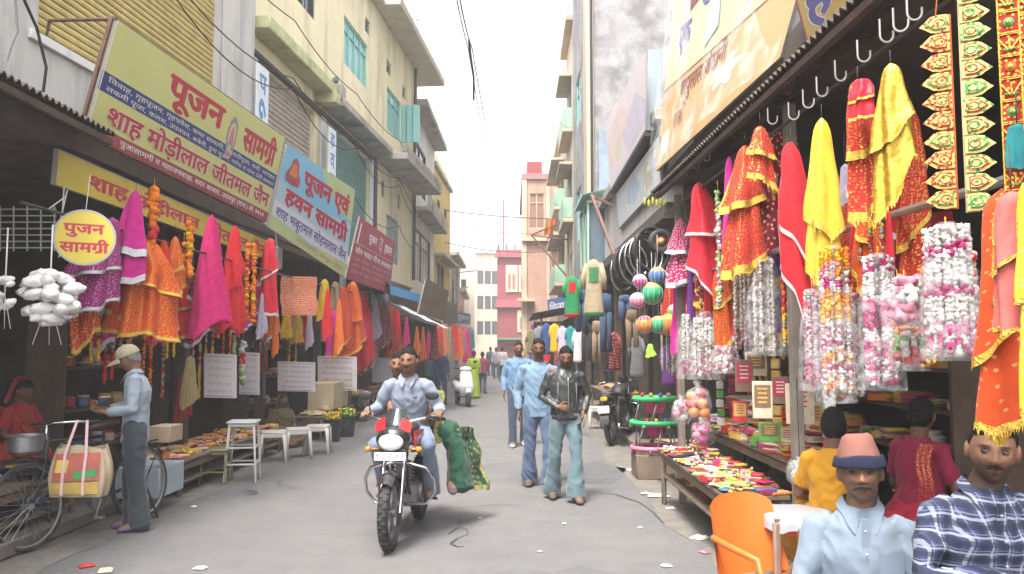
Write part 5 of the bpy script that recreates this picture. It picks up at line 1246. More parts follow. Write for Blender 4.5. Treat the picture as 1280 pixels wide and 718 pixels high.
for i, px in enumerate((832, 846, 866, 876, 890, 912, 934, 946, 972, 984, 1000, 1028, 1056, 1072, 1122, 1156)):
    y0 = r.uniform(335, 390); garland('bead and flower strands filling the gap behind the right hand hangings', px, y0, y0 + r.uniform(70, 120), X=1.92 + r.uniform(0, .2), r=.013, bands=r.choice(((('beads', 'red'), ('beads', 'white')), (('rose', 'white'), ('pink', 'white')), (('mari', 'red'), ('beads', 'mary')))), n=5, spread=9, seed=200 + i, string=30, group='bead strands behind the right hand hangings')
for i, px in enumerate((120, 138, 156, 185, 214, 246, 262, 284, 330, 366, 404, 428, 452)):
    y0 = r.uniform(395, 425); garland('thin flower strand in the dark shop behind the left scarves', px, y0, y0 + r.uniform(40, 80), X=-4.15, r=.018, bands=r.choice(((('red', 'mari'),), (('beads', 'red'), ('mary',)), (('rose', 'white'), ('red',)))), seed=240 + i, string=50, n=2, spread=4, group='flower strands inside the left shop')
# ------------------------------------------------------------------ people
def etube(mb, pts, rxs, rys, xdir=(1, 0, 0), n=20, mi=0, closed_ends=True):
    """tube with elliptical sections: rx along xdir, ry across"""
    P = [Vector(p) for p in pts]; N = len(P); vs, fs = [], []
    xd = Vector(xdir).normalized()
    for i in range(N):
        t = (P[min(i + 1, N - 1)] - P[max(i - 1, 0)]).normalized()
        x = (xd - t * xd.dot(t)).normalized(); y = t.cross(x)
        for k in range(n):
            a = 2 * PI * k / n
            vs.append(P[i] + x * (rxs[i] * math.cos(a)) + y * (rys[i] * math.sin(a)))
    for i in range(N - 1):
        for k in range(n):
            l = (k + 1) % n; fs.append([i * n + k, i * n + l, (i + 1) * n + l, (i + 1) * n + k])
    if closed_ends:
        for i, s in ((0, -1), (N - 1, 1)):
            c = len(vs); vs.append(P[i] + (P[i] - P[i - s]).normalized() * min(rxs[i], rys[i]) * .45)
            for k in range(n):
                l = (k + 1) % n
                fs.append([i * n + l, i * n + k, c] if s < 0 else [i * n + k, i * n + l, c])
    return mb.add(vs, fs, mi)
def remesh(mb, name, mats, parent, voxel=.007, smooth=2, wr=None, colf=None):
    me = mb.mesh(name, mats, 0)
    ob = bpy.data.objects.new('tmp', me); COL.objects.link(ob)
    a = ob.modifiers.new('r', 'REMESH'); a.mode = 'VOXEL'; a.voxel_size = voxel
    b = ob.modifiers.new('s', 'SMOOTH'); b.factor = .5; b.iterations = smooth
    dg = bpy.context.evaluated_depsgraph_get()
    m2 = bpy.data.meshes.new_from_object(ob.evaluated_get(dg)); m2.name = name
    bpy.data.objects.remove(ob); bpy.data.meshes.remove(me)
    nv = len(m2.vertices); co = np.empty(nv * 3, dtype=np.float32); m2.vertices.foreach_get('co', co); co = co.reshape(-1, 3)
    if wr:
        no = np.empty(nv * 3, dtype=np.float32); m2.vertices.foreach_get('normal', no); no = no.reshape(-1, 3)
        amp, sc, sd, st = wr
        d = np.array([.55 * mnoise.noise(Vector((p[0] * sc + sd, p[1] * sc, p[2] * sc * st))) + .8 * (.42 - abs(mnoise.noise(Vector((p[0] * sc * .9 + p[2] * 5, p[1] * sc * .9 + sd, p[2] * sc * .8 - abs(p[0]) * 6))) * 2.0)) + .3 * mnoise.noise(Vector((p[0] * sc * 2.3, p[1] * sc * 2.3 + sd, p[2] * sc * 2.3 * st + p[0] * 9))) for p in co], dtype=np.float32)
        co = co + no * (amp * d)[:, None]; m2.vertices.foreach_set('co', co.ravel())
    if colf:
        ca = m2.color_attributes.new('Col', 'FLOAT_COLOR', 'POINT'); c = np.ones((nv, 4), dtype=np.float32); c[:, :3] = colf(co); ca.data.foreach_set('color', c.ravel())
    m2.polygons.foreach_set('use_smooth', [True] * len(m2.polygons)); m2.update()
    if not m2.materials:
        for q in (mats if isinstance(mats, (list, tuple)) else [mats]): m2.materials.append(q)
    o = bpy.data.objects.new(name, m2); COL.objects.link(o)
    if parent is not None: o.parent = parent
    return o
def gs(d, s): return math.exp(-(d / s) ** 2)
def head_surface(x, y, z, old=0, wide=1.0):
    """unit sphere direction -> point of the head, face towards -y"""
    X, Yy, Z = x * .075 * wide, y * .097, z * .118
    if z < 0:
        t = min(1, -z); X *= 1 - .26 * t ** 1.5
        if y > 0: Yy *= 1 - .38 * t
        else: Yy *= 1 - .02 * t
    else: X *= 1 - .03 * z
    if y < 0:
        f = min(1, -y * 1.6); d = 0
        d += .013 * gs(X, .012) * gs(Z - .004, .024) + .023 * gs(X, .0135) * gs(Z + .021, .0145)
        for s in (-1, 1):
            d += .010 * gs(X - s * .0145, .008) * gs(Z + .027, .009) + .007 * gs(X - s * .028, .02) * gs(Z - .030, .009)
            d -= .012 * gs(X - s * .031, .0145) * gs(Z - .011, .0115)
            d += .006 * gs(X - s * .042, .02) * gs(Z + .016, .018)
            d -= (.003 + .004 * old) * gs(X - s * .040, .014) * gs(Z + .05, .02)
            d -= (.0025 + .003 * old) * gs(X - s * .024 - s * .25 * (-.035 - Z), .005) * gs(Z + .04, .016)
        d += .007 * gs(X, .021) * gs(Z + .049, .006) + .008 * gs(X, .018) * gs(Z + .062, .0075) - .006 * gs(X, .022) * gs(Z + .0555, .0028)
        d += .011 * gs(X, .021) * gs(Z + .092, .016)
        Yy -= d * f
    return (X, Yy, Z)
def add_head(mb, M, old=0, wide=1.0, nu=72, nv=56):
    o = len(mb.v); mb.ball((0, 0, 0), 1, nu, nv)
    for i in range(o, len(mb.v)): mb.v[i] = tuple(M @ Vector(head_surface(*mb.v[i], old, wide)))
    for s in (-1, 1):
        mb.ball((s * .076 * wide, .012, -.002), (.010, .019, .031), 10, 8, T=M, rot=rz(s * .35))
        mb.ball((s * .080 * wide, .016, -.002), (.007, .021, .033), 10, 8, T=M, rot=rz(s * .5))
def hair(parent, M, m_, front=.062, side=-.005, back=-.075, vol=1.09, seed=0, top=1.0, name='hair', wide=1.0):
    mb = MB(); mb.ball((0, 0, 0), 1, 64, 44); out = []
    for p in mb.v:
        X, Y_, Z = p[0] * .075 * wide, p[1] * .097, p[2] * .118
        a = max(0, min(1, (-p[1] + .15) / .9))              # 1 at the face
        line = back * (1 - min(1, max(0, (p[1] + .9) / 1.2))) if 0 else None
        if p[1] < -.35: line = front - .02 * abs(p[0])
        elif p[1] < .1: line = front + (side - front) * (p[1] + .35) / .45
        else: line = side + (back - side) * min(1, (p[1] - .1) / .5)
        line += .010 * mnoise.noise(Vector(p) * 13 + Vector((seed, 3, 0)))
        t = max(0, min(1, (Z - line) / .008)); e = max(0, min(1, (Z - line) / .05)); t = t * t * (3 - 2 * t)
        nz = mnoise.noise(Vector(p) * 4 + Vector((seed, 0, 0))) * .05 + mnoise.noise(Vector((p[0] * 26, p[1] * 6, p[2] * 9 + seed))) * .045
        f = .86 + (1.03 - .86 + (vol - 1.03 + nz + .05 * top * max(0, p[2])) * e) * t
        h = head_surface(*p, 0, wide) if t < 1 else (X * 1.0, Y_, Z)
        out.append(tuple(M @ Vector((h[0] * f, (h[1] if t >= 1 else h[1] * .9) * f, h[2] * f))))
    mb.v = out
    return mb.build(name, m_, parent, 180)
EYEW = mat('eye_white', (.085, .078, .072), rough=.6, var=0); IRIS = mat('iris', (.015, .009, .006), rough=.2, var=0)
HAIRB = mat('black_hair', (.010, .008, .008), spec=.2, rough=.75, var=.4, vs=60, bump=.6, bs=220); HAIRG = mat('grey_hair', (.17, .165, .16), rough=.6, var=.4, vs=90, bump=.6, bs=220)
def eyes(parent, M, wide=1.0, gaze=0):
    for s in (-1, 1):
        mb = MB(); mb.ball((s * .031, -.0805, .010), (.0135, .012, .0058), 14, 10, 0, M); mb.ball((s * .031 + gaze * .004, -.0885, .010), (.0058, .0045, .0054), 10, 8, 1, M)
        mb.tube([M @ Vector((s * .031 + .0148 * math.cos(t), -.0895 + .007 * abs(math.cos(t)), .0105 + .0050 * math.sin(t))) for t in np.linspace(.15, PI - .15, 8)], .0019, 5, 1)
        mb.build('eye', [EYEW, IRIS], parent, 180)
def skin_mat(key): return mat('skin_' + key, (1, 1, 1), rough=.55, var=.22, vs=24, spec=.3, vc=True, bump=.25, bs=260)
def face_colours(M, skin, lips=None, brow=(.02, .015, .012), beard=0, stache=0, bcol=(.02, .017, .015), grey=False):
    Mi = np.array(M.inverted()); skin = np.array(rgb(skin)); lips = np.array(lips if lips else skin * np.array((.85, .55, .5)))
    def f(co):
        h = np.c_[co, np.ones(len(co))] @ Mi.T; X, Y_, Z = h[:, 0], h[:, 1], h[:, 2]
        c = np.tile(skin, (len(co), 1)); front = Y_ < -.045; inh = (np.abs(X) < .11) & (np.abs(Z) < .15) & (np.abs(Y_) < .14)
        def blend(w, col):
            nonlocal c
            w = np.clip(w, 0, 1)[:, None]; c = c * (1 - w) + np.array(col) * w
        aX = np.abs(X)
        blend(inh * front * np.exp(-((aX - .031) / .02) ** 2 - ((Z - .010) / .013) ** 2) * .35, skin * .55)
        blend(inh * np.exp(-((Z + .025) / .02) ** 2 - (X / .03) ** 2) * front * .25, skin * np.array((1.25, .95, .9)))
        blend(inh * front * np.exp(-(X / .022) ** 4 - ((Z + .0555) / .0105) ** 4) * .8, lips)
        if stache: blend(inh * front * np.exp(-(X / .030) ** 4 - ((Z + .041 + aX * .22) / .0075) ** 4) * stache, bcol)
        if beard: blend(inh * ((Z < -.03) & (Y_ < .02)) * np.clip((-.03 - Z) / .02 + aX / .08 - .35, 0, 1) * (1 - np.exp(-(X / .021) ** 4 - ((Z + .0555) / .009) ** 4)) * beard * (Z > -.135), bcol)
        blend(inh * front * np.exp(-((aX - .032) / .019) ** 4 - ((Z - .0285 + .12 * (aX - .032)) / .0042) ** 2) * .95, brow if not grey else (.09, .085, .08))
        return c
    return f
def hand(mb, w, d, n, thumb, curl=.5, s=1.0, spread=.0):
    """palm and five fingers. w wrist, d pointing along the hand, n palm normal (towards which fingers curl), thumb side sign"""
    w, d, n = Vector(w), Vector(d).normalized(), Vector(n); n = (n - d * n.dot(d)).normalized(); sd = d.cross(n) * thumb
    etube(mb, [w - d * .03 * s, w + d * .02 * s, w + d * .055 * s, w + d * .092 * s], [.024 * s, .030 * s, .040 * s, .038 * s], [.020 * s, .018 * s, .0165 * s, .012 * s], sd, 14)
    for i, (o, L) in enumerate(((.029, .072), (.0095, .082), (-.010, .076), (-.029, .058))):
        b = w + d * .085 * s + sd * o * s; P = [b - d * .03 * s, b]; a = 0; q = b
        for k, f in enumerate((.45, .32, .25)):
            a += curl * (.55, .75, .55)[k]
            q = q + (d * math.cos(a) + n * math.sin(a) + sd * (spread * o * 8)).normalized() * L * f * s; P.append(q)
        mb.tube(P, [.0098 * s, .0095 * s, .0088 * s, .008 * s, .0068 * s], 8, round_caps=True)
    b = w + d * .022 * s + sd * .022 * s; t1 = b + (d * .6 + sd * .8).normalized() * .042 * s; t2 = t1 + (d * .9 + sd * .25 + n * (.25 + .3 * curl)).normalized() * .032 * s; t3 = t2 + (d * .8 + n * (.2 + .5 * curl)).normalized() * .024 * s
    mb.tube([b, t1, t2, t3], [.014 * s, .012 * s, .0105 * s, .008 * s], 8, round_caps=True)
STAND = dict(pelvis=(0, 0, .93), waist=(0, -.005, 1.07), chest=(0, 0, 1.27), neck=(0, .012, 1.43), head=(0, -.012, 1.578),
    sh_r=(-.168, .012, 1.368), sh_l=(.168, .012, 1.368), el_r=(-.215, .03, 1.12), el_l=(.215, .03, 1.12), wr_r=(-.225, -.05, .875), wr_l=(.225, -.05, .875),
    hip_r=(-.088, 0, .90), hip_l=(.088, 0, .90), kn_r=(-.10, -.02, .49), kn_l=(.10, -.02, .49), an_r=(-.10, .02, .085), an_l=(.10, .02, .085), toe_r=(-.115, -.14, .028), toe_l=(.115, -.14, .028))
def person(label, loc, rotz, pose=None, H=1.72, skin=(.17, .085, .05), headrot=(0, 0, 0), voxel=.0065, cv=.009, shirt=None, trousers=None, shoes=None, hairm=HAIRB, hairk=None, beard=0, stache=0, grey=False, old=0, wide=1.0,
           hands=None, sleeves='long', hem=.80, flare=1.0, legw=1.0, build=1.0, name='person', tuck=False, gaze=0, feet=True, collar=None, extra=None, swr=.011, barefoot=False, shirtname='shirt', parent_off=None, bcol=(.02, .017, .015), belt=None):
    J = {k: Vector(v) for k, v in {**STAND, **(pose or {})}.items()}; s = H / 1.72
    T = thing(name, label, 'person', loc, rotz); T.scale = (s, s, s)
    M = tr(*J['head']) @ Matrix.Rotation(headrot[2], 4, 'Z') @ Matrix.Rotation(headrot[0], 4, 'X') @ Matrix.Rotation(headrot[1], 4, 'Y')
    b = MB(); add_head(b, M, old, wide)
    nk = J['head'] + M.to_3x3() @ Vector((0, .022, -.075))
    b.tube([J['neck'] - Vector((0, 0, .06)), J['neck'], nk, nk + Vector((0, 0, .05))], [.075, .058, .054, .05], 14, round_caps=True)
    sx = (J['sh_l'] - J['sh_r']).normalized()
    etube(b, [J['pelvis'], J['waist'], J['chest'], J['neck'] - Vector((0, 0, .05)), J['neck']], [.12, .115, .13, .085, .045], [.085, .08, .085, .055, .045], sx)
    for q in 'rl':
        b.tube([J['sh_' + q] - Vector((0, 0, .012)), J['sh_' + q].lerp(J['el_' + q], .5), J['el_' + q], J['el_' + q].lerp(J['wr_' + q], .35), J['wr_' + q]], [.034, .042, .036, .038, .026], 12, round_caps=True)
        hp, kn, an, to = (J[x + q] for x in ('hip_', 'kn_', 'an_', 'toe_'))
        b.tube([hp, hp.lerp(kn, .4), kn, kn.lerp(an, .3), an], [.060, .056, .046, .046, .033], 12, round_caps=True)
        etube(b, [an + (an - to) * .22 - Vector((0, 0, .03)), an.lerp(to, .3) - Vector((0, 0, .012)), an.lerp(to, .7), to], [.03, .036, .042, .03], [.03, .04, .024, .014], (1, 0, 0), 12)
        hd = (hands or {}).get(q) or {}
        d = Vector(hd.get('d') or (J['wr_' + q] - J['el_' + q])); n = Vector(hd.get('n') or ((1 if q == 'r' else -1), -.2, 0))
        hand(b, J['wr_' + q], d, n, hd.get('thumb', 1 if q == 'r' else -1), hd.get('curl', .45), hd.get('s', 1))
    sk = skin_mat('tone')
    remesh(b, 'body', sk, T, voxel, 1, None, face_colours(M, skin, None, beard=beard, stache=stache, grey=grey, bcol=bcol))
    eyes(T, M, wide, gaze)
    if hairk is not None: hair(T, M, hairm, wide=wide, **hairk)
    if shirt is not None:
        c = MB(); hz = J['pelvis'] + (J['pelvis'] - J['waist']).normalized() * max(0, .93 - hem)
        B = build
        pts = [hz, J['pelvis'], J['waist'], J['waist'].lerp(J['chest'], .5), J['chest'], J['chest'].lerp(J['neck'], .55), J['neck'] - Vector((0, 0, .025)), J['neck'] + Vector((0, 0, .012))]
        if tuck: pts[0] = J['pelvis'] - (J['waist'] - J['pelvis']) * .1
        etube(c, pts, [.178 * B, .172 * B, .162 * B, .168 * B, .176 * B, .152 * B, .105, .066], [.125 * B, .122 * B, .118 * B, .118 * B, .122 * B, .105 * B, .078, .062], sx, 28)
        for q in 'rl':
            e = J['el_' + q].lerp(J['wr_' + q], .92) if sleeves == 'long' else J['sh_' + q].lerp(J['el_' + q], .78)
            shp = J['sh_' + q]; inn = shp.lerp(J['neck'], .35)
            P = [inn, shp, shp.lerp(J['el_' + q], .5), J['el_' + q]] + ([J['el_' + q].lerp(J['wr_' + q], .5), e] if sleeves == 'long' else [])
            if sleeves != 'long': P[-1] = e
            c.tube(P, [.046, .060 * B, .060 * B, .053] + ([.050, .041] if sleeves == 'long' else []), 14, round_caps=False)
        remesh(c, shirtname, shirt, T, cv, 3, (swr, 11, len(label) * 1.7, .7))
    if trousers is not None:
        c = MB()
        if belt is None: etube(c, [J['pelvis'] + (J['waist'] - J['pelvis']) * .45, J['pelvis'], J['pelvis'].lerp((J['hip_r'] + J['hip_l']) / 2, .8) - Vector((0, 0, .05))], [.155 * build, .168 * build, .15], [.11 * build, .118 * build, .105], sx, 24)
        for q in 'rl':
            hp, kn, an = (J[x + q] for x in ('hip_', 'kn_', 'an_')); e = an + (an - kn).normalized() * .045
            c.tube([hp + (hp - kn).normalized() * .03, hp.lerp(kn, .35), hp.lerp(kn, .75), kn], [.096 * legw, .094 * legw, .078 * legw, .070 * legw], 16, round_caps=True)
            c.tube([kn + (kn - an).normalized() * .02, kn.lerp(an, .4), kn.lerp(an, .8), e], [.069 * legw, .068 * legw * (1 + (flare - 1) * .4), .070 * legw * flare, .074 * legw * flare], 16)
        remesh(c, 'trousers', trousers, T, cv, 3, (.012, 9, len(label) * .9, .6))
    if shoes is not None:
        for q in 'rl':
            an, to = J['an_' + q], J['toe_' + q]; c = MB(); dz = Vector((0, 0, 1)); f = (to - an); f.z = 0; f.normalize(); hl = an - f * .06
            base = min(an.z - .085, to.z - .028); sl = (to.z - .028 - (an.z - .085))
            P = [(-.075, .045, .034, .05), (-.03, .05, .042, .058), (.04, .05, .044, .05), (.11, .036, .047, .034), (.17, .026, .042, .024), (.20, .022, .026, .018)]
            L = (to - an).length
            etube(c, [an + f * a * (.9) + dz * (-.085 + sl * max(0, a + .02) / .17 + z) for a, z, w, h in P], [w for *_, w, h in P], [h * .9 for *_, h in P], f.cross(dz), 14)
            c.build('sandal' if barefoot else 'shoe', shoes, T, 180)
    if collar is not None:
        c = MB(); nb = J['neck'] + Vector((0, -.004, .018))
        for sgn in (-1, 1):
            c.sheet(lambda u, v: tuple(nb + Vector((sgn * ((.060 + .026 * v) * math.sin(u * 2.9) + .030 * v * max(0, 1 - u * 3.2) + .006), -(.066 + .030 * v) * math.cos(u * 2.9) - .010 * v * max(0, 1 - u * 3), .030 - .034 * v - .050 * v * max(0, 1 - u * 3.2) - .050 * max(0, math.cos(u * 2.9))))), 18, 4)
            c.sheet(lambda u, v: tuple(nb + Vector((sgn * ((.057 + .026 * v) * math.sin(u * 2.9) + .030 * v * max(0, 1 - u * 3.2) + .006), -(.062 + .030 * v) * math.cos(u * 2.9) - .010 * v * max(0, 1 - u * 3), .027 - .034 * v - .050 * v * max(0, 1 - u * 3.2) - .050 * max(0, math.cos(u * 2.9))))), 18, 4)
        c.build('collar', collar, T, 180)
    if extra: extra(T, J, M)
    return T, J, M

SHB = fab('shirt_sky', (.15, .235, .33), rough=.85, trans=.05); SHW = fab('shirt_pale_blue', (.165, .205, .26), rough=.85, trans=.05, weave=((.13, .175, .23), 130, .5, .6)); SHS = fab('shirt_stripe', (.27, .32, .38), rough=.85, trans=.05, weave=((.19, .235, .30), 90, .5, .62))
NAVYT = fab('dark_trousers', (.035, .045, .055), rough=.9, trans=0); DENB = fab('blue_denim', (.07, .105, .175), rough=.9, trans=0); DENT = fab('teal_denim', (.095, .15, .17), rough=.9, trans=0); DEND = fab('dark_denim', (.04, .055, .09), rough=.9, trans=0); DENL = fab('pale_denim', (.15, .20, .28), rough=.9, trans=0)
LEATH = mat('black_leather', (.035, .038, .038), rough=.42, var=.3, vs=9, bump=.25, bs=45, spec=.5)
SHOEB = mat('brown_shoe', (.08, .055, .04), rough=.6, var=.2); SHOEW = mat('white_shoe', (.5, .5, .52), rough=.6, var=.1); SLIP = mat('rubber_slipper', (.10, .07, .09), rough=.7, var=.2)
BUT = mat('button', (.35, .36, .4), rough=.4, var=0)
def buttons(T, J, M, n=6, ry=.128, top=.03, step=.085):
    for k in range(n):
        z = J['neck'].z - top - .04 - k * step
        f = min(1, (J['neck'].z - z) / .14)
        m = MB(); y = J['chest'].y - ry * (.70 + .30 * f)
        m.lathe([(.0055, 0), (.0055, .003)], 10, (0, 0, 0), T=tr(0, y, z) @ rx(PI / 2)); m.build('button', BUT, T, 180)
W1 = dict(front=.068, side=-.01, back=-.07, vol=1.09, top=.3)
# walkers ----------------------------------------------------------------
def jacket_extra(T, J, M):
    m = MB(); z0, z1 = 1.40, .90
    m.tube([(.012, -.118 - .03 * math.sin(PI * min(1, max(0, (1.4 - z) / .5))), z) for z in np.linspace(1.36, .92, 9)], .006, 6, 0)
    m.build('zip', STEEL, T, 180)
    for sg in (-1, 1):
        m = MB(); m.tube([(sg * .10, -.128, 1.30), (sg * .105, -.134, 1.16), (sg * .12, -.126, .98)], .0035, 5); m.build('seam', mat('pale_seam', (.22, .22, .22), var=.1), T, 180)
    m = MB(); etube(m, [(0, 0, .895), (0, 0, .93)], [.176, .172], [.126, .124], (1, 0, 0), 28); m.build('waistband', mat('rib_black', (.02, .02, .022), rough=.9), T, 180)
g1 = gr(708, 628)
person('man in black leather jacket and flared teal jeans, nearest of the three walkers', (g1.x, g1.y + .12, 0), R(6),
       dict(head=(0, -.045, 1.575), neck=(0, -.005, 1.43), sh_r=(-.172, .01, 1.37), sh_l=(.172, .01, 1.37), el_r=(-.255, .05, 1.13), wr_r=(-.10, -.135, 1.03), el_l=(.265, .06, 1.13), wr_l=(.185, -.09, .96),
            hip_r=(-.085, 0, .90), kn_r=(-.115, .02, .48), an_r=(-.125, .16, .10), toe_r=(-.14, .01, .035), hip_l=(.085, 0, .90), kn_l=(.10, -.11, .50), an_l=(.09, -.14, .095), toe_l=(.115, -.30, .03)),
       1.68, (.165, .085, .052), (R(14), 0, R(-4)), shirt=LEATH, trousers=DENT, shoes=SHOEB, hairk=dict(front=.062, side=-.015, back=-.08, vol=1.11, top=.3), beard=.4, stache=.9, hem=.88, flare=1.5, legw=.98, build=.98,
       hands=dict(r=dict(d=(.75, -.1, -.1), n=(0, 1, 0), thumb=1, curl=.9), l=dict(d=(-.2, -.3, -.8), n=(-1, 0, 0), curl=.6)), extra=jacket_extra, collar=LEATH, shirtname='jacket', swr=.009)
g2 = gr(677, 610)
def strapbag(T, J, M):
    m = MB(); m.tube([(.13, -.125, 1.36), (.165, -.11, 1.28), (.175, -.10, 1.20)], [.03, .035, .03], 10, round_caps=True); m.build('bundle', fab('rose_bundle', (.42, .16, .15)), T, 180)
    buttons(T, J, M, 5)
person('man in sky blue shirt and flared blue jeans holding a small bundle to his shoulder', (g2.x - .03, g2.y + .1, 0), R(4),
       dict(head=(0, -.03, 1.60), el_r=(-.245, .06, 1.12), wr_r=(-.235, -.02, .865), el_l=(.265, .02, 1.14), wr_l=(.165, -.145, 1.24),
            kn_r=(-.105, .0, .485), an_r=(-.105, .10, .09), toe_r=(-.13, -.05, .03), kn_l=(.10, -.10, .50), an_l=(.115, -.12, .09), toe_l=(.135, -.28, .03)),
       1.75, (.145, .073, .045), (R(6), 0, R(-6)), shirt=SHB, trousers=DENB, shoes=SHOEB, hairk=W1, stache=.8, hem=.81, flare=1.4, hands=dict(l=dict(d=(-.15, -.1, .9), n=(0, 1, 0), thumb=-1, curl=1.0)), collar=SHB, extra=strapbag)
g3 = gr(648, 558)
person('man in deeper blue shirt and dark jeans walking third, behind the two others', (g3.x, g3.y, 0), R(3),
       dict(el_r=(-.235, .03, 1.12), wr_r=(-.24, -.07, .875), kn_r=(-.10, -.09, .50), an_r=(-.10, -.09, .085), toe_r=(-.11, -.25, .03), kn_l=(.10, .03, .485), an_l=(.10, .13, .10), toe_l=(.11, -.02, .03)),
       1.76, (.17, .09, .055), (R(4), 0, R(5)), voxel=.009, cv=.012, shirt=fab('shirt_mid_blue', (.12, .21, .34), trans=.05), trousers=DEND, shoes=SHOEW, hairk=W1, hem=.82, collar=fab('shirt_mid_blue', 0), extra=lambda T, J, M: buttons(T, J, M, 5))
# man in cap by the bicycle, seen in profile, looking down at what he holds
gc = gr(165, 662)
def cap_extra(T, J, M):
    K = mat('khaki_cap', (.36, .33, .22), rough=.9, var=.12, vs=20)
    m = MB(); m.sheet(lambda u, v: tuple(M @ Vector((.083 * math.cos(2 * PI * u) * math.sin(v * PI / 2 + .02), .106 * math.sin(2 * PI * u) * math.sin(v * PI / 2 + .02), .045 + .088 * math.cos(v * PI / 2)))), 32, 12, wrap=True)
    m.sheet(lambda u, v: tuple(M @ Vector((.086 * math.cos(2 * PI * u), .109 * math.sin(2 * PI * u), .048 - .02 * v))), 32, 2, wrap=True); m.ball(M @ Vector((0, 0, .134)), .008, 8, 6)
    m.build('cap', K, T, 180)
    m = MB()
    for o in (0, -.005): m.sheet(lambda u, v: tuple(M @ Vector((.08 * math.cos(PI + PI * u), -.075 - .028 * 0 + (.06 + .075 * v) * math.sin(PI + PI * u) * (1 if v else .55), .034 - .028 * v + o - .012 * v * (2 * u - 1) ** 2))), 20, 5)
    m.build('peak', K, T, 180)
    m = MB()
    for sgn in (-1, 1):
        m.tube([M @ Vector((sgn * .031 + .019 * math.cos(t), -.098, .006 + .014 * math.sin(t))) for t in np.linspace(0, 2 * PI, 14, False)], .0018, 5, closed=True)
        m.tube([M @ Vector((sgn * .05, -.098, .008)), M @ Vector((sgn * .078, .0, .008))], .0016, 5)
    m.tube([M @ Vector((-.012, -.1, .01)), M @ Vector((.012, -.1, .01))], .0016, 5); m.build('spectacles', DKMETAL, T, 180)
person('older man in beige cap and pale striped shirt standing by a bicycle, looking down', (gc.x, gc.y, 0), R(-68),
       dict(head=(.0, -.075, 1.565), neck=(0, -.03, 1.42), chest=(0, .01, 1.26), waist=(0, .0, 1.06), sh_r=(-.165, -.01, 1.375), sh_l=(.165, -.01, 1.375), el_r=(-.215, -.03, 1.12), wr_r=(-.11, -.25, 1.10), el_l=(.215, -.02, 1.11), wr_l=(.12, -.24, 1.08),
            kn_r=(-.085, -.03, .49), an_r=(-.085, .0, .085), toe_r=(-.10, -.17, .03), kn_l=(.09, .02, .49), an_l=(.09, .07, .085), toe_l=(.10, -.10, .03)),
       1.70, (.20, .11, .07), (R(24), 0, 0), shirt=SHS, trousers=NAVYT, shoes=mat('violet_flipflop', (.16, .10, .2), rough=.7), hairm=HAIRG, hairk=dict(front=.06, side=-.02, back=-.07, vol=1.04), grey=True, old=.6, hem=.80, legw=1.12, flare=1.2, build=.97,
       hands=dict(r=dict(d=(.2, -.9, .1), n=(.3, 0, 1), thumb=-1, curl=.6), l=dict(d=(-.2, -.9, .1), n=(-.3, 0, 1), thumb=1, curl=.6)), extra=cap_extra, collar=SHS, barefoot=True, swr=.008)
p = at(140, 497, gc.y - .02)
m = MB(); m.box((0, 0, 0), (.11, .16, .012), 0, rz(.4)); m.box((0, 0, .007), (.085, .13, .004), 1, rz(.4), b=.001)
o = m.build('wallet', [mat('wallet_brown', (.16, .09, .06), rough=.6), PAPER], None, loc=p + Vector((-.06, 0, -.0))); tag(o, 'small brown wallet held open in the hands of the man in the beige cap', 'wallet')

# seated men, front right
SIT = dict(pelvis=(0, 0, .52), waist=(0, -.01, .66), chest=(0, -.02, .88), neck=(0, -.015, 1.05), head=(0, -.05, 1.195), sh_r=(-.166, -.01, .968), sh_l=(.166, -.01, .968), el_r=(-.235, -.06, .74), wr_r=(-.16, -.26, .62), el_l=(.235, -.06, .74), wr_l=(.16, -.26, .62),
           hip_r=(-.09, -.03, .50), hip_l=(.09, -.03, .50), kn_r=(-.13, -.43, .50), kn_l=(.13, -.43, .50), an_r=(-.13, -.40, .09), an_l=(.13, -.40, .09), toe_r=(-.15, -.56, .03), toe_l=(.15, -.56, .03))
hp_ = at(1079, 592, 3.3)
def hat_extra(T, J, M):
    PK = mat('felt_salmon', (.20, .085, .068), rough=.95, var=.12, vs=25); NV = mat('felt_navy', (.009, .012, .034), rough=.95, var=.15, vs=25)
    m = MB(); prof = [(.092, .035), (.094, .05), (.086, .085), (.072, .125), (.062, .150), (.045, .160), (.015, .157), (0.001, .156)]
    m.lathe(prof, 36, T=M, sx=.92, sy=1.12, caps=False); m.v = [tuple(Vector(q) + Vector((0, 0, .006 * mnoise.noise(Vector(q) * 18)))) for q in m.v]; m.build('hat_crown', PK, T, 180)
    m = MB(); m.lathe([(.0945, .030), (.110, .026), (.113, .034), (.104, .066), (.099, .074), (.0965, .07), (.097, .05), (.0945, .030)], 40, T=M, sx=.92, sy=1.12, caps=False)
    m.v = [tuple(Vector(q) + Vector((0, 0, .008 * mnoise.noise(Vector(q) * 13)))) for q in m.v]; m.build('hat_brim', NV, T, 180)
    # full grey moustache
    m = MB()
    for sg in (-1, 1): m.tube([M @ Vector((0, -.110, -.041)), M @ Vector((sg * .014, -.107, -.042)), M @ Vector((sg * .028, -.097, -.050)), M @ Vector((sg * .035, -.088, -.058))], [.007, .0075, .006, .003], 8, round_caps=True)
    m.build('moustache', mat('moustache_dark', (.035, .031, .028), rough=.8, var=.5, vs=200, bump=.5, bs=300, spec=.1), T, 180)
    buttons(T, J, M, 5, .13)
    m = MB(); m.sheet(lambda u, v: (.045 + .095 * u, -.128 + .02 * u * u - .004, .90 - .10 * v), 8, 6); m.v = [(x, y - .006, z) for x, y, z in m.v]; m.build('pocket', SHW, T, 180)
    m = MB(); m.box((0, -.129, .85), (.034, .008, .36), b=.003); m.build('placket', SHW, T)
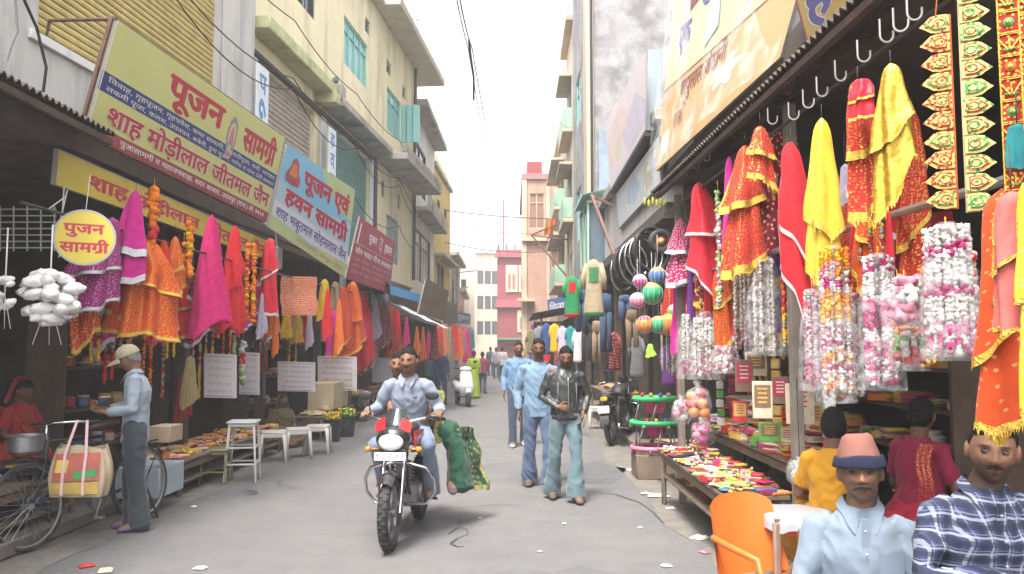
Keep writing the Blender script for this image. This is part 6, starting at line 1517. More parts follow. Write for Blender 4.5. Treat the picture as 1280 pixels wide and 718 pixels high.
person('old man in salmon and navy felt hat and pale blue shirt, seated at front right', (hp_.x, hp_.y + .05, hp_.z - 1.195), R(-14), SIT, 1.72, (.19, .098, .062), (R(-3), R(-3), R(-6)), voxel=.0042, cv=.007, shirt=SHW, trousers=NAVYT, shoes=SLIP, hairm=HAIRG,
       hairk=dict(front=.06, side=-.03, back=-.085, vol=1.05), beard=.22, stache=.5, grey=True, old=1, hem=.86, collar=SHW, extra=hat_extra, bcol=(.10, .085, .075), build=.98, swr=.010, barefoot=True)
PLAID = mat('plaid_tmp', (.1, .1, .1))
def plaid(key):
    m = bpy.data.materials.new(key); m.use_nodes = True; t = m.node_tree; N = t.nodes; L = t.links; b = N['Principled BSDF']; b.inputs['Roughness'].default_value = .9
    tc = N.new('ShaderNodeTexCoord'); nz = N.new('ShaderNodeTexNoise'); nz.inputs['Scale'].default_value = 7
    L.new(tc.outputs['Object'], nz.inputs['Vector'])
    ad = N.new('ShaderNodeVectorMath'); ad.operation = 'MULTIPLY_ADD'; ad.inputs[1].default_value = (.05, .05, .05); L.new(nz.outputs['Color'], ad.inputs[0]); L.new(tc.outputs['Object'], ad.inputs[2])
    sp = N.new('ShaderNodeSeparateXYZ'); L.new(ad.outputs[0], sp.inputs[0])
    xy = N.new('ShaderNodeMath'); xy.operation = 'MULTIPLY_ADD'; xy.inputs[1].default_value = .55; L.new(sp.outputs['Y'], xy.inputs[0]); L.new(sp.outputs['X'], xy.inputs[2])
    def stripe(sock, per, lo, w):
        a = N.new('ShaderNodeMath'); a.operation = 'MULTIPLY'; a.inputs[1].default_value = 1 / per; L.new(sock, a.inputs[0])
        f = N.new('ShaderNodeMath'); f.operation = 'FRACT'; L.new(a.outputs[0], f.inputs[0])
        g = N.new('ShaderNodeMath'); g.operation = 'COMPARE'; g.inputs[1].default_value = lo; g.inputs[2].default_value = w; L.new(f.outputs[0], g.inputs[0]); return g.outputs[0]
    col = None
    def lay(prev, fac, c, k):
        mx = N.new('ShaderNodeMix'); mx.data_type = 'RGBA'; mu = N.new('ShaderNodeMath'); mu.operation = 'MULTIPLY'; mu.inputs[1].default_value = k; L.new(fac, mu.inputs[0]); L.new(mu.outputs[0], mx.inputs[0])
        if prev is None: mx.inputs[6].default_value = (.03, .04, .10, 1)
        else: L.new(prev, mx.inputs[6])
        mx.inputs[7].default_value = c + (1,); return mx.outputs[2]
    for sck in (xy.outputs[0], sp.outputs['Z']):
        col = lay(col, stripe(sck, .056, .25, .16), (.012, .014, .034), .7); col = lay(col, stripe(sck, .056, .66, .07), (.34, .37, .42), .6); col = lay(col, stripe(sck, .056, .88, .035), (.2, .22, .32), .5)
    L.new(col, b.inputs['Base Color']); return m
PLAID = plaid('plaid_shirt')
hp_ = at(1233, 563, 3.0)
def plaid_extra(T, J, M):
    m = MB()
    for sg in (-1, 1): m.tube([M @ Vector((0, -.108, -.043)), M @ Vector((sg * .013, -.104, -.043)), M @ Vector((sg * .026, -.096, -.049))], [.0035, .004, .002], 8, round_caps=True)
    m.build('moustache', HAIRB, T, 180); buttons(T, J, M, 5, .132)
    m = MB(); m.box((0, -.129, .85), (.034, .008, .36), b=.003); m.build('placket', PLAID, T)
person('bearded young man in blue and white plaid shirt, seated at the right edge', (hp_.x, hp_.y + .05, hp_.z - 1.195 * 1.02), R(-2), {**SIT, 'el_r': (-.245, -.06, .74), 'wr_r': (-.02, -.30, .80), 'el_l': (.24, -.05, .74), 'wr_l': (.10, -.31, .84), 'head': (.02, -.055, 1.195)}, 1.75, (.19, .095, .06), (R(2), R(4), R(-24)), voxel=.0042, cv=.007,
       shirt=PLAID, trousers=DEND, shoes=SLIP, hairk=dict(front=.064, side=-.02, back=-.08, vol=1.11, top=1.0), beard=.7, stache=.8, hem=.86, collar=PLAID, build=1.0, swr=.010, extra=plaid_extra, gaze=-1, barefoot=True,
       hands=dict(r=dict(d=(.8, -.3, .25), n=(0, .6, 1), thumb=1, curl=.7), l=dict(d=(-.1, -.6, .5), n=(-1, .2, .2), thumb=-1, curl=.7)))
# women inside the right shop, seated on the floor platform
def woman(label, px, py, Y, rotz, skin, top, wrap, hairlong=True, seat=.35, look=(0, 0, 0), scale=1.58, veil=None, big=1.0, voxel=.007):
    hp = at(px, py, Y)
    P = {**SIT, 'kn_r': (-.30, -.34, .50), 'kn_l': (.30, -.34, .50), 'an_r': (-.05, -.36, .42), 'an_l': (.05, -.38, .42), 'toe_r': (.1, -.40, .40), 'toe_l': (-.1, -.40, .40), 'sh_r': (-.155, -.01, .99), 'sh_l': (.155, -.01, .99), 'wr_r': (-.10, -.28, .66), 'wr_l': (.10, -.28, .66)}
    def ex(T, J, M):
        if hairlong:
            m = MB(); c = M @ Vector((0, .085, -.02)); m.ball(c, (.05, .045, .05), 14, 10); m.build('hair_bun', HAIRB, T, 180)
        c = MB(); etube(c, [(0, .0, .40), (0, -.06, .47), (0, -.04, .58), (0, -.01, .68)], [.40, .40, .27, .17], [.36, .34, .22, .13], (1, 0, 0), 28); remesh(c, 'sari_skirt', wrap, T, .011, 2, (.016, 9, px, .6))
        c = MB(); c.sheet(lambda u, v: (-.19 + .40 * v + .05 * math.sin(3 * u), -.02 - .125 * math.sin(PI * (.12 + .76 * v)) - .012 * math.sin(26 * u), 1.03 - .30 * v * .9 - .13 * u - .05 * math.sin(PI * v)), 14, 24, 0, .3, .7)
        c.sheet(lambda u, v: (-.10 - .12 * u + .02 * math.sin(9 * v), .10 + .05 * math.sin(PI * v) + .01 * math.sin(20 * u), 1.04 - .5 * v), 12, 16, 0, .3, .6); c.build('sari_drape', wrap, T, 180)
        if veil is not None:
            c = MB(); c.sheet(lambda u, v: tuple(M @ Vector((.092 * math.cos(PI * u) * (1 + .5 * v * v), .03 + .105 * math.sin(PI * u) * (1 + .2 * v), .12 * math.cos(min(1, v * 1.4) * 1.5) - .25 * max(0, v - .6) * 1.6))), 30, 20, 0, .5, .6); c.build('veil', veil, T, 180)
    s = scale / 1.72
    return person(label, (hp.x, hp.y + .05 * s, hp.z - 1.215 * s), rotz, P, scale, skin, look, voxel=voxel, cv=.01, shirt=top, hairk=dict(front=.06, side=-.03, back=-.09, vol=1.10), hem=.9, sleeves='short', extra=ex, build=.94, shirtname='blouse')
woman('woman in crimson sari with dark hair seated turned away in the right shop', 1150, 518, 4.8, R(115), (.14, .07, .045), fab('crimson_blouse', (.34, .02, .07)), fab('crimson_sari', (.46, .02, .06), GDOT), look=(R(14), 0, R(20)))
woman('woman in mustard yellow blouse with black hair tied back, behind the felt hat', 1044, 532, 4.85, R(150), (.15, .075, .05), fab('mustard_blouse', (.62, .30, .015)), fab('mustard_sari', (.60, .30, .02), GDOT), look=(R(12), 0, R(10)))
woman('woman vendor in patterned olive sari squatting at the left stall', 352, 500, 13.4, R(40), (.14, .07, .045), fab('olive_blouse', (.14, .12, .06)), fab('olive_print_sari', (.20, .17, .07), ((.5, .35, .1), .03, .25, 0)), scale=1.5, veil=fab('brown_veil', (.22, .13, .06)), voxel=.011)
woman('vendor wrapped in red cloth bending over pots at the far left edge', 22, 487, 7.6, R(75), (.10, .05, .035), fab('red_wrap', (.36, .03, .03)), fab('red_wrap_print', (.40, .05, .035), GDOT), scale=1.5, veil=fab('red_wrap', 0), look=(R(20), 0, 0), voxel=.01)
# far people
woman_sari = fab('lime_sari', (.36, .50, .03)); 
def far_person(label, px, foot, H, shirt, low, skin=(.14, .07, .045), rot=0, skirt=False):
    g_ = gr(px, foot)
    def ex(T, J, M):
        if skirt:
            c = MB(); etube(c, [(0, 0, .06), (0, 0, .4), (0, 0, .8), (0, 0, 1.05), (0, 0, 1.3)], [.25, .22, .18, .15, .17], [.22, .2, .14, .11, .11], (1, 0, 0), 20); remesh(c, 'sari', low, T, .02, 2, (.015, 9, px, .5))
    return person(label, (g_.x, g_.y, 0), rot, dict(kn_l=(.10, -.08, .5), an_l=(.10, -.06, .085), toe_l=(.11, -.2, .03), an_r=(-.1, .1, .1), toe_r=(-.11, -.05, .03)), H, skin, (R(5), 0, 0), voxel=.014, cv=.018, shirt=shirt, trousers=None if skirt else low, shoes=SHOEB, hairk=W1, hem=.82, extra=ex)
far_person('woman in lime green sari walking away far down the left side', 592, 498, 1.55, woman_sari, woman_sari, rot=PI, skirt=True)
far_person('person in magenta clothes beside the woman in lime green', 603, 492, 1.5, fab('far_magenta', (.36, .06, .13)), DEND, rot=PI)
far_person('person in dark blue standing beside the white scooter', 551, 505, 1.68, fab('far_navy', (.05, .07, .13)), DEND, rot=R(20))
far_person('person in teal top standing close to the left garments', 541, 500, 1.5, fab('far_teal', (.06, .17, .22)), DEND, rot=R(-30))
far_person('small distant walker in pale violet at the end of the street', 620, 474, 1.66, fab('far_violet', (.34, .30, .45)), DEND)
far_person('small distant walker in dark clothes at the end of the street', 613, 470, 1.68, fab('far_dark', (.08, .08, .1)), DEND, rot=PI)
far_person('small distant walker in white shirt at the end of the street', 628, 478, 1.7, fab('far_white', (.55, .55, .56)), DEND, rot=PI)
# ------------------------------------------------------------------ vehicles
TYRE = mat('tyre', (.028, .028, .03), rough=.85, var=.25, vs=20, dirt=((.16, .14, .12), .5, .5), ds=6)
CHR = mat('chrome', (.62, .62, .64), rough=.18, metal=1, var=.06); BLKP = mat('black_plastic', (.022, .022, .025), rough=.45, var=.15, vs=12); ENG = mat('engine_alloy', (.22, .22, .23), rough=.5, metal=.6, var=.25, vs=16)
GLS = mat('lens', (.72, .74, .76), rough=.08, var=0, spec=.8); SEATM = mat('seat_vinyl', (.025, .024, .024), rough=.5, var=.15)
def wheel(T, c, R_, w, rimm, spokes=0, alloy=0, tyrem=TYRE, nm='wheel', hub=.035):
    """wheel in the YZ plane (axle along X), c local centre"""
    W = MB(); c = Vector(c)
    W.tube([c + Vector((0, (R_ - w) * math.cos(a), (R_ - w) * math.sin(a))) for a in np.linspace(0, 2 * PI, 48, False)], w, 12, closed=True)
    if w > .03:
        for k in range(60):
            a = 2 * PI * k / 60; W.box(c + Vector(((k % 2 - .5) * w * .7, (R_ - .002) * math.cos(a), (R_ - .002) * math.sin(a))), (w * .75, .022, .012), 0, rx(a - PI / 2), b=.003)
    o = W.build(nm, tyrem, T, 180)
    m = MB(); ri = R_ - 2 * w
    m.tube([c + Vector((0, (ri + .004) * math.cos(a), (ri + .004) * math.sin(a))) for a in np.linspace(0, 2 * PI, 48, False)], max(.011, w * .42), 8, closed=True)
    m.tube([c - Vector((.05, 0, 0)), c + Vector((.05, 0, 0))], hub, 14)
    for k in range(spokes):
        a = 2 * PI * k / spokes; s = (k % 2 - .5) * .07; b = a + (.5 if k % 4 < 2 else -.5)
        m.tube([c + Vector((s, hub * math.cos(b), hub * math.sin(b))), c + Vector((0, ri * math.cos(a), ri * math.sin(a)))], .0016, 4)
    for k in range(alloy):
        a = 2 * PI * k / alloy
        m.bar(c + Vector((.0, hub * .8 * math.cos(a), hub * .8 * math.sin(a))), c + Vector((0, ri * math.cos(a + .12), ri * math.sin(a + .12))), .03, .026, up=(1, 0, 0))
    if alloy: m.tube([c - Vector((.06, 0, 0)), c - Vector((.052, 0, 0))], .10, 20)
    m.build('rim', rimm, o, 40)
    return o
def motorcycle(label, loc, rotz, paint, accent, plate=None, lean=0, group=None):
    """local: faces -y, front wheel centre at y = -.63, rear at y = .62"""
    T = thing('motorcycle', label, 'motorcycle', loc, rotz, group); T.rotation_euler.y = lean
    wheel(T, (0, -.64, .30), .30, .045, ENG, 0, 6); wheel(T, (0, .62, .30), .30, .052, ENG, 0, 6)
    m = MB()
    for s in (-1, 1): m.tube([(s * .085, -.66, .30), (s * .085, -.52, .66)], .022, 10); m.tube([(s * .085, -.55, .58), (s * .085, -.42, .90)], .017, 10)
    m.box((0, -.44, .86), (.22, .06, .03)); m.box((0, -.50, .72), (.22, .06, .03)); m.build('fork', CHR, T)
    m = MB(); m.sheet(lambda u, v: ((u - .5) * .13, -.64 + .345 * math.cos(.35 + 1.9 * v), .30 + .345 * math.sin(.35 + 1.9 * v) - .03 * abs(2 * u - 1) ** 2), 8, 16, wrap=False); m.build('front_mudguard', paint, T, 180)
    # headlamp cowl, lens, screen
    m = MB(); P = [(0, -.40, .86), (0, -.50, .88), (0, -.60, .885), (0, -.635, .88)]; etube(m, P, [.11, .15, .135, .115], [.10, .125, .105, .085], (1, 0, 0), 24); m.build('headlamp_cowl', paint, T, 180)
    m = MB(); m.ball((0, -.635, .872), (.105, .040, .074), 22, 12); m.build('headlight', GLS, T, 180)
    for s in (-1, 1):
        m = MB(); m.slab((s * .05, -.612, .965), (s * .145, -.56, .94), (s * .15, -.50, 1.02), (s * .075, -.52, 1.06), .012); m.build('cowl_flash', accent, T, 30)
    m = MB(); m.sheet(lambda u, v: ((u - .5) * (.24 - .09 * v), -.555 + .13 * v + .05 * (2 * u - 1) ** 2, .955 + .17 * v), 12, 8); m.build('windscreen', mat('smoked_screen', (.03, .032, .036), rough=.15, var=.1, spec=.6), T, 180)
    m = MB(); m.tube([(-.36, -.24, 1.03), (-.30, -.30, 1.055), (-.12, -.40, 1.02), (0, -.42, .97), (.12, -.40, 1.02), (.30, -.30, 1.055), (.36, -.24, 1.03)], .012, 10); hb = m.build('handlebar', CHR, T, 180)
    for s in (-1, 1):
        m = MB(); m.tube([(s * .25, -.335, 1.05), (s * .37, -.235, 1.025)], .018, 10, round_caps=True); m.tube([(s * .24, -.35, 1.04), (s * .36, -.31, 1.02)], .006, 6); m.build('grip', BLKP, hb, 180)
        m = MB(); m.tube([(s * .24, -.34, 1.05), (s * .27, -.36, 1.20)], .006, 6); m.ball((s * .29, -.365, 1.235), (.062, .012, .038), 16, 8); m.build('mirror', BLKP, T, 180)
        m = MB(); m.tube([(s * .12, -.52, .80), (s * .20, -.53, .80)], .008, 6); m.ball((s * .215, -.54, .80), (.028, .036, .026), 12, 8); m.build('turn_signal', mat('amber_lens', (.6, .2, .02), rough=.2, var=0), T, 180)
    # number plate across the fork
    m = MB(); board(m, (-.13, -.665, .79), (.13, -.665, .79), (.13, -.675, .725), (-.13, -.675, .725), [('text', plate, .06, .94, .2, .82, 1, .02)] if plate else [], .006, 0, 0, (0, -9, 1)); m.build('number_plate', [mat('plate_white', (.62, .62, .6), rough=.5, var=.1), BLKP], T, 0)
    # tank, seat, side panels, tail
    m = MB(); etube(m, [(0, -.36, .86), (0, -.26, .90), (0, -.05, .89), (0, .10, .82)], [.09, .15, .145, .10], [.05, .11, .115, .07], (1, 0, 0), 24); m.build('fuel_tank', paint, T, 180)
    for s in (-1, 1):
        m = MB(); m.slab((s * .13, -.36, .93), (s * .165, -.14, .93), (s * .16, -.12, .82), (s * .14, -.38, .80), .015); m.build('tank_flash', accent, T, 30)
        m = MB(); etube(m, [(s * .12, .10, .72), (s * .135, .22, .70), (s * .12, .42, .76)], [.03, .04, .03], [.07, .09, .05], (1, 0, 0), 14); m.build('side_panel', paint, T, 180)
    m = MB(); etube(m, [(0, .06, .80), (0, .18, .81), (0, .38, .84), (0, .60, .865), (0, .70, .86)], [.10, .14, .135, .12, .08], [.035, .05, .05, .045, .03], (1, 0, 0), 20); m.build('seat', SEATM, T, 180)
    m = MB(); etube(m, [(0, .50, .76), (0, .70, .80), (0, .84, .84)], [.11, .10, .05], [.07, .06, .03], (1, 0, 0), 16); m.build('tail', paint, T, 180)
    m = MB(); m.box((0, .85, .79), (.12, .03, .07), b=.012); m.build('tail_light', mat('amber_red_lens', (.62, .32, .03), rough=.2, var=0), T)
    m = MB(); m.tube([(-.10, .45, .86), (-.13, .75, .90), (.13, .75, .90), (.10, .45, .86)], .012, 8); m.build('grab_rail', CHR, T, 180)
    m = MB(); m.sheet(lambda u, v: ((u - .5) * .15, .62 + .36 * math.cos(1.9 - 1.7 * v), .30 + .36 * math.sin(1.9 - 1.7 * v)), 6, 14); m.box((0, .90, .52), (.14, .02, .2)); m.build('rear_mudguard', BLKP, T, 180)
    m = MB(); board(m, (.10, .925, .68), (-.10, .925, .68), (-.10, .925, .56), (.10, .925, .56), [], .006); m.build('rear_plate', mat('plate_white', 0), T, 0)
    # frame, engine, exhaust, chain case, stand, pegs
    m = MB()
    for s in (-1, 1): m.tube([(s * .05, -.36, .82), (s * .07, -.26, .42), (s * .09, -.02, .24), (s * .09, .3, .30), (s * .08, .42, .76)], .016, 8); m.tube([(s * .10, .28, .34), (s * .10, .62, .30)], .018, 8); m.tube([(s * .12, .42, .74), (s * .12, .58, .36)], .026, 10)
    m.tube([(0, -.38, .86), (0, 0, .78), (0, .5, .74)], .02, 8); m.build('frame', BLKP, T, 180)
    m = MB(); m.box((0, -.06, .36), (.26, .30, .20), b=.04)
    for k in range(6): m.box((0, -.13, .46 + .032 * k), (.17, .16, .014), 0, rx(-.25), b=.004)
    m.box((0, -.13, .54), (.12, .12, .22), 0, rx(-.25)); m.tube([(.12, -.02, .36), (.155, -.02, .36)], .085, 18); m.tube([(-.12, .02, .36), (-.155, .02, .36)], .075, 18); m.build('engine', ENG, T)
    m = MB(); m.tube([(-.06, -.20, .52), (-.09, -.30, .38), (-.12, -.16, .22), (-.16, .2, .24), (-.17, .35, .27)], .018, 10); m.tube([(-.17, .28, .27), (-.18, .78, .33)], [.035, .045], 14); m.build('exhaust', CHR, T, 180)
    m = MB(); m.tube([(0.30, -.24, .40), (.30, -.30, .52), (.24, -.34, .62), (.07, -.34, .66), (-.07, -.34, .66), (-.24, -.34, .62), (-.30, -.30, .52), (-.30, -.24, .40), (-.22, -.24, .30), (-.07, -.25, .30), (.07, -.25, .30), (.22, -.24, .30)], .014, 10, closed=True); m.build('crash_guard', CHR, T, 180)
    m = MB()
    for s in (-1, 1): m.tube([(s * .10, .06, .30), (s * .27, .06, .29)], .013, 8); m.tube([(s * .10, .36, .36), (s * .22, .36, .36)], .012, 8)
    m.build('foot_peg', BLKP, T)
    return T
RED = mat('bike_red', (.42, .02, .025), rough=.25, var=.06, coat=.5); BLKG = mat('bike_black', (.018, .018, .02), rough=.22, var=.1, coat=.6)
fw, rw = gr(487, 688), gr(530, 641)
dv_ = (fw - rw).normalized(); yaw = math.atan2(-dv_.x, -dv_.y) * 0 + math.atan2(dv_.x, -dv_.y)
bc = fw + (-dv_) * .64
motorcycle('black motorcycle with red flashes ridden towards us by a man with a woman behind', (bc.x, bc.y, 0), yaw, BLKG, RED, 'RJ 27 SD 2614')
rid = dict(pelvis=(0, .17, .87), waist=(0, .14, 1.02), chest=(0, .08, 1.21), neck=(0, .04, 1.37), head=(.01, -.015, 1.52), sh_r=(-.172, .04, 1.305), sh_l=(.172, .04, 1.305), el_r=(-.28, .07, 1.10), wr_r=(-.33, -.165, 1.075), el_l=(.28, .07, 1.10), wr_l=(.33, -.165, 1.075),
    hip_r=(-.10, .14, .86), hip_l=(.10, .14, .86), kn_r=(-.22, -.24, .80), kn_l=(.23, -.22, .80), an_r=(-.21, .08, .38), an_l=(.22, .08, .38), toe_r=(-.22, -.09, .33), toe_l=(.23, -.09, .33))
rider_loc = Vector((bc.x, bc.y, 0))
def rider_extra(T, J, M):
    m = MB(); m.ball((.085, -.065, 1.20), (.02, .008, .012), 8, 6); m.build('badge', INKB, T, 180)
SHR = fab('shirt_periwinkle', (.21, .245, .315), rough=.85, trans=.05)
person('man in pale blue full sleeved shirt and jeans riding the black and red motorcycle', rider_loc, yaw, rid, 1.72, (.20, .105, .065), (R(2), 0, R(-4)), voxel=.006, cv=.009, shirt=SHR, trousers=DENL, shoes=SHOEB, hairk=dict(front=.066, side=-.01, back=-.075, vol=1.10, top=.6), stache=.85, hem=.86, legw=1.0, extra=rider_extra,
       hands=dict(r=dict(d=(.1, -1, -.05), n=(0, 0, -1), thumb=1, curl=1.15), l=dict(d=(-.1, -1, -.05), n=(0, 0, -1), thumb=-1, curl=1.15)), swr=.010, collar=SHR)
# passenger, side saddle, green sari with gold border
GS = fab('green_sari', (.010, .065, .035), ((.24, .20, .05), .075, .26, 0), trans=.1); GBR = fab('sari_gold_border', (.36, .30, .10), ((.08, .2, .06), .03, .3, 0), trans=.05)
pas = dict(pelvis=(.02, .50, .92), waist=(-.02, .49, 1.05), chest=(-.06, .47, 1.21), neck=(-.13, .45, 1.35), head=(-.185, .42, 1.50), sh_r=(-.24, .50, 1.30), sh_l=(.05, .36, 1.32), el_r=(-.24, .36, 1.10), wr_r=(-.20, .30, 1.0), el_l=(.16, .28, 1.12), wr_l=(.16, .16, 1.02),
    hip_r=(.06, .44, .88), hip_l=(.06, .60, .88), kn_r=(.36, .36, .84), kn_l=(.37, .50, .84), an_r=(.36, .30, .42), an_l=(.40, .42, .42), toe_r=(.40, .16, .34), toe_l=(.48, .30, .34))
def sari_extra(T, J, M):
    c = MB()
    etube(c, [(-.02, .52, .90), (.15, .48, .90), (.32, .44, .86), (.40, .42, .70), (.42, .40, .50), (.44, .38, .33)], [.14, .15, .15, .16, .18, .20], [.12, .12, .11, .10, .11, .12], (0, 1, 0), 24); remesh(c, 'sari_skirt', GS, T, .010, 2, (.016, 10, 3, .5))
    c = MB(); c.sheet(lambda u, v: (.38 + .17 * math.sin(PI * .5 * v) + .14 * u * v + .02 * math.sin(12 * u + 4 * v), .30 + .05 * u + .30 * v + .03 * math.sin(17 * v + 3 * u), .93 - .60 * u - .06 * v), 26, 14, lambda u, v: 1 if v > .86 or u > .92 else 0, .8, .5); c.build('sari_fall', [GS, GBR], T, 180)
    c = MB(); c.sheet(lambda u, v: (.15 + .13 * v + .015 * math.sin(14 * u), .30 + .04 * math.sin(9 * v), 1.26 - .5 * u), 14, 8, 1, .5, .2); c.build('sari_border', [GS, GBR], T, 180)
person('woman in dark green and gold sari sitting sideways behind the motorcycle rider', rider_loc, yaw, pas, 1.70, (.20, .105, .065), (R(4), R(6), R(6)), voxel=.007, cv=.01, shirt=fab('ochre_blouse', (.34, .24, .08)), shoes=SLIP, hairk=dict(front=.06, side=-.03, back=-.09, vol=1.08), sleeves='short', hem=.9, build=.9, extra=sari_extra, barefoot=True, shirtname='blouse',
       hands=dict(r=dict(d=(.6, -.6, 0), n=(0, 0, -1), curl=.5), l=dict(d=(0, -.9, -.2), n=(-1, 0, 0), curl=.6)))
# parked motorcycle on the right, seen from behind
gk = gr(775, 556)
motorcycle('dusty black motorcycle parked on the right with its amber tail light towards us', (gk.x + .12, gk.y + .45, 0), PI + R(-24), mat('bike_dusty_black', (.04, .04, .042), rough=.5, var=.3), mat('bike_grey', (.2, .2, .21), rough=.4), None, R(6))
# white scooter far left
def scooter(label, loc, rotz):
    T = thing('scooter', label, 'scooter', loc, rotz); WH = mat('scooter_white', (.62, .64, .67), rough=.25, var=.06, coat=.4)
    wheel(T, (0, -.62, .22), .22, .045, ENG, 0, 5); wheel(T, (0, .58, .22), .22, .048, ENG, 0, 5)
    m = MB(); etube(m, [(0, -.44, .30), (0, -.46, .55), (0, -.40, .85), (0, -.36, 1.0)], [.20, .21, .17, .13], [.05, .06, .07, .06], (1, 0, 0), 20); m.build('front_shield', WH, T, 180)
    m = MB(); etube(m, [(0, -.62, .46), (0, -.70, .36)], [.09, .08], [.12, .05], (1, 0, 0), 16); m.build('front_mudguard', WH, T, 180)
    m = MB(); m.ball((0, -.36, 1.03), (.17, .09, .08), 18, 10); m.build('headlamp_cowl', WH, T, 180)
    m = MB(); m.ball((0, -.435, 1.03), (.08, .025, .05), 14, 8); m.build('headlight', GLS, T, 180)
    m = MB(); m.tube([(-.33, -.26, 1.06), (0, -.34, 1.03), (.33, -.26, 1.06)], .016, 8); m.build('handlebar', BLKP, T, 180)
    for s in (-1, 1):
        m = MB(); m.tube([(s * .2, -.31, 1.06), (s * .25, -.33, 1.2)], .006, 6); m.ball((s * .27, -.335, 1.24), (.06, .012, .04), 12, 8); m.build('mirror', BLKP, T, 180)
    m = MB(); m.box((0, -.16, .29), (.36, .52, .06), b=.02); m.build('floorboard', BLKP, T)
    m = MB(); etube(m, [(0, .06, .45), (0, .2, .55), (0, .5, .58), (0, .80, .62)], [.17, .21, .20, .08], [.14, .19, .16, .06], (1, 0, 0), 20); m.build('body_panel', WH, T, 180)
    m = MB(); etube(m, [(0, .02, .74), (0, .2, .77), (0, .5, .80), (0, .68, .80)], [.10, .15, .14, .10], [.03, .05, .05, .03], (1, 0, 0), 18); m.build('seat', SEATM, T, 180)
    m = MB(); board(m, (-.1, -.53, .62), (.1, -.53, .62), (.1, -.54, .55), (-.1, -.54, .55), [], .006); m.build('number_plate', mat('plate_white', 0), T, 0)
    return T
gs_ = gr(578, 507)
scooter('white scooter parked far down on the left, front towards us', (gs_.x, gs_.y, 0), R(18))

# bicycle -----------------------------------------------------------------
bf, br_ = gr(33, 690), gr(208, 642)
bd = (bf - br_).normalized(); byaw = math.atan2(bd.x, -bd.y)
T = thing('bicycle', 'old black roadster bicycle with a shopping bag on its handlebar, left front', 'bicycle', (bf.x - bd.x * .62, bf.y - bd.y * .62, 0), byaw); T.rotation_euler.y = R(-5)
for y in (-.60, .62): wheel(T, (0, y, .355), .355, .019, STEEL, 32, 0, TYRE, hub=.022)
BK = mat('bicycle_enamel', (.02, .022, .022), rough=.4, var=.2)
m = MB()
hd_t, hd_b, st_t, bb, ra = (0, -.40, .86), (0, -.43, .66), (0, .20, .84), (0, .10, .29), (0, .62, .355)
m.tube([hd_t, hd_b], .019, 10); m.tube([hd_t, st_t], .014, 8); m.tube([hd_b, bb], .016, 8); m.tube([st_t, bb], .015, 8)
for s in (-1, 1): m.tube([(s * .012, .2, .80), (s * .045, .62, .355)], .008, 8); m.tube([(s * .012, .1, .29), (s * .045, .62, .355)], .008, 8)
m.build('frame', BK, T, 180)
m = MB(); m.tube([(0, -.43, .74), (0, -.435, .70)], .022, 8)
for s in (-1, 1): m.tube([(s * .03, -.44, .72), (s * .045, -.52, .52), (s * .04, -.60, .355)], .010, 8)
m.build('fork', BK, T, 180)
m = MB(); m.tube([(-.26, -.18, .99), (-.25, -.30, 1.0), (-.14, -.42, 1.01), (0, -.43, 1.0), (.14, -.42, 1.01), (.25, -.30, 1.0), (.26, -.18, .99)], .011, 10); m.tube([(0, -.40, .84), (0, -.41, 1.0)], .012, 8)
hb = m.build('handlebar', CHR, T, 180)
for s in (-1, 1):
    m = MB(); m.tube([(s * .258, -.20, .99), (s * .262, -.10, .985)], .016, 10, round_caps=True); m.build('grip', BLKP, hb, 180)
m = MB(); etube(m, [(0, .06, .93), (0, .16, .94), (0, .27, .955), (0, .32, .955)], [.02, .045, .10, .08], [.02, .03, .035, .025], (1, 0, 0), 16); m.tube([(0, .2, .82), (0, .2, .93)], .012, 8); m.build('saddle', mat('brown_leather', (.07, .04, .025), rough=.5), T, 180)
m = MB()
for s in (-1, 1): m.bar((s * .07, .40, .74), (s * .07, .86, .74), .012); m.bar((s * .07, .84, .74), (s * .05, .64, .36), .010)
for y in np.linspace(.42, .84, 5): m.bar((-.07, y, .742), (.07, y, .742), .01)
m.build('carrier', BK, T)
for y0, a0, a1 in ((-.60, .5, 2.0), (.62, .6, 2.9)):
    m = MB(); m.sheet(lambda u, v: ((u - .5) * .055, y0 + .385 * math.cos(a0 + (a1 - a0) * v) * (1 if y0 > 0 else -1) * -1 if 0 else y0 + .385 * math.cos(a0 + (a1 - a0) * v), .355 + .385 * math.sin(a0 + (a1 - a0) * v) + .008 * (1 - (2 * u - 1) ** 2)), 6, 20); m.build('mudguard', BK, T, 180)
m = MB(); m.tube([(-.03, .1, .29), (.03, .1, .29)], .09, 24); m.tube([(.05, .1, .29), (.055, .02, .14)], .009, 6); m.tube([(-.05, .1, .29), (-.055, .18, .44)], .009, 6); m.box((.10, .02, .14), (.09, .06, .02)); m.box((-.10, .18, .44), (.09, .06, .02)); m.build('crankset', STEEL, T)
m = MB()
for s in (-1, 1): m.tube([(s * .06, .62, .355), (s * .12, .70, .01)], .009, 6)
m.tube([(-.12, .70, .012), (.12, .70, .012)], .009, 6); m.build('stand', BK, T, 180)
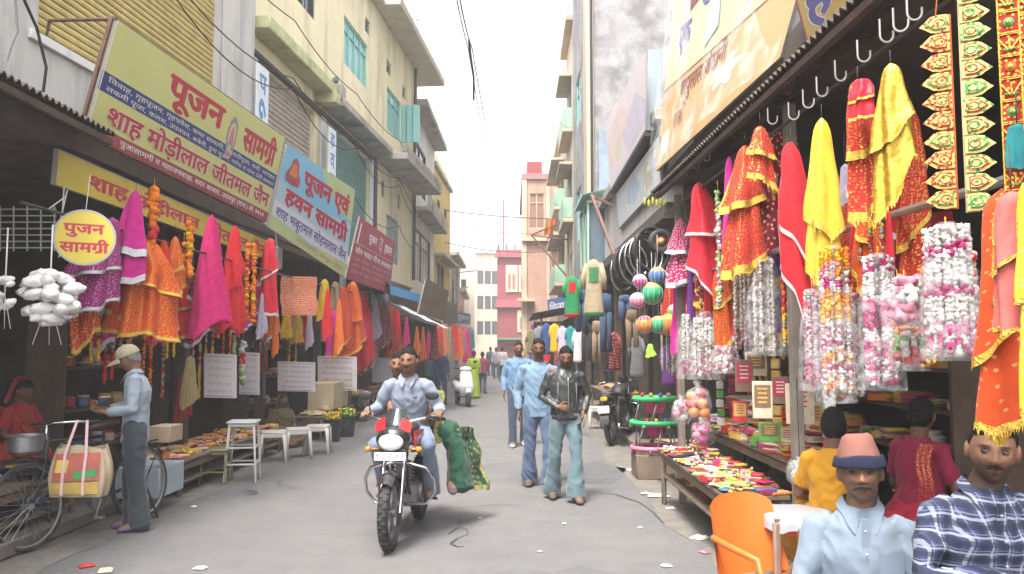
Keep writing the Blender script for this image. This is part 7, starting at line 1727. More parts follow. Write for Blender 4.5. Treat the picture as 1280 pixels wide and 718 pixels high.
# bag on the handlebar
Mb = T.matrix_basis if False else (tr(*T.location) @ rz(byaw) @ ry(R(-5)))
hang = at(104, 528, 6.75)
B_ = thing('shopping_bag', 'large jute shopping bag with red, yellow and green print hanging on the bicycle handlebar', 'bag', hang - Vector((0, 0, .60)), byaw * .4 + R(8))
BAGM = mat('bag_jute', (.42, .33, .22), rough=.85, var=.15, vs=9)
def bag_pt(u, v):
    a = 2 * PI * u; n4 = 1 / max(abs(math.cos(a)), abs(math.sin(a))) ** .75
    f = .86 + .2 * math.sin(PI * min(1, v * .9 + .1)) + .03 * math.sin(7 * a + 3 * v); x = .235 * math.cos(a) * n4 * f; y = .105 * math.sin(a) * n4 * f * (1 - .45 * v)
    return (x * .98, y, .40 * v + .02 * math.sin(3 * a) * v)
m = MB(); m.sheet(bag_pt, 48, 18, wrap=True); m.add([bag_pt(i / 48, 0) for i in range(48)], [list(range(48))[::-1]])
m.build('sack', BAGM, B_, 180)
def bag_front(x, z): return -(.105 * (1 / max(.71, .9)) * (.86 + .2 * math.sin(PI * min(1, z / .4 * .9 + .1))) * (1 - .45 * z / .4)) - .022
def bagpatch(poly, mt, nm, k=0):
    m = MB(); P = []
    n = len(poly); m.sheet(lambda u, v: (lambda x, z: (x, bag_front(x, z) * (1 - .35 * (abs(x) / .235) ** 4) - .002 * k, z))(*[(poly[0][i] * (1 - u) + poly[1][i] * u) * (1 - v) + (poly[3][i] * (1 - u) + poly[2][i] * u) * v for i in (0, 1)]), 12, 8); m.build(nm, mt, B_, 180)
bagpatch([(-.19, .03), (.2, .03), (.19, .13), (-.18, .12)], mat('print_amber', (.42, .28, .07), var=.3, vs=8), 'printed_panel')
bagpatch([(-.185, .13), (.2, .14), (.19, .36), (-.17, .35)], mat('print_red', (.40, .11, .075), var=.35, vs=7), 'printed_panel')
bagpatch([(.0, .15), (.18, .17), (.18, .23), (.0, .21)], mat('print_green', (.05, .28, .10), var=.2), 'printed_panel', 2)
bagpatch([(-.16, .2), (-.06, .2), (-.05, .3), (-.15, .3)], mat('print_yellow', (.62, .45, .08), var=.2), 'printed_panel', 2)
for s in (-1, 1):
    m = MB(); m.sheet(lambda u, v: (s * (.085 + .012 * (u - .5) * 2) - s * .05 * max(0, v - .55) * 2, bag_front(.1, .35 * min(1, v * 1.7)) * (1 - max(0, v - .59) * 2.2) - .006, .02 + .60 * v), 3, 18)
    m.build('strap', mat('strap_pink_white', (.62, .42, .42), var=.15), B_, 180)
# ------------------------------------------------------------------ stalls, stools, goods
WOOD = mat('worn_wood', (.17, .125, .09), rough=.8, var=.3, vs=6, bump=.3, bs=30); PLW = mat('plastic_white', (.50, .49, .45), rough=.45, var=.12, vs=6, dirt=((.3, .27, .22), .56, .6), ds=4)
def legs4(T, name, mt, w, d, z0, z1, r=.016, splay=.03, sq=True):
    for sx in (-1, 1):
        for sy in (-1, 1):
            m = MB(); m.bar((sx * (w / 2 + splay), sy * (d / 2 + splay), z0), (sx * w / 2, sy * d / 2, z1), r * 2, r * 2, bev=r * .6); m.build(name, mt, T)
def stool(label, loc, h, w, mt, rot=0, splay=.03, rungs=(), legr=.016, top='square', group=None, name='stool'):
    T = thing(name, label, 'stool', loc, rot, group)
    m = MB()
    if top == 'square': m.box((0, 0, h - .015), (w, w, .03), b=.012); m.box((0, 0, h - .05), (w * .9, w * .9, .04), b=.01)
    m.build('seat', mt, T)
    legs4(T, 'leg', mt, w * .8, w * .8, .0, h - .06, legr, splay)
    for z in rungs:
        m = MB(); k = w * .4 + splay * (1 - z / h)
        for a, b in (((-k, -k), (k, -k)), ((k, -k), (k, k)), ((k, k), (-k, k)), ((-k, k), (-k, -k))): m.bar((a[0], a[1], z), (b[0], b[1], z), legr * 1.4)
        m.build('rung', mt, T)
    return T
p = gr(303, 601); stool('tall white metal stool with rungs standing by the left stall', (p.x, p.y, 0), .74, .36, mat('white_enamel', (.52, .51, .50), rough=.45, var=.12, dirt=((.25, .2, .16), .58, .6), ds=5), .15, .045, (.22, .42), .014, name='tall_stool')
p = gr(270, 604); stool('low olive metal stool left of the tall white one', (p.x, p.y, 0), .42, .32, mat('olive_enamel', (.20, .19, .09), rough=.5, var=.2), .1, .03, (.15,), .012)
def monobloc(label, loc, rot, mt):
    T = thing('plastic_stool', label, 'stool', loc, rot); m = MB(); m.box((0, 0, .425), (.34, .34, .03), b=.014)
    for s in (-1, 1): m.box((s * .16, 0, .385), (.012, .32, .06), b=.004); m.box((0, s * .16, .385), (.30, .012, .06), b=.004)
    m.build('seat', mt, T)
    for sx in (-1, 1):
        for sy in (-1, 1):
            m = MB(); q = [(sx * .155, sy * .155, .40), (sx * .17, sy * .17, .2), (sx * .19, sy * .19, 0)]
            etube(m, q, [.035, .028, .024], [.02, .016, .014], (sx, -sy, 0), 10); m.build('leg', mt, T, 180)
for (x, y, lb, ro) in ((342, 577, 'white plastic stool half hidden behind the tall white metal stool', .2), (372, 572, 'white plastic stool nearest the road, beside the vendor in olive', .35), (397, 567, 'white plastic stool closest to the black flower buckets', .1)):
    p = gr(x, y); monobloc(lb, (p.x, p.y, 0), ro, PLW)
p = gr(82, 650); stool('red plastic stool half hidden behind the bicycle front wheel', (p.x, p.y + .3, 0), .44, .36, mat('plastic_red', (.45, .03, .04), rough=.4, var=.1), .2, .03, (), .022)
p = gr(18, 672); stool('blue plastic stool at the left edge beside the bicycle wheel', (p.x - .1, p.y + .15, 0), .44, .36, mat('plastic_blue', (.03, .16, .42), rough=.4, var=.1), .1, .03, (), .022)

PAL = dict(red=(.45, .03, .035), crimson=(.33, .02, .07), orange=(.62, .2, .03), yellow=(.60, .42, .05), gold=(.5, .34, .08), green=(.10, .30, .06), lime=(.34, .48, .08), white=(.58, .56, .54), cream=(.52, .43, .31), pink=(.58, .18, .27), magenta=(.45, .04, .22), blue=(.06, .14, .36), brown=(.17, .10, .06), silver=(.4, .4, .42), black=(.03, .03, .03), violet=(.22, .10, .30))
def pm(c): return mat('pack_' + c, PAL[c], rough=.45, var=.22, vs=18)
def shape(kind, s, r, c, c2):
    m = MB()
    if kind == 'packet':
        m.sheet(lambda u, v: ((u - .5) * s[0], (v - .5) * s[1], s[2] * .5 + s[2] * .5 * (math.sin(PI * u) * math.sin(PI * v)) ** .5), 10, 8); m.sheet(lambda u, v: ((u - .5) * s[0], (v - .5) * s[1], s[2] * .5 - s[2] * .5 * (math.sin(PI * u) * math.sin(PI * v)) ** .5), 10, 8)
        m.sheet(lambda u, v: ((u - .5) * s[0] * .5, (v - .5) * s[1] * .5, s[2] * 1.0 + .002), 2, 2, 1)
    elif kind == 'box':
        m.box((0, 0, s[2] / 2), s, b=.004); m.box((0, 0, s[2] + .0005), (s[0] * .7, s[1] * .6, .003), 1, b=0); m.box((0, -s[1] / 2 - .0005, s[2] / 2), (s[0] * .7, .003, s[2] * .5), 1, b=0)
    elif kind == 'jar':
        m.lathe([(s[0] * .42, 0), (s[0] * .5, .01), (s[0] * .5, s[2] * .7), (s[0] * .36, s[2] * .8)], 14); m.lathe([(s[0] * .4, s[2] * .8), (s[0] * .4, s[2])], 14, mi=1)
    elif kind == 'bowl':
        m.lathe([(s[0] * .25, 0), (s[0] * .42, s[2] * .4), (s[0] * .5, s[2]), (s[0] * .47, s[2]), (s[0] * .38, s[2] * .5), (0.001, s[2] * .25)], 18)
        m.ball((0, 0, s[2] * .7), (s[0] * .38, s[0] * .38, s[2] * .4), 12, 6, 1)
    elif kind == 'plate':
        m.lathe([(s[0] * .3, 0), (s[0] * .48, s[2] * .5), (s[0] * .5, s[2]), (s[0] * .485, s[2]), (s[0] * .46, s[2] * .6), (.001, s[2] * .3)], 24)
    elif kind == 'roll':
        for k in range(3): m.tube([(-s[0] / 2, (k - 1) * s[1] * .3, s[2] * .25), (s[0] / 2, (k - 1) * s[1] * .3, s[2] * .25)], s[2] * .25, 10, k % 2, round_caps=True)
    elif kind == 'cloth':
        for k in range(4): m.box((r.uniform(-.006, .006), r.uniform(-.006, .006), s[2] * (k + .5) / 4), (s[0] * r.uniform(.93, 1), s[1] * r.uniform(.93, 1), s[2] / 4.1), k % 2, r.uniform(-.05, .05), b=s[2] * .1)
    elif kind == 'heap':
        for k in range(14): m.ball((r.gauss(0, s[0] * .2), r.gauss(0, s[1] * .2), abs(r.gauss(0, s[2] * .3)) + .01), (s[0] * .12, s[1] * .12, s[2] * .2), 8, 6, k % 2)
    return m
KN = dict(packet='packet', box='box', jar='jar', bowl='bowl', plate='plate', roll='rolls', cloth='folded cloth', heap='heap of trinkets')
_goods = {}
def good(kind, c, c2, s, pos, rot, where, cat=None):
    key = (kind, c, c2, s)
    if key not in _goods: _goods[key] = shape(kind, s, random.Random(len(_goods)), c, c2).mesh({'roll': 'incense_roll', 'cloth': 'folded_cloth', 'heap': 'trinket_heap'}.get(kind, kind), [pm(c), pm(c2)], 40)
    me = _goods[key]; o = bpy.data.objects.new(me.name.split('.')[0], me); COL.objects.link(o); o.location = pos; o.rotation_euler.z = rot
    big = 'small' if max(s) < .13 else 'larger'
    tag(o, '%s %s and %s %s %s' % (big, c, c2, KN[kind], where), cat or KN[kind].split(' ')[-1], 'goods ' + where)
def spread(x0, x1, y0, y1, z, n, where, seed, kinds, cols, smin=.08, smax=.17, hmax=.08):
    r = random.Random(seed); nx = max(1, int(math.sqrt(n * (x1 - x0) / (y1 - y0)))); ny = max(1, round(n / nx))
    zf = z if callable(z) else (lambda x, y: z)
    for i in range(nx):
        for j in range(ny):
            cx, cy = (x1 - x0) / nx, (y1 - y0) / ny; k = r.choice(kinds); c, c2 = r.choice(cols), r.choice(('gold', 'white', 'red', 'cream', 'yellow'))
            a = round(min(cx * 1.45, cy * 1.45, r.uniform(smin, smax) * 1.25), 2)
            h = {'plate': .03, 'packet': .035, 'bowl': .05, 'jar': min(.13, hmax + .04), 'box': .05, 'roll': .05, 'cloth': .08, 'heap': .06}[k]
            x, y = x0 + cx * (i + .5 + r.uniform(-.12, .12)), y0 + cy * (j + .5 + r.uniform(-.12, .12))
            good(k, c, c2, (a, round(a * r.choice((.7, 1)), 2) if k in ('packet', 'box', 'cloth', 'roll') else a, h), (x, y, zf(x, y) + (r.uniform(0, .022) if k in ('packet', 'heap') else 0)), r.uniform(-.6, .6), where)
def bench(label, x0, x1, y0, y1, h, shelf=None, mt=WOOD, skirt=None, name='display_table'):
    T = thing(name, label, 'table', ((x0 + x1) / 2, (y0 + y1) / 2, .0)); w, d = x1 - x0, y1 - y0
    n = max(2, int(d / .22)); m = MB()
    for k in range(n): m.box((0, -d / 2 + d * (k + .5) / n, h - .015), (w, d / n - .006, .03), b=.004)
    m.build('tabletop', mt, T)
    legs4(T, 'leg', mt, w - .08, d - .08, 0, h - .032, .025, 0)
    m = MB(); m.box((-w / 2 + .04, 0, h - .08), (.03, d - .14, .07)); m.box((w / 2 - .04, 0, h - .08), (.03, d - .14, .07)); m.build('apron', mt, T)
    if shelf: m = MB(); m.box((0, 0, shelf), (w - .06, d - .06, .025)); m.build('shelf', mt, T)
    if skirt: m = MB(); m.sheet(lambda u, v: (w / 2 + .015 + .012 * math.sin(40 * u), -d / 2 + d * u, h - .02 - (h - .08) * v), 60, 4); m.build('skirt', skirt, T, 180)
    return T
# left stalls: low platforms outside the shops
bench('low wooden platform with pots at the far left edge', -5.0, -4.05, 5.6, 7.6, .50, .2)
spread(-4.95, -4.1, 5.7, 7.5, .50, 12, 'on the platform at the left edge', 1, ('bowl', 'plate', 'jar', 'packet'), ('silver', 'silver', 'brown', 'black', 'white'), .12, .2)
bench('long low wooden display platform glittering with trinkets, left side behind the tall white stool', -4.35, -3.62, 8.9, 12.8, .40, .15)
spread(-4.3, -3.66, 8.95, 12.75, .40, 64, 'on the platform behind the tall white stool', 2, ('heap', 'packet', 'bowl', 'roll', 'box'), ('gold', 'gold', 'red', 'yellow', 'pink', 'orange', 'silver'), .1, .17)
bench('low wooden display platform beside the vendor in olive', -3.9, -3.35, 14.3, 17.0, .42, .15)
spread(-3.88, -3.38, 14.35, 16.9, .42, 30, 'on the platform beside the vendor in olive', 3, ('heap', 'packet', 'bowl', 'box', 'jar'), ('gold', 'green', 'cream', 'white', 'brown', 'lime'), .12, .2)
m = MB(); m.box((-3.62, 15.9, .72), (.5, 1.3, .5), b=.01)
piece(None, 'wooden_crate', 'cream painted wooden crate standing behind the low left platform', 'crate', m, mat('cream_paint', (.42, .34, .22), rough=.7, var=.2))
for i, (x, y, lb) in enumerate(((413, 553, 'black bucket with yellow flowers, left one of two'), (431, 547, 'black bucket with yellow flowers, right one of two'))):
    p = gr(x, y); T = thing('flower_bucket', lb, 'bucket', (p.x, p.y + .15, 0), i)
    m = MB(); m.lathe([(.13, 0), (.165, .36), (.175, .37), (.165, .37), (.15, .33), (.001, .32)], 20); m.build('bucket', BLKP, T)
    m = MB(); r = random.Random(i)
    for k in range(46):
        a, q = r.uniform(0, 6.3), .15 * math.sqrt(r.random()); z = .37 + r.uniform(.02, .14); clump(m, (q * math.cos(a), q * math.sin(a), z), .022, 0 if r.random() < .55 else 1, r)
        m.tube([(q * .6 * math.cos(a), q * .6 * math.sin(a), .31), (q * math.cos(a), q * math.sin(a), z)], .003, 4, 1)
    m.build('flowers', [FL['mary'], FL['green']], T, 180)
m = MB(); p = at(207, 549, 8.1); m.box((p.x, p.y, p.z + .06), (.22, .3, .16), b=.006); piece(None, 'cardboard_box', 'cardboard box tied on the bicycle carrier behind the man in the cap', 'box', m, mat('cardboard', (.36, .27, .18), rough=.9, var=.15))
m = MB(); m.box((-3.72, 8.35, .3), (.45, .6, .3), b=.01); piece(None, 'plastic_crate', 'pale blue plastic crate on the ground behind the bicycle rear wheel', 'crate', m, mat('crate_blue', (.34, .42, .47), rough=.5, var=.15))
p = at(34, 556, 7.2); m = MB(); m.lathe([(.12, 0), (.15, .03), (.155, .16), (.165, .165), (.15, .165), (.14, .04), (.001, .03)], 28, p - Vector((0, 0, .08))); piece(None, 'cooking_pot', 'round steel cooking pot on the large tray at the left edge', 'pot', m, STEEL)
p = at(30, 582, 7.15); m = MB(); m.lathe([(.22, 0), (.32, .05), (.33, .055), (.31, .055), (.2, .015), (.001, .012)], 32, p - Vector((0, 0, .03))); piece(None, 'metal_tray', 'large round dark metal tray under the steel cooking pot', 'tray', m, mat('dark_tin', (.14, .14, .15), rough=.35, metal=.7, var=.2))
m = MB(); q = p - Vector((0, 0, .03))
for a in (0, 2.1, 4.2): m.tube([q + Vector((.2 * math.cos(a), .2 * math.sin(a), 0)), Vector((q.x + .26 * math.cos(a), q.y + .26 * math.sin(a), 0))], .016, 8)
m.tube([q + Vector((.2 * math.cos(a), .2 * math.sin(a), -.02)) for a in np.linspace(0, 2 * PI, 24, False)], .012, 6, closed=True); piece(None, 'tray_stand', 'three legged iron stand carrying the large dark tray at the left edge', 'stand', m, DKMETAL)
# goods on shelves deep in the left shops
SHC = ('brown', 'crimson', 'gold', 'cream', 'silver', 'violet', 'black')
for k, z in enumerate((.765, 1.365, 1.965)):
    spread(-6.9, -6.56, 7.7, 13.2, z, 20, 'on %s deep left shelf' % ('the lowest', 'the middle', 'the top')[k], 10 + k, ('box', 'jar', 'packet', 'cloth'), SHC, .2, .32)
T = thing('display_rack', 'tall dark rack stacked with small wares behind the man in the cap', 'rack', (-4.9, 9.3, .12))
for z in (.4, .85, 1.3, 1.75): m = MB(); m.box((0, 0, z), (.45, 1.7, .025)); m.build('shelf', DARKWOOD, T)
for y in (-.85, .85): m = MB(); m.box((0, y, .95), (.42, .03, 1.9)); m.build('side_panel', DARKWOOD, T)
for k, z in enumerate((.4, .85, 1.3, 1.75)): spread(-5.08, -4.72, 8.5, 10.1, z + .133, 14, 'on the %s rack shelf behind the capped man' % ('lowest', 'second', 'third', 'topmost')[k], 30 + k, ('box', 'jar', 'packet', 'bowl', 'heap'), ('brown', 'crimson', 'gold', 'cream', 'red', 'silver', 'blue'), .1, .18)
T = thing('display_rack', 'dark rack of small wares behind the white printed sheets', 'rack', (-4.55, 14.4, .12))
for z in (.5, 1.0, 1.5): m = MB(); m.box((0, 0, z), (.4, 2.4, .025)); m.build('shelf', DARKWOOD, T)
for y in (-1.2, 1.2): m = MB(); m.box((0, y, .85), (.38, .03, 1.7)); m.build('side_panel', DARKWOOD, T)
for k, z in enumerate((.5, 1.0, 1.5)): spread(-4.72, -4.4, 13.3, 15.5, z + .133, 14, 'on the %s rack shelf behind the white sheets' % ('low', 'middle', 'high')[k], 40 + k, ('box', 'jar', 'packet', 'bowl'), ('brown', 'crimson', 'gold', 'cream', 'orange', 'green'), .12, .2)
m = MB()
for k in range(7): m.tube([at(0, 262 + k * 8, 7.0) + Vector((-.3, 0, 0)), at(70, 262 + k * 8, 7.0)], .007, 5)
for k in range(5): m.tube([at(k * 17, 258, 7.0), at(k * 17, 314, 7.0)], .007, 5)
piece(None, 'wire_grille', 'pale wire grille hanging at the far left behind the round sign', 'grille', m, mat('grille_paint', (.35, .37, .33), rough=.6, var=.2))
for i, (y, zz) in enumerate(((17.8, .4), (19.5, .4), (21.2, .4), (23.2, .4), (25.3, .4))):
    bench('low stall table number %s along the far left shops' % ('one', 'two', 'three', 'four', 'five')[i] if 0 else ('stall table just past the low platforms on the left', 'stall table under the blue tarpaulin', 'stall table beneath the dirty white tarpaulin', 'stall table behind the dirty white tarpaulin', 'last stall table before the parked scooter')[i], -3.75 + .06 * i, -3.2 + .06 * i, y, y + 1.4, zz + .2, .2)
    spread(-3.7 + .06 * i, -3.25 + .06 * i, y + .05, y + 1.35, zz + .2, 10, ('on the table just past the low platforms', 'on the table under the blue tarpaulin', 'on the table beneath the dirty white tarpaulin', 'on the table behind the dirty white tarpaulin', 'on the last table before the scooter')[i], 60 + i, ('box', 'packet', 'cloth', 'heap'), ('red', 'orange', 'cream', 'brown', 'pink', 'green'), .16, .26)

# ---- right stall
bench('two tier wooden street bench loaded with packets, front right', 1.56, 2.04, 5.95, 8.6, .56, .30)
spread(1.57, 2.03, 5.97, 8.58, .56, 96, 'on the two tier street bench', 80, ('packet', 'packet', 'heap', 'roll', 'box', 'packet'), ('red', 'silver', 'lime', 'green', 'silver', 'black', 'brown', 'orange', 'blue', 'crimson', 'black'), .12, .2)
spread(1.75, 2.03, 6.1, 8.5, .60, 34, 'heaped along the back of the street bench', 86, ('packet', 'cloth', 'heap', 'box'), ('lime', 'green', 'silver', 'white', 'crimson', 'brown', 'magenta'), .14, .24)
spread(1.6, 2.0, 6.1, 8.4, .3125, 14, 'on the lower tier of the street bench', 81, ('packet', 'heap', 'box'), ('orange', 'brown', 'cream', 'red'), .14, .22)
bench('higher goods counter behind the two tier bench', 2.07, 2.58, 5.7, 8.9, .80, .4)
spread(2.09, 2.56, 5.75, 8.85, .80, 66, 'on the higher counter behind the bench', 82, ('packet', 'packet', 'cloth', 'box', 'jar', 'bowl', 'heap'), ('red', 'crimson', 'orange', 'yellow', 'pink', 'silver', 'white', 'green', 'gold', 'magenta'), .12, .24)
T = thing('display_rack', 'stepped dark rack full of coloured packets at the back of the right shop', 'rack', (2.74, 6.9, .12))
for k in range(5):
    m = MB(); m.box((.02 + .13 * k, 0, .85 + .26 * k), (.3, 4.0, .025)); m.build('shelf', DARKWOOD, T)
for y in (-2.03, 2.03): m = MB(); m.box((.36, y, 1.0), (.9, .04, 2.0)); m.build('side_panel', DARKWOOD, T)
for k in range(5): spread(2.63 + .13 * k, 2.89 + .13 * k, 4.95, 8.85, .85 + .26 * k + .133, 28, 'on the %s step of the right rack' % ('lowest', 'second', 'middle', 'fourth', 'topmost')[k], 90 + k, ('packet', 'box', 'cloth', 'jar', 'box'), ('red', 'crimson', 'orange', 'cream', 'pink', 'white', 'green', 'gold', 'violet'), .16, .28)
T = thing('display_rack', 'dark back shelf with parcels behind the seated women', 'rack', (4.1, 4.3, .12))
for z in (.9, 1.3, 1.7): m = MB(); m.box((0, 0, z), (.4, 1.5, .03)); m.build('shelf', WOOD, T)
for y in (-.75, .75): m = MB(); m.box((0, y, 1.0), (.4, .04, 2.0)); m.build('side_panel', DARKWOOD, T)
for k, z in enumerate((.9, 1.3, 1.7)): spread(3.94, 4.26, 3.65, 4.95, z + .135, 10, 'on the %s shelf behind the women' % ('low', 'middle', 'high')[k], 100 + k, ('cloth', 'packet', 'box'), ('red', 'crimson', 'brown', 'white', 'orange'), .2, .3)
# hanging cards and packets on the right
r = random.Random(4)
for i, (x, y, w_, h_, c) in enumerate(((953, 500, 24, 46, 'cream'), (1000, 505, 34, 50, 'cream'), (975, 488, 20, 34, 'brown'), (1018, 520, 22, 34, 'white'), (962, 540, 26, 24, 'green'), (985, 545, 24, 22, 'gold'), (930, 470, 22, 40, 'brown'), (925, 515, 18, 26, 'red'), (945, 455, 26, 30, 'cream'), (1010, 485, 20, 22, 'white'))):
    p = at(x, y, 5.6 + .12 * i); k = p.y / 1000; m = MB(); m.box((0, 0, 0), (w_ * k, .02, h_ * k), 0, b=.003); m.box((0, -.011, h_ * k * .1), (w_ * k * .8, .004, h_ * k * .6), 1, b=0); [m.box((0, -.012, h_ * k * (.3 - .12 * j)), (w_ * k * (.5 - .06 * (j % 2)), .004, h_ * k * .045), 2, b=0) for j in range(4)]; m.tube([(0, 0, h_ * k / 2), (0, 0, h_ * k / 2 + .25)], .002, 4, 3)
    o = m.build('hanging_card', [pm(c), pm(('brown', 'cream', 'crimson', 'gold')[i % 4]), pm(('gold', 'red', 'cream', 'crimson')[i % 4]), WIRE], None, loc=p, rot=-.25); tag(o, '%s hanging card with %s panel in the right shop, %s' % (c, ('brown', 'cream', 'crimson', 'gold')[i % 4], ('beside a bead bunch', 'below the long red scarf', 'among bead bunches', 'near the black scarfed woman', 'low by the rack', 'low near the black scarfed woman', 'high by the bead bunch', 'smallest red one', 'topmost cream one', 'small upper white one')[i]), 'card')
# wicker toys and bagged plastic toys
def toybag(label, px, py, Y, wpx, hpx, c, c2, seed):
    r = random.Random(seed); p = at(px, py, Y); k = Y / 1000; W, H = wpx * k, hpx * k; T = thing('toy_bag', label, 'toy', p - Vector((0, 0, H / 2)), 0); m = MB()
    for i in range(9): m.ball((r.uniform(-.25, .25) * W, r.uniform(-.2, .2) * W, H * r.uniform(.2, .75)), (W * .2, W * .2, H * .14), 12, 8, i % 2)
    for i in range(4): m.tube([(r.uniform(-.3, .3) * W, r.uniform(-.2, .2) * W, H * .2), (r.uniform(-.3, .3) * W, r.uniform(-.2, .2) * W, H * .8)], W * .05, 8, i % 2, round_caps=True)
    m.build('toy_pieces', [pm(c), pm(c2)], T, 180)
    m = MB(); m.lathe([(W * .3, .0), (W * .48, H * .15), (W * .52, H * .5), (W * .40, H * .78), (W * .1, H * .9), (W * .16, H)], 22); m.v = [tuple(Vector(q) * (1 + .10 * mnoise.noise(Vector(q) * 14 + Vector((seed, 0, 0))))) for q in m.v]; m.build('clear_bag', FILM, T, 180)
    m = MB(); m.tube([(0, 0, H * .9), (0, .02, H + .5)], .003, 4); m.build('string', WIRE, T)
toybag('clear bag of orange plastic toys hanging over the right stall', 872, 502, 7.3, 34, 46, 'orange', 'red', 1)
toybag('clear bag of bright pink plastic toys near the baby walkers', 878, 540, 8.0, 30, 34, 'magenta', 'pink', 2)
toybag('clear bag of pale pink toys beside the orange toy bag', 852, 512, 8.2, 24, 36, 'pink', 'white', 3)
toybag('clear bag of white and silver trinkets on the goods counter', 1000, 588, 5.2, 34, 34, 'white', 'silver', 4)
def walker(label, loc, c1, c2, rot):
    T = thing('baby_walker', label, 'baby walker', loc, rot); A, B2 = mat('toy_' + c1, PAL[c1] if c1 != 'green' else (.05, .48, .16), rough=.35, var=.05), mat('toy_' + c2, PAL[c2], rough=.35, var=.05)
    m = MB(); m.tube([(.30 * math.cos(a), .26 * math.sin(a), .07) for a in np.linspace(0, 2 * PI, 32, False)], .03, 10, closed=True); m.build('base_ring', B2, T, 180)
    m = MB(); m.lathe([(.16, .34), (.24, .335), (.285, .35), (.29, .385), (.26, .40), (.17, .395), (.155, .37), (.16, .34)], 36, sy=.88, caps=False); m.build('tray', A, T, 180)
    for k in range(6):
        a = k * PI / 3; m = MB(); m.ball((.30 * math.cos(a), .26 * math.sin(a), .03), (.032, .022, .03), 12, 8, rot=rz(a)); m.build('caster', A, T, 180)
        m = MB(); m.tube([(.27 * math.cos(a + .3), .235 * math.sin(a + .3), .09), (.24 * math.cos(a + .6), .20 * math.sin(a + .6), .34)], .012, 8); m.build('strut', STEEL, T, 180)
    m = MB(); m.lathe([(.155, .37), (.13, .26), (.09, .19), (.001, .18)], 24, sy=.88, caps=False); m.build('seat_sling', fab('walker_pink', (.52, .08, .20)), T, 180)
    for k in range(4):
        a = -PI / 2 + (k - 1.5) * .5; m = MB(); m.ball((.24 * math.cos(a), .21 * math.sin(a), .425), .03, 12, 8); m.build('rattle', mat('toy_' + ('red', 'yellow', 'blue', 'pink')[k], PAL[('red', 'yellow', 'blue', 'pink')[k]], rough=.35, var=.05), T, 180)
    return T
p = gr(822, 600)
m = MB(); m.box((p.x + .02, p.y + .25, .15), (.55, .5, .3), b=.01); piece(None, 'wooden_crate', 'dark wooden crate under the stacked baby walkers', 'crate', m, WOOD)
walker('pink ringed baby walker, lower of two stacked', (p.x + .02, p.y + .25, .30), 'magenta', 'pink', .2); walker('bright green baby walker, upper of two stacked', (p.x + .02, p.y + .25, .62), 'green', 'green', -.1)
m = MB(); p = gr(806, 540); m.lathe([(.17, 0), (.21, .42), (.22, .43), (.20, .43), (.18, .4), (.001, .39)], 24, (p.x, p.y + .2, 0)); piece(None, 'plastic_tub', 'white plastic tub standing behind the green baby walker', 'tub', m, PLW)
p = gr(738, 536); monobloc('white plastic stool far right behind the walker in the leather jacket', (p.x + .1, p.y, 0), .2, PLW)
# bicycle rims, tyres and balls
ri = MB(); rr = .22; ri.tube([(0, rr * math.cos(a), rr * math.sin(a)) for a in np.linspace(0, 2 * PI, 40, False)], .014, 8, closed=True); RIM = ri.mesh('steel_hoop', CHR, 180)
ty = MB(); ty.tube([(0, rr * math.cos(a), rr * math.sin(a)) for a in np.linspace(0, 2 * PI, 40, False)], .024, 10, closed=True); TYR = ty.mesh('rubber_hoop', TYRE, 180)
for i, (x, y, Y, me, n_, a) in enumerate(((784, 332, 11.6, TYR, 'rubber_hoop', .5), (792, 328, 11.3, RIM, 'steel_hoop', .55), (801, 322, 11.0, RIM, 'steel_hoop', .65), (808, 318, 10.8, RIM, 'steel_hoop', .7), (815, 312, 10.5, TYR, 'rubber_hoop', .75), (779, 340, 11.9, RIM, 'steel_hoop', .45))):
    o = bpy.data.objects.new(n_, me); COL.objects.link(o); o.location = at(x, y, Y); o.rotation_euler.z = -a - .35; o.scale = (1.3,) * 3
    tag(o, 'shiny steel bicycle rim hanging in the row by the cycle shop' if me is RIM else 'black bicycle tyre hanging in the row by the cycle shop', 'rim' if me is RIM else 'tyre', 'rims and tyres hanging at the cycle shop')
m = MB(); p = at(826, 302, 10.3); m.tube([p + Vector((.12 * math.cos(a), 0, .12 * math.sin(a))) for a in np.linspace(0, 2 * PI, 30, False)], .045, 10, 0, closed=True); m.ball(p, (.07, .03, .07), 14, 8, 1); m.ball(p - Vector((0, .02, 0)), (.04, .03, .04), 12, 8, 2)
piece(None, 'toy_ring', 'small black toy wheel with red green hub among the rims', 'wheel', m, [TYRE, pm('red'), pm('lime')], None, 180)
m = MB()
for i in range(9): q = at(806 + i * 5, 252 + (i % 2) * 3, 10.3); m.ball(q, (.022, .02, .06), 8, 6); m.tube([q, q + Vector((0, 0, .2))], .003, 4)
piece(None, 'key_ring_row', 'row of dull yellow tags hanging above the bicycle rims', 'tags', m, mat('tag_olive', (.36, .34, .06), var=.2), None, 180)
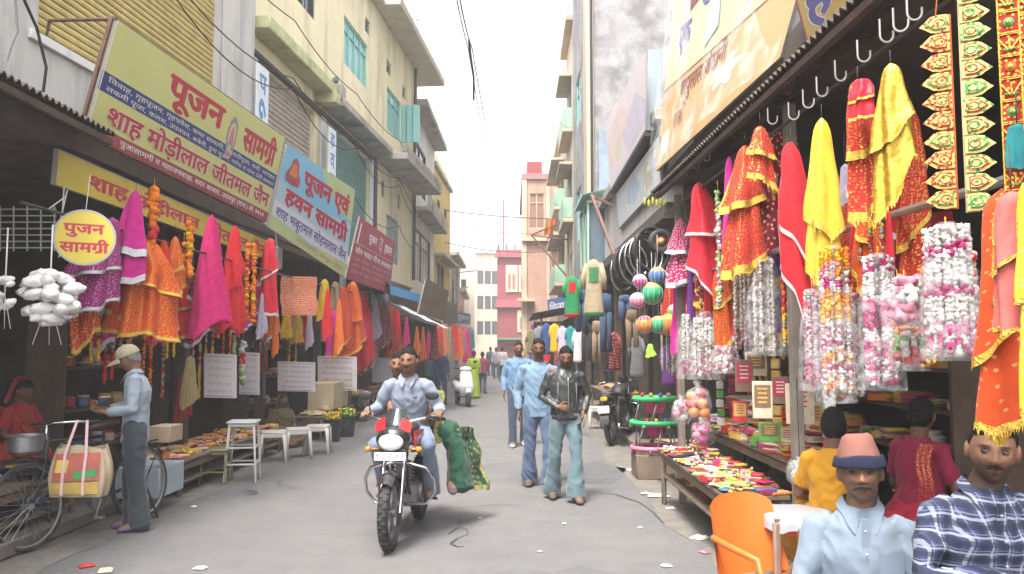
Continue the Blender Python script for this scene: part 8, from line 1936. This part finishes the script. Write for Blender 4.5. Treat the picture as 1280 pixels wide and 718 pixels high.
for i, (x, y, rpx, c, c2, nm_) in enumerate(((822, 345, 11, 'blue', 'orange', 'blue and orange'), (815, 367, 14, 'green', 'lime', 'plain green'), (797, 376, 10, 'pink', 'white', 'pink and white'), (806, 406, 11, 'orange', 'red', 'orange red'), (823, 406, 11, 'green', 'gold', 'green gold'), (837, 406, 14, 'orange', 'yellow', 'big orange'), (844, 390, 10, 'lime', 'white', 'lime and white'), (800, 352, 9, 'magenta', 'white', 'magenta'))):
    p = at(x, y, 9.6); k = 9.6 / 1000; m = MB(); m.ball((0, 0, 0), rpx * k, 18, 12); m.m = [0 if max(m.v[q][2] for q in f) < .5 * rpx * k else 1 for f in m.f]
    for a in range(6): m.tube([(rpx * k * 1.01 * math.cos(t) * math.cos(a * PI / 6), rpx * k * 1.01 * math.cos(t) * math.sin(a * PI / 6), rpx * k * 1.01 * math.sin(t)) for t in np.linspace(0, 2 * PI, 20, False)], .003, 4, 2, closed=True)
    m.tube([(0, 0, rpx * k), (0, 0, .5)], .003, 4, 2); o = m.build('net_ball', [mat('ball_' + c, PAL[c] if c != 'green' else (.03, .36, .16), rough=.5, var=.15), pm(c2), pm('white')], None, 180, loc=p); tag(o, '%s toy ball hanging in a net above the right stall' % nm_, 'ball', 'toy balls hanging in nets')
cloth('bright lime plastic tag bag hanging by the clothes shop', 813, 430, 448, Y=9.4, w=(5, 12), m=mat('neon_lime', (.30, .75, .06), rough=.4), border=0, seed=101, string=16, name='tag_bag', cat='bag')
# clothes shop garments
def shirt_hung(label, px, y0, y1, Y, wpx, m_, trim, sleeves=True, seed=0, trs=False):
    top = at(px, y0, Y); k = Y / 1000; W, H = wpx * k / 2, (y1 - y0) * k; r = random.Random(seed); mb = MB()
    if trs:
        etube(mb, [(0, 0, 0), (0, 0, -.12 * H), (0, 0, -.3 * H)], [W * .8, W * .9, W], [W * .4] * 3, (1, 0, 0), 16)
        for s in (-1, 1): etube(mb, [(s * W * .5, 0, -.25 * H), (s * W * .55, 0, -.6 * H), (s * W * .55, 0, -H)], [W * .5, W * .42, W * .42], [W * .38, W * .3, W * .3], (1, 0, 0), 14)
    else:
        etube(mb, [(0, 0, -H), (0, 0, -H * .93), (0, 0, -H * .45), (0, 0, -H * .12), (0, 0, 0)], [W * 1.0, W * .98, W * .8, W * .88, W * .3], [W * .5, W * .48, W * .4, W * .36, W * .18], (1, 0, 0), 28)
        if sleeves:
            for s in (-1, 1): mb.tube([(s * W * .6, 0, -H * .08), (s * W * .98, 0, -H * .32), (s * W * 1.02, 0, -H * .52)], [W * .3, W * .27, W * .24], 12)
    f = [1 if trim is not CL['black'] and sum(mb.v[i][2] for i in q) / len(q) < -.93 * H else 0 for q in mb.f]; mb.m = f
    mb.v = [tuple(Vector(q) + Vector((.02 * mnoise.noise(Vector(q) * 9 + Vector((seed, 0, 0))), .03 * mnoise.noise(Vector(q) * 7), 0))) for q in mb.v]
    if not trs and trim is not CL['black']: mb.sheet(lambda u, v: ((u - .5) * W * .9, -W * .44 + .1 * W * abs(2 * u - 1) , -H * (.14 + .26 * v)), 6, 6, 1)
    mb.tube([(0, 0, 0), (0, 0, .12)], .005, 5, 2)
    o = mb.build('trousers' if trs else 'garment', [m_, trim, WIRE], None, 180, loc=top, rot=math.atan2(-top.x, top.y)); tag(o, label, 'trousers' if trs else 'garment')
cr = fab('kurti_cream', (.50, .40, .26)); gr2 = fab('kurti_green', (.07, .26, .10))
shirt_hung('cream long kurti with green yoke and hem hanging before the clothes shop', 742, 325, 396, 13.5, 26, cr, gr2, True, 1)
shirt_hung('plain green shirt with red hem hanging left of the cream kurti', 715, 346, 396, 14.2, 20, fab('shirt_green', (.02, .28, .09)), CL['red'], True, 2)
for i, (px, a, b, Y, c, lb, w_, t) in enumerate(((727, 362, 415, 14.6, 'denim', 'blue jeans hanging behind the green shirt', 16, 1), (757, 368, 440, 14.4, 'denim', 'blue jeans hanging right of the cream kurti', 16, 1), (790, 388, 434, 12.0, 'brown', 'tan trousers hanging below the bicycle rims', 16, 1), (782, 370, 400, 12.4, 'denim', 'short denim piece just below the bicycle rims', 18, 1), (674, 408, 445, 21, 'grey', 'grey shirt in the far row of clothes', 12, 0), (683, 404, 442, 20.5, 'blue', 'navy shirt in the far row of clothes', 12, 0), (693, 405, 440, 20, 'yellow', 'yellow printed top in the far row of clothes', 12, 0), (703, 408, 446, 19.6, 'lilac', 'pale lilac top in the far row of clothes', 12, 0), (713, 408, 440, 19, 'teal', 'teal shirt in the far row of clothes', 12, 0), (722, 412, 452, 18.6, 'white', 'white shirt in the far row of clothes', 12, 0), (733, 405, 450, 17, 'black', 'black trousers in the far row of clothes', 13, 1), (746, 402, 452, 16.5, 'brown', 'brown trousers at the near end of the far row', 13, 1), (664, 412, 442, 22, 'olive', 'olive shirt farthest in the row of clothes', 11, 0), (768, 415, 462, 15, 'maroon', 'maroon dotted kurti in the dark clothes shop', 16, 0), (796, 420, 470, 13, 'grey', 'dark grey top in the dark clothes shop', 18, 0), (835, 430, 480, 11.5, 'purple', 'purple kurti hanging in the dark cycle shop', 18, 0))):
    shirt_hung(lb, px, a, b, Y, w_, CL[c], CL['black'], True, 10 + i, bool(t))
bench('clothes counter in front of the clothes shop on the right', 1.85, 2.5, 14.5, 19.0, .75, .3)
spread(1.87, 2.48, 14.6, 18.9, .75, 26, 'on the clothes counter', 120, ('cloth',), ('violet', 'red', 'pink', 'blue', 'white', 'crimson', 'black'), .24, .4)
spread(2.2, 3.4, 11.0, 13.2, .12, 12, 'stacked on the cycle shop floor', 121, ('box', 'cloth'), ('brown', 'black', 'red', 'silver'), .3, .45)
def chair_orange(label, loc, rot, mt):
    T = thing('plastic_chair', label, 'chair', loc, rot); m = MB(); m.sheet(lambda u, v: ((u - .5) * .44, -.21 + .42 * v, .43 - .03 * math.sin(PI * u) + .02 * v), 10, 8); m.sheet(lambda u, v: ((u - .5) * .44, -.21 + .42 * v, .405 - .03 * math.sin(PI * u) + .02 * v), 10, 8); m.build('seat', mt, T, 180)
    m = MB()
    for o_ in (0, .016): m.sheet(lambda u, v: ((u - .5) * (.46 - .06 * v), .20 + .10 * v - .05 * (1 - (2 * u - 1) ** 2) * -1 - .05 + o_, .46 + .40 * v - .05 * v * (2 * u - 1) ** 4), 14, 10)
    m.build('backrest', mt, T, 180)
    for s in (-1, 1):
        m = MB(); m.tube([(s * .23, .20, .66), (s * .27, .05, .66), (s * .27, -.18, .64), (s * .25, -.22, .45)], .018, 8, round_caps=True); m.build('armrest', mt, T, 180)
        for sy in (-1, 1): m = MB(); etube(m, [(s * .21, sy * .19, .43), (s * .235, sy * .24, 0)], [.032, .024], [.022, .016], (s, 0, 0), 10); m.build('leg', mt, T, 180)
OR = mat('plastic_orange', (.55, .13, .02), rough=.42, var=.12, vs=5, dirt=((.35, .08, .02), .55, .5), ds=5)
p = at(968, 622, 4.15); chair_orange('orange plastic chair with its back to the stall, front right', (p.x, p.y, 0), R(24), OR)
for i, (x, Y, lb, ro) in enumerate(((1.449, 3.42, 'brown plastic chair under the old man in the felt hat', R(-12)), (1.779, 3.12, 'brown plastic chair under the bearded man in plaid', R(-4)))):
    chair_orange(lb, (x, Y + .02, 0.0), ro, mat('plastic_brown', (.12, .06, .035), rough=.45, var=.1))
# white sheet table and desk beside the seated men
T = thing('desk', 'wooden desk with papers between the two seated men', 'desk', (2.05, 4.05, 0)); m = MB(); m.box((0, 0, .72), (.7, .5, .03)); m.build('desktop', WOOD, T); legs4(T, 'leg', WOOD, .6, .4, 0, .70, .025, 0); m = MB(); m.box((0, 0, .64), (.62, .42, .10)); m.build('apron', WOOD, T)
m = MB()
for k in range(6): m.box((2.05 + .01 * k, 3.97, .737 + .006 * k), (.3, .22, .005), 0, .1 * k, b=0)
piece(None, 'paper_stack', 'loose stack of white papers on the wooden desk between the seated men', 'paper', m, PAPER, None, 0)
T = thing('side_table', 'small table covered with a white plastic sheet beside the orange chair', 'table', (1.56, 4.5, 0)); legs4(T, 'leg', WOOD, .3, .3, 0, .72, .02, 0)
m = MB(); m.box((0, 0, .73), (.32, .32, .02)); m.build('tabletop', WOOD, T)
m = MB(); m.lathe([(.001, .752), (.17, .752), (.205, .745), (.212, .70), (.216, .67)], 40, caps=False); m.v = [(x * (1 + .06 * math.sin(7 * math.atan2(y, x))), y * (1 + .06 * math.sin(7 * math.atan2(y, x))), z + (.012 * math.sin(9 * math.atan2(y, x)) if z < .73 else 0)) for x, y, z in m.v]; m.build('plastic_sheet', mat('sheet_white', (.27, .28, .30), rough=.35, var=.08), T, 180)
bench('low wooden platform on which the two women sit', 1.88, 3.5, 4.35, 5.6, .40)
# litter on the road
r = random.Random(8)
for i, (x, y, w_, c, lb) in enumerate(((875, 673, .2, 'white', 'large crumpled white plastic bag by the bench legs'), (790, 588, .2, 'white', 'crumpled pale bag on the road near the baby walkers'), (839, 636, .13, 'white', 'small crumpled paper beside the bench'), (880, 691, .1, 'pink', 'pink paper scrap by the front bench leg'), (833, 708, .1, 'white', 'white paper scrap at the bottom of the road'), (675, 690, .06, 'cream', 'tiny pale scrap in the middle of the road'), (250, 711, .12, 'white', 'white paper scrap on the road at lower left'), (108, 708, .14, 'red', 'crushed red packet on the road at lower left'), (132, 714, .16, 'cream', 'pale stick like scrap beside the crushed red packet'), (600, 648, .05, 'cream', 'tiny pale scrap by the motorcycle'), (242, 634, .08, 'white', 'small white scrap near the bicycle rear wheel'), (262, 604, .07, 'red', 'red scrap under the olive stool'), (800, 660, .06, 'white', 'tiny white scrap right of the road crack'), (705, 655, .05, 'white', 'tiny white scrap before the walking men'))):
    w_ *= .6; p = gr(x, y); m = MB(); m.sheet(lambda u, v: ((u - .5) * w_ * 1.3, (v - .5) * w_, .006 + .16 * w_ * (1 + mnoise.noise(Vector((u * 3 + i, v * 3, 0)))) * math.sin(PI * u) ** .5 * math.sin(PI * v) ** .5), 10, 8); m.sheet(lambda u, v: ((u - .5) * w_ * 1.3, (v - .5) * w_, .002), 10, 8)
    o = m.build('litter', pm(c), None, 60, loc=(p.x, p.y, 0), rot=r.uniform(0, 3)); tag(o, lb, 'litter', None, 'thing')
for i, (x, y) in enumerate(((815, 619), (824, 622))):
    p = gr(x, y); m = MB(); etube(m, [(0, -.12, .012), (0, 0, .012), (0, .12, .014)], [.035, .03, .042], [.01, .01, .01], (1, 0, 0), 14); m.tube([(-.035, .04, .015), (0, .08, .04), (.035, .04, .015)], .005, 6); o = m.build('slipper', mat('slipper_white', (.5, .48, .46), var=.15), None, 180, loc=(p.x, p.y, 0), rot=1.2 + .3 * i); tag(o, 'white rubber slipper lying beside the street bench', 'slipper', 'pair of slippers by the bench')

# clothes stall standing out into the street far down the right side
T = thing('market_stall', 'dark covered clothes stall standing out into the street before the peach house', 'stall', (1.35, 26.5, 0))
for x, y in ((-.5, -3.4), (.5, -3.4), (-.5, 3.4), (.5, 3.4)): m = MB(); m.bar((x, y, 0), (x, y, 2.62), .06); m.build('post', DARKWOOD, T)
m = MB(); m.sheet(lambda u, v: (-.75 + 1.4 * u, -3.6 + 7.2 * v, 2.62 + .25 * u + .03 * math.sin(20 * v)), 6, 30); m.build('roof_sheet', mat('tarp_grey', (.14, .14, .15), rough=.8, var=.25), T, 180)
m = MB(); m.sheet(lambda u, v: (-.45 + .95 * u + .02 * math.sin(9 * v), 3.3, 2.6 - 2.5 * v), 8, 8); m.sheet(lambda u, v: (.5, -3.3 + 6.6 * u, 2.6 - 2.5 * v), 8, 8); m.build('back_cloth', mat('tarp_dark', (.05, .045, .05), rough=.9, var=.3), T, 180)
m = MB(); m.box((0, 0, .4), (.9, 6.4, .8)); m.build('counter', DARKWOOD, T)
spread(.92, 1.78, 23.4, 29.4, .80, 16, 'on the covered clothes stall', 130, ('cloth',), ('violet', 'red', 'pink', 'blue', 'cream', 'black'), .3, .5)
for i, (px, Y, c, lb) in enumerate(((668, 24.5, 'purple', 'purple'), (677, 24, 'cream', 'cream'), (687, 23.6, 'black', 'black'), (698, 23.2, 'maroon', 'maroon dotted'), (709, 22.9, 'grey', 'grey'), (666, 28, 'teal', 'teal'), (682, 23.3, 'red', 'plain red'), (703, 23.1, 'denim', 'denim'), (660, 27, 'brown', 'tan'))):
    cloth('%s cloth hanging from the covered clothes stall' % lb, px, 404 + (i % 3) * 8, 448 + (i % 4) * 6, Y=Y, w=(7, 11), m=c, seed=140 + i, border=0, string=6, nu=16, nv=12, name='garment', cat='garment', group='cloths hanging from the covered clothes stall')

spread(2.1, 2.55, 5.8, 8.8, .865, 34, 'piled on top of the goods counter', 83, ('packet', 'cloth', 'box', 'heap'), ('red', 'crimson', 'orange', 'pink', 'white', 'magenta', 'gold'), .14, .26)
spread(2.15, 2.5, 6.0, 8.6, .94, 16, 'highest on the goods counter piles', 84, ('cloth', 'packet', 'box'), ('red', 'crimson', 'white', 'pink'), .18, .28)

spread(2.12, 2.52, 5.9, 8.6, 1.01, 12, 'crowning the goods counter piles', 87, ('cloth', 'packet'), ('red', 'crimson', 'orange', 'white'), .26, .34)
spread(2.2, 2.5, 6.4, 8.2, 1.08, 6, 'on the very top of the counter piles', 88, ('cloth',), ('red', 'crimson', 'brown'), .26, .34)
r = random.Random(12)
for i, (px, y0, c, c2) in enumerate(((848, 452, 'red', 'gold'), (862, 462, 'silver', 'blue'), (886, 466, 'yellow', 'red'), (900, 470, 'green', 'white'), (914, 445, 'crimson', 'silver'), (938, 452, 'orange', 'cream'), (970, 455, 'gold', 'crimson'), (992, 462, 'pink', 'white'), (1024, 498, 'brown', 'gold'), (1036, 505, 'white', 'red'))):
    p = atx(px, y0, 2.05 + .25 * (i % 3)); m = MB()
    for k in range(6): m.box((r.uniform(-.006, .006), 0, -.09 * k), (.075, .022, .08), k % 2 if i % 2 else 0, rx(r.uniform(-.3, .3)), b=.01)
    m.tube([(0, 0, .5), (0, 0, -.5)], .002, 4, 2); o = m.build('packet_strip', [pm(c), pm(c2), WIRE], None, 40, loc=p, rot=r.uniform(-.6, .2)); tag(o, 'hanging strip of %s and %s sachets in the right pooja goods shop' % (c, c2), 'sachets', 'strips of sachets in the right shop')
# ------------------------------------------------------------------ bright dusty air down the street
hz = MB(); hz.box((0, 95, 8.2), (160, 250, 18.6), b=0)
hm = bpy.data.materials.new('haze'); hm.use_nodes = True; hm.node_tree.nodes.clear()
ou = hm.node_tree.nodes.new('ShaderNodeOutputMaterial'); pv = hm.node_tree.nodes.new('ShaderNodeVolumePrincipled')
pv.inputs['Color'].default_value = (.96, .965, 1, 1); pv.inputs['Density'].default_value = .0028
hm.node_tree.links.new(pv.outputs[0], ou.inputs['Volume'])
tag(hz.build('haze', hm, smooth=0), kind='stuff')
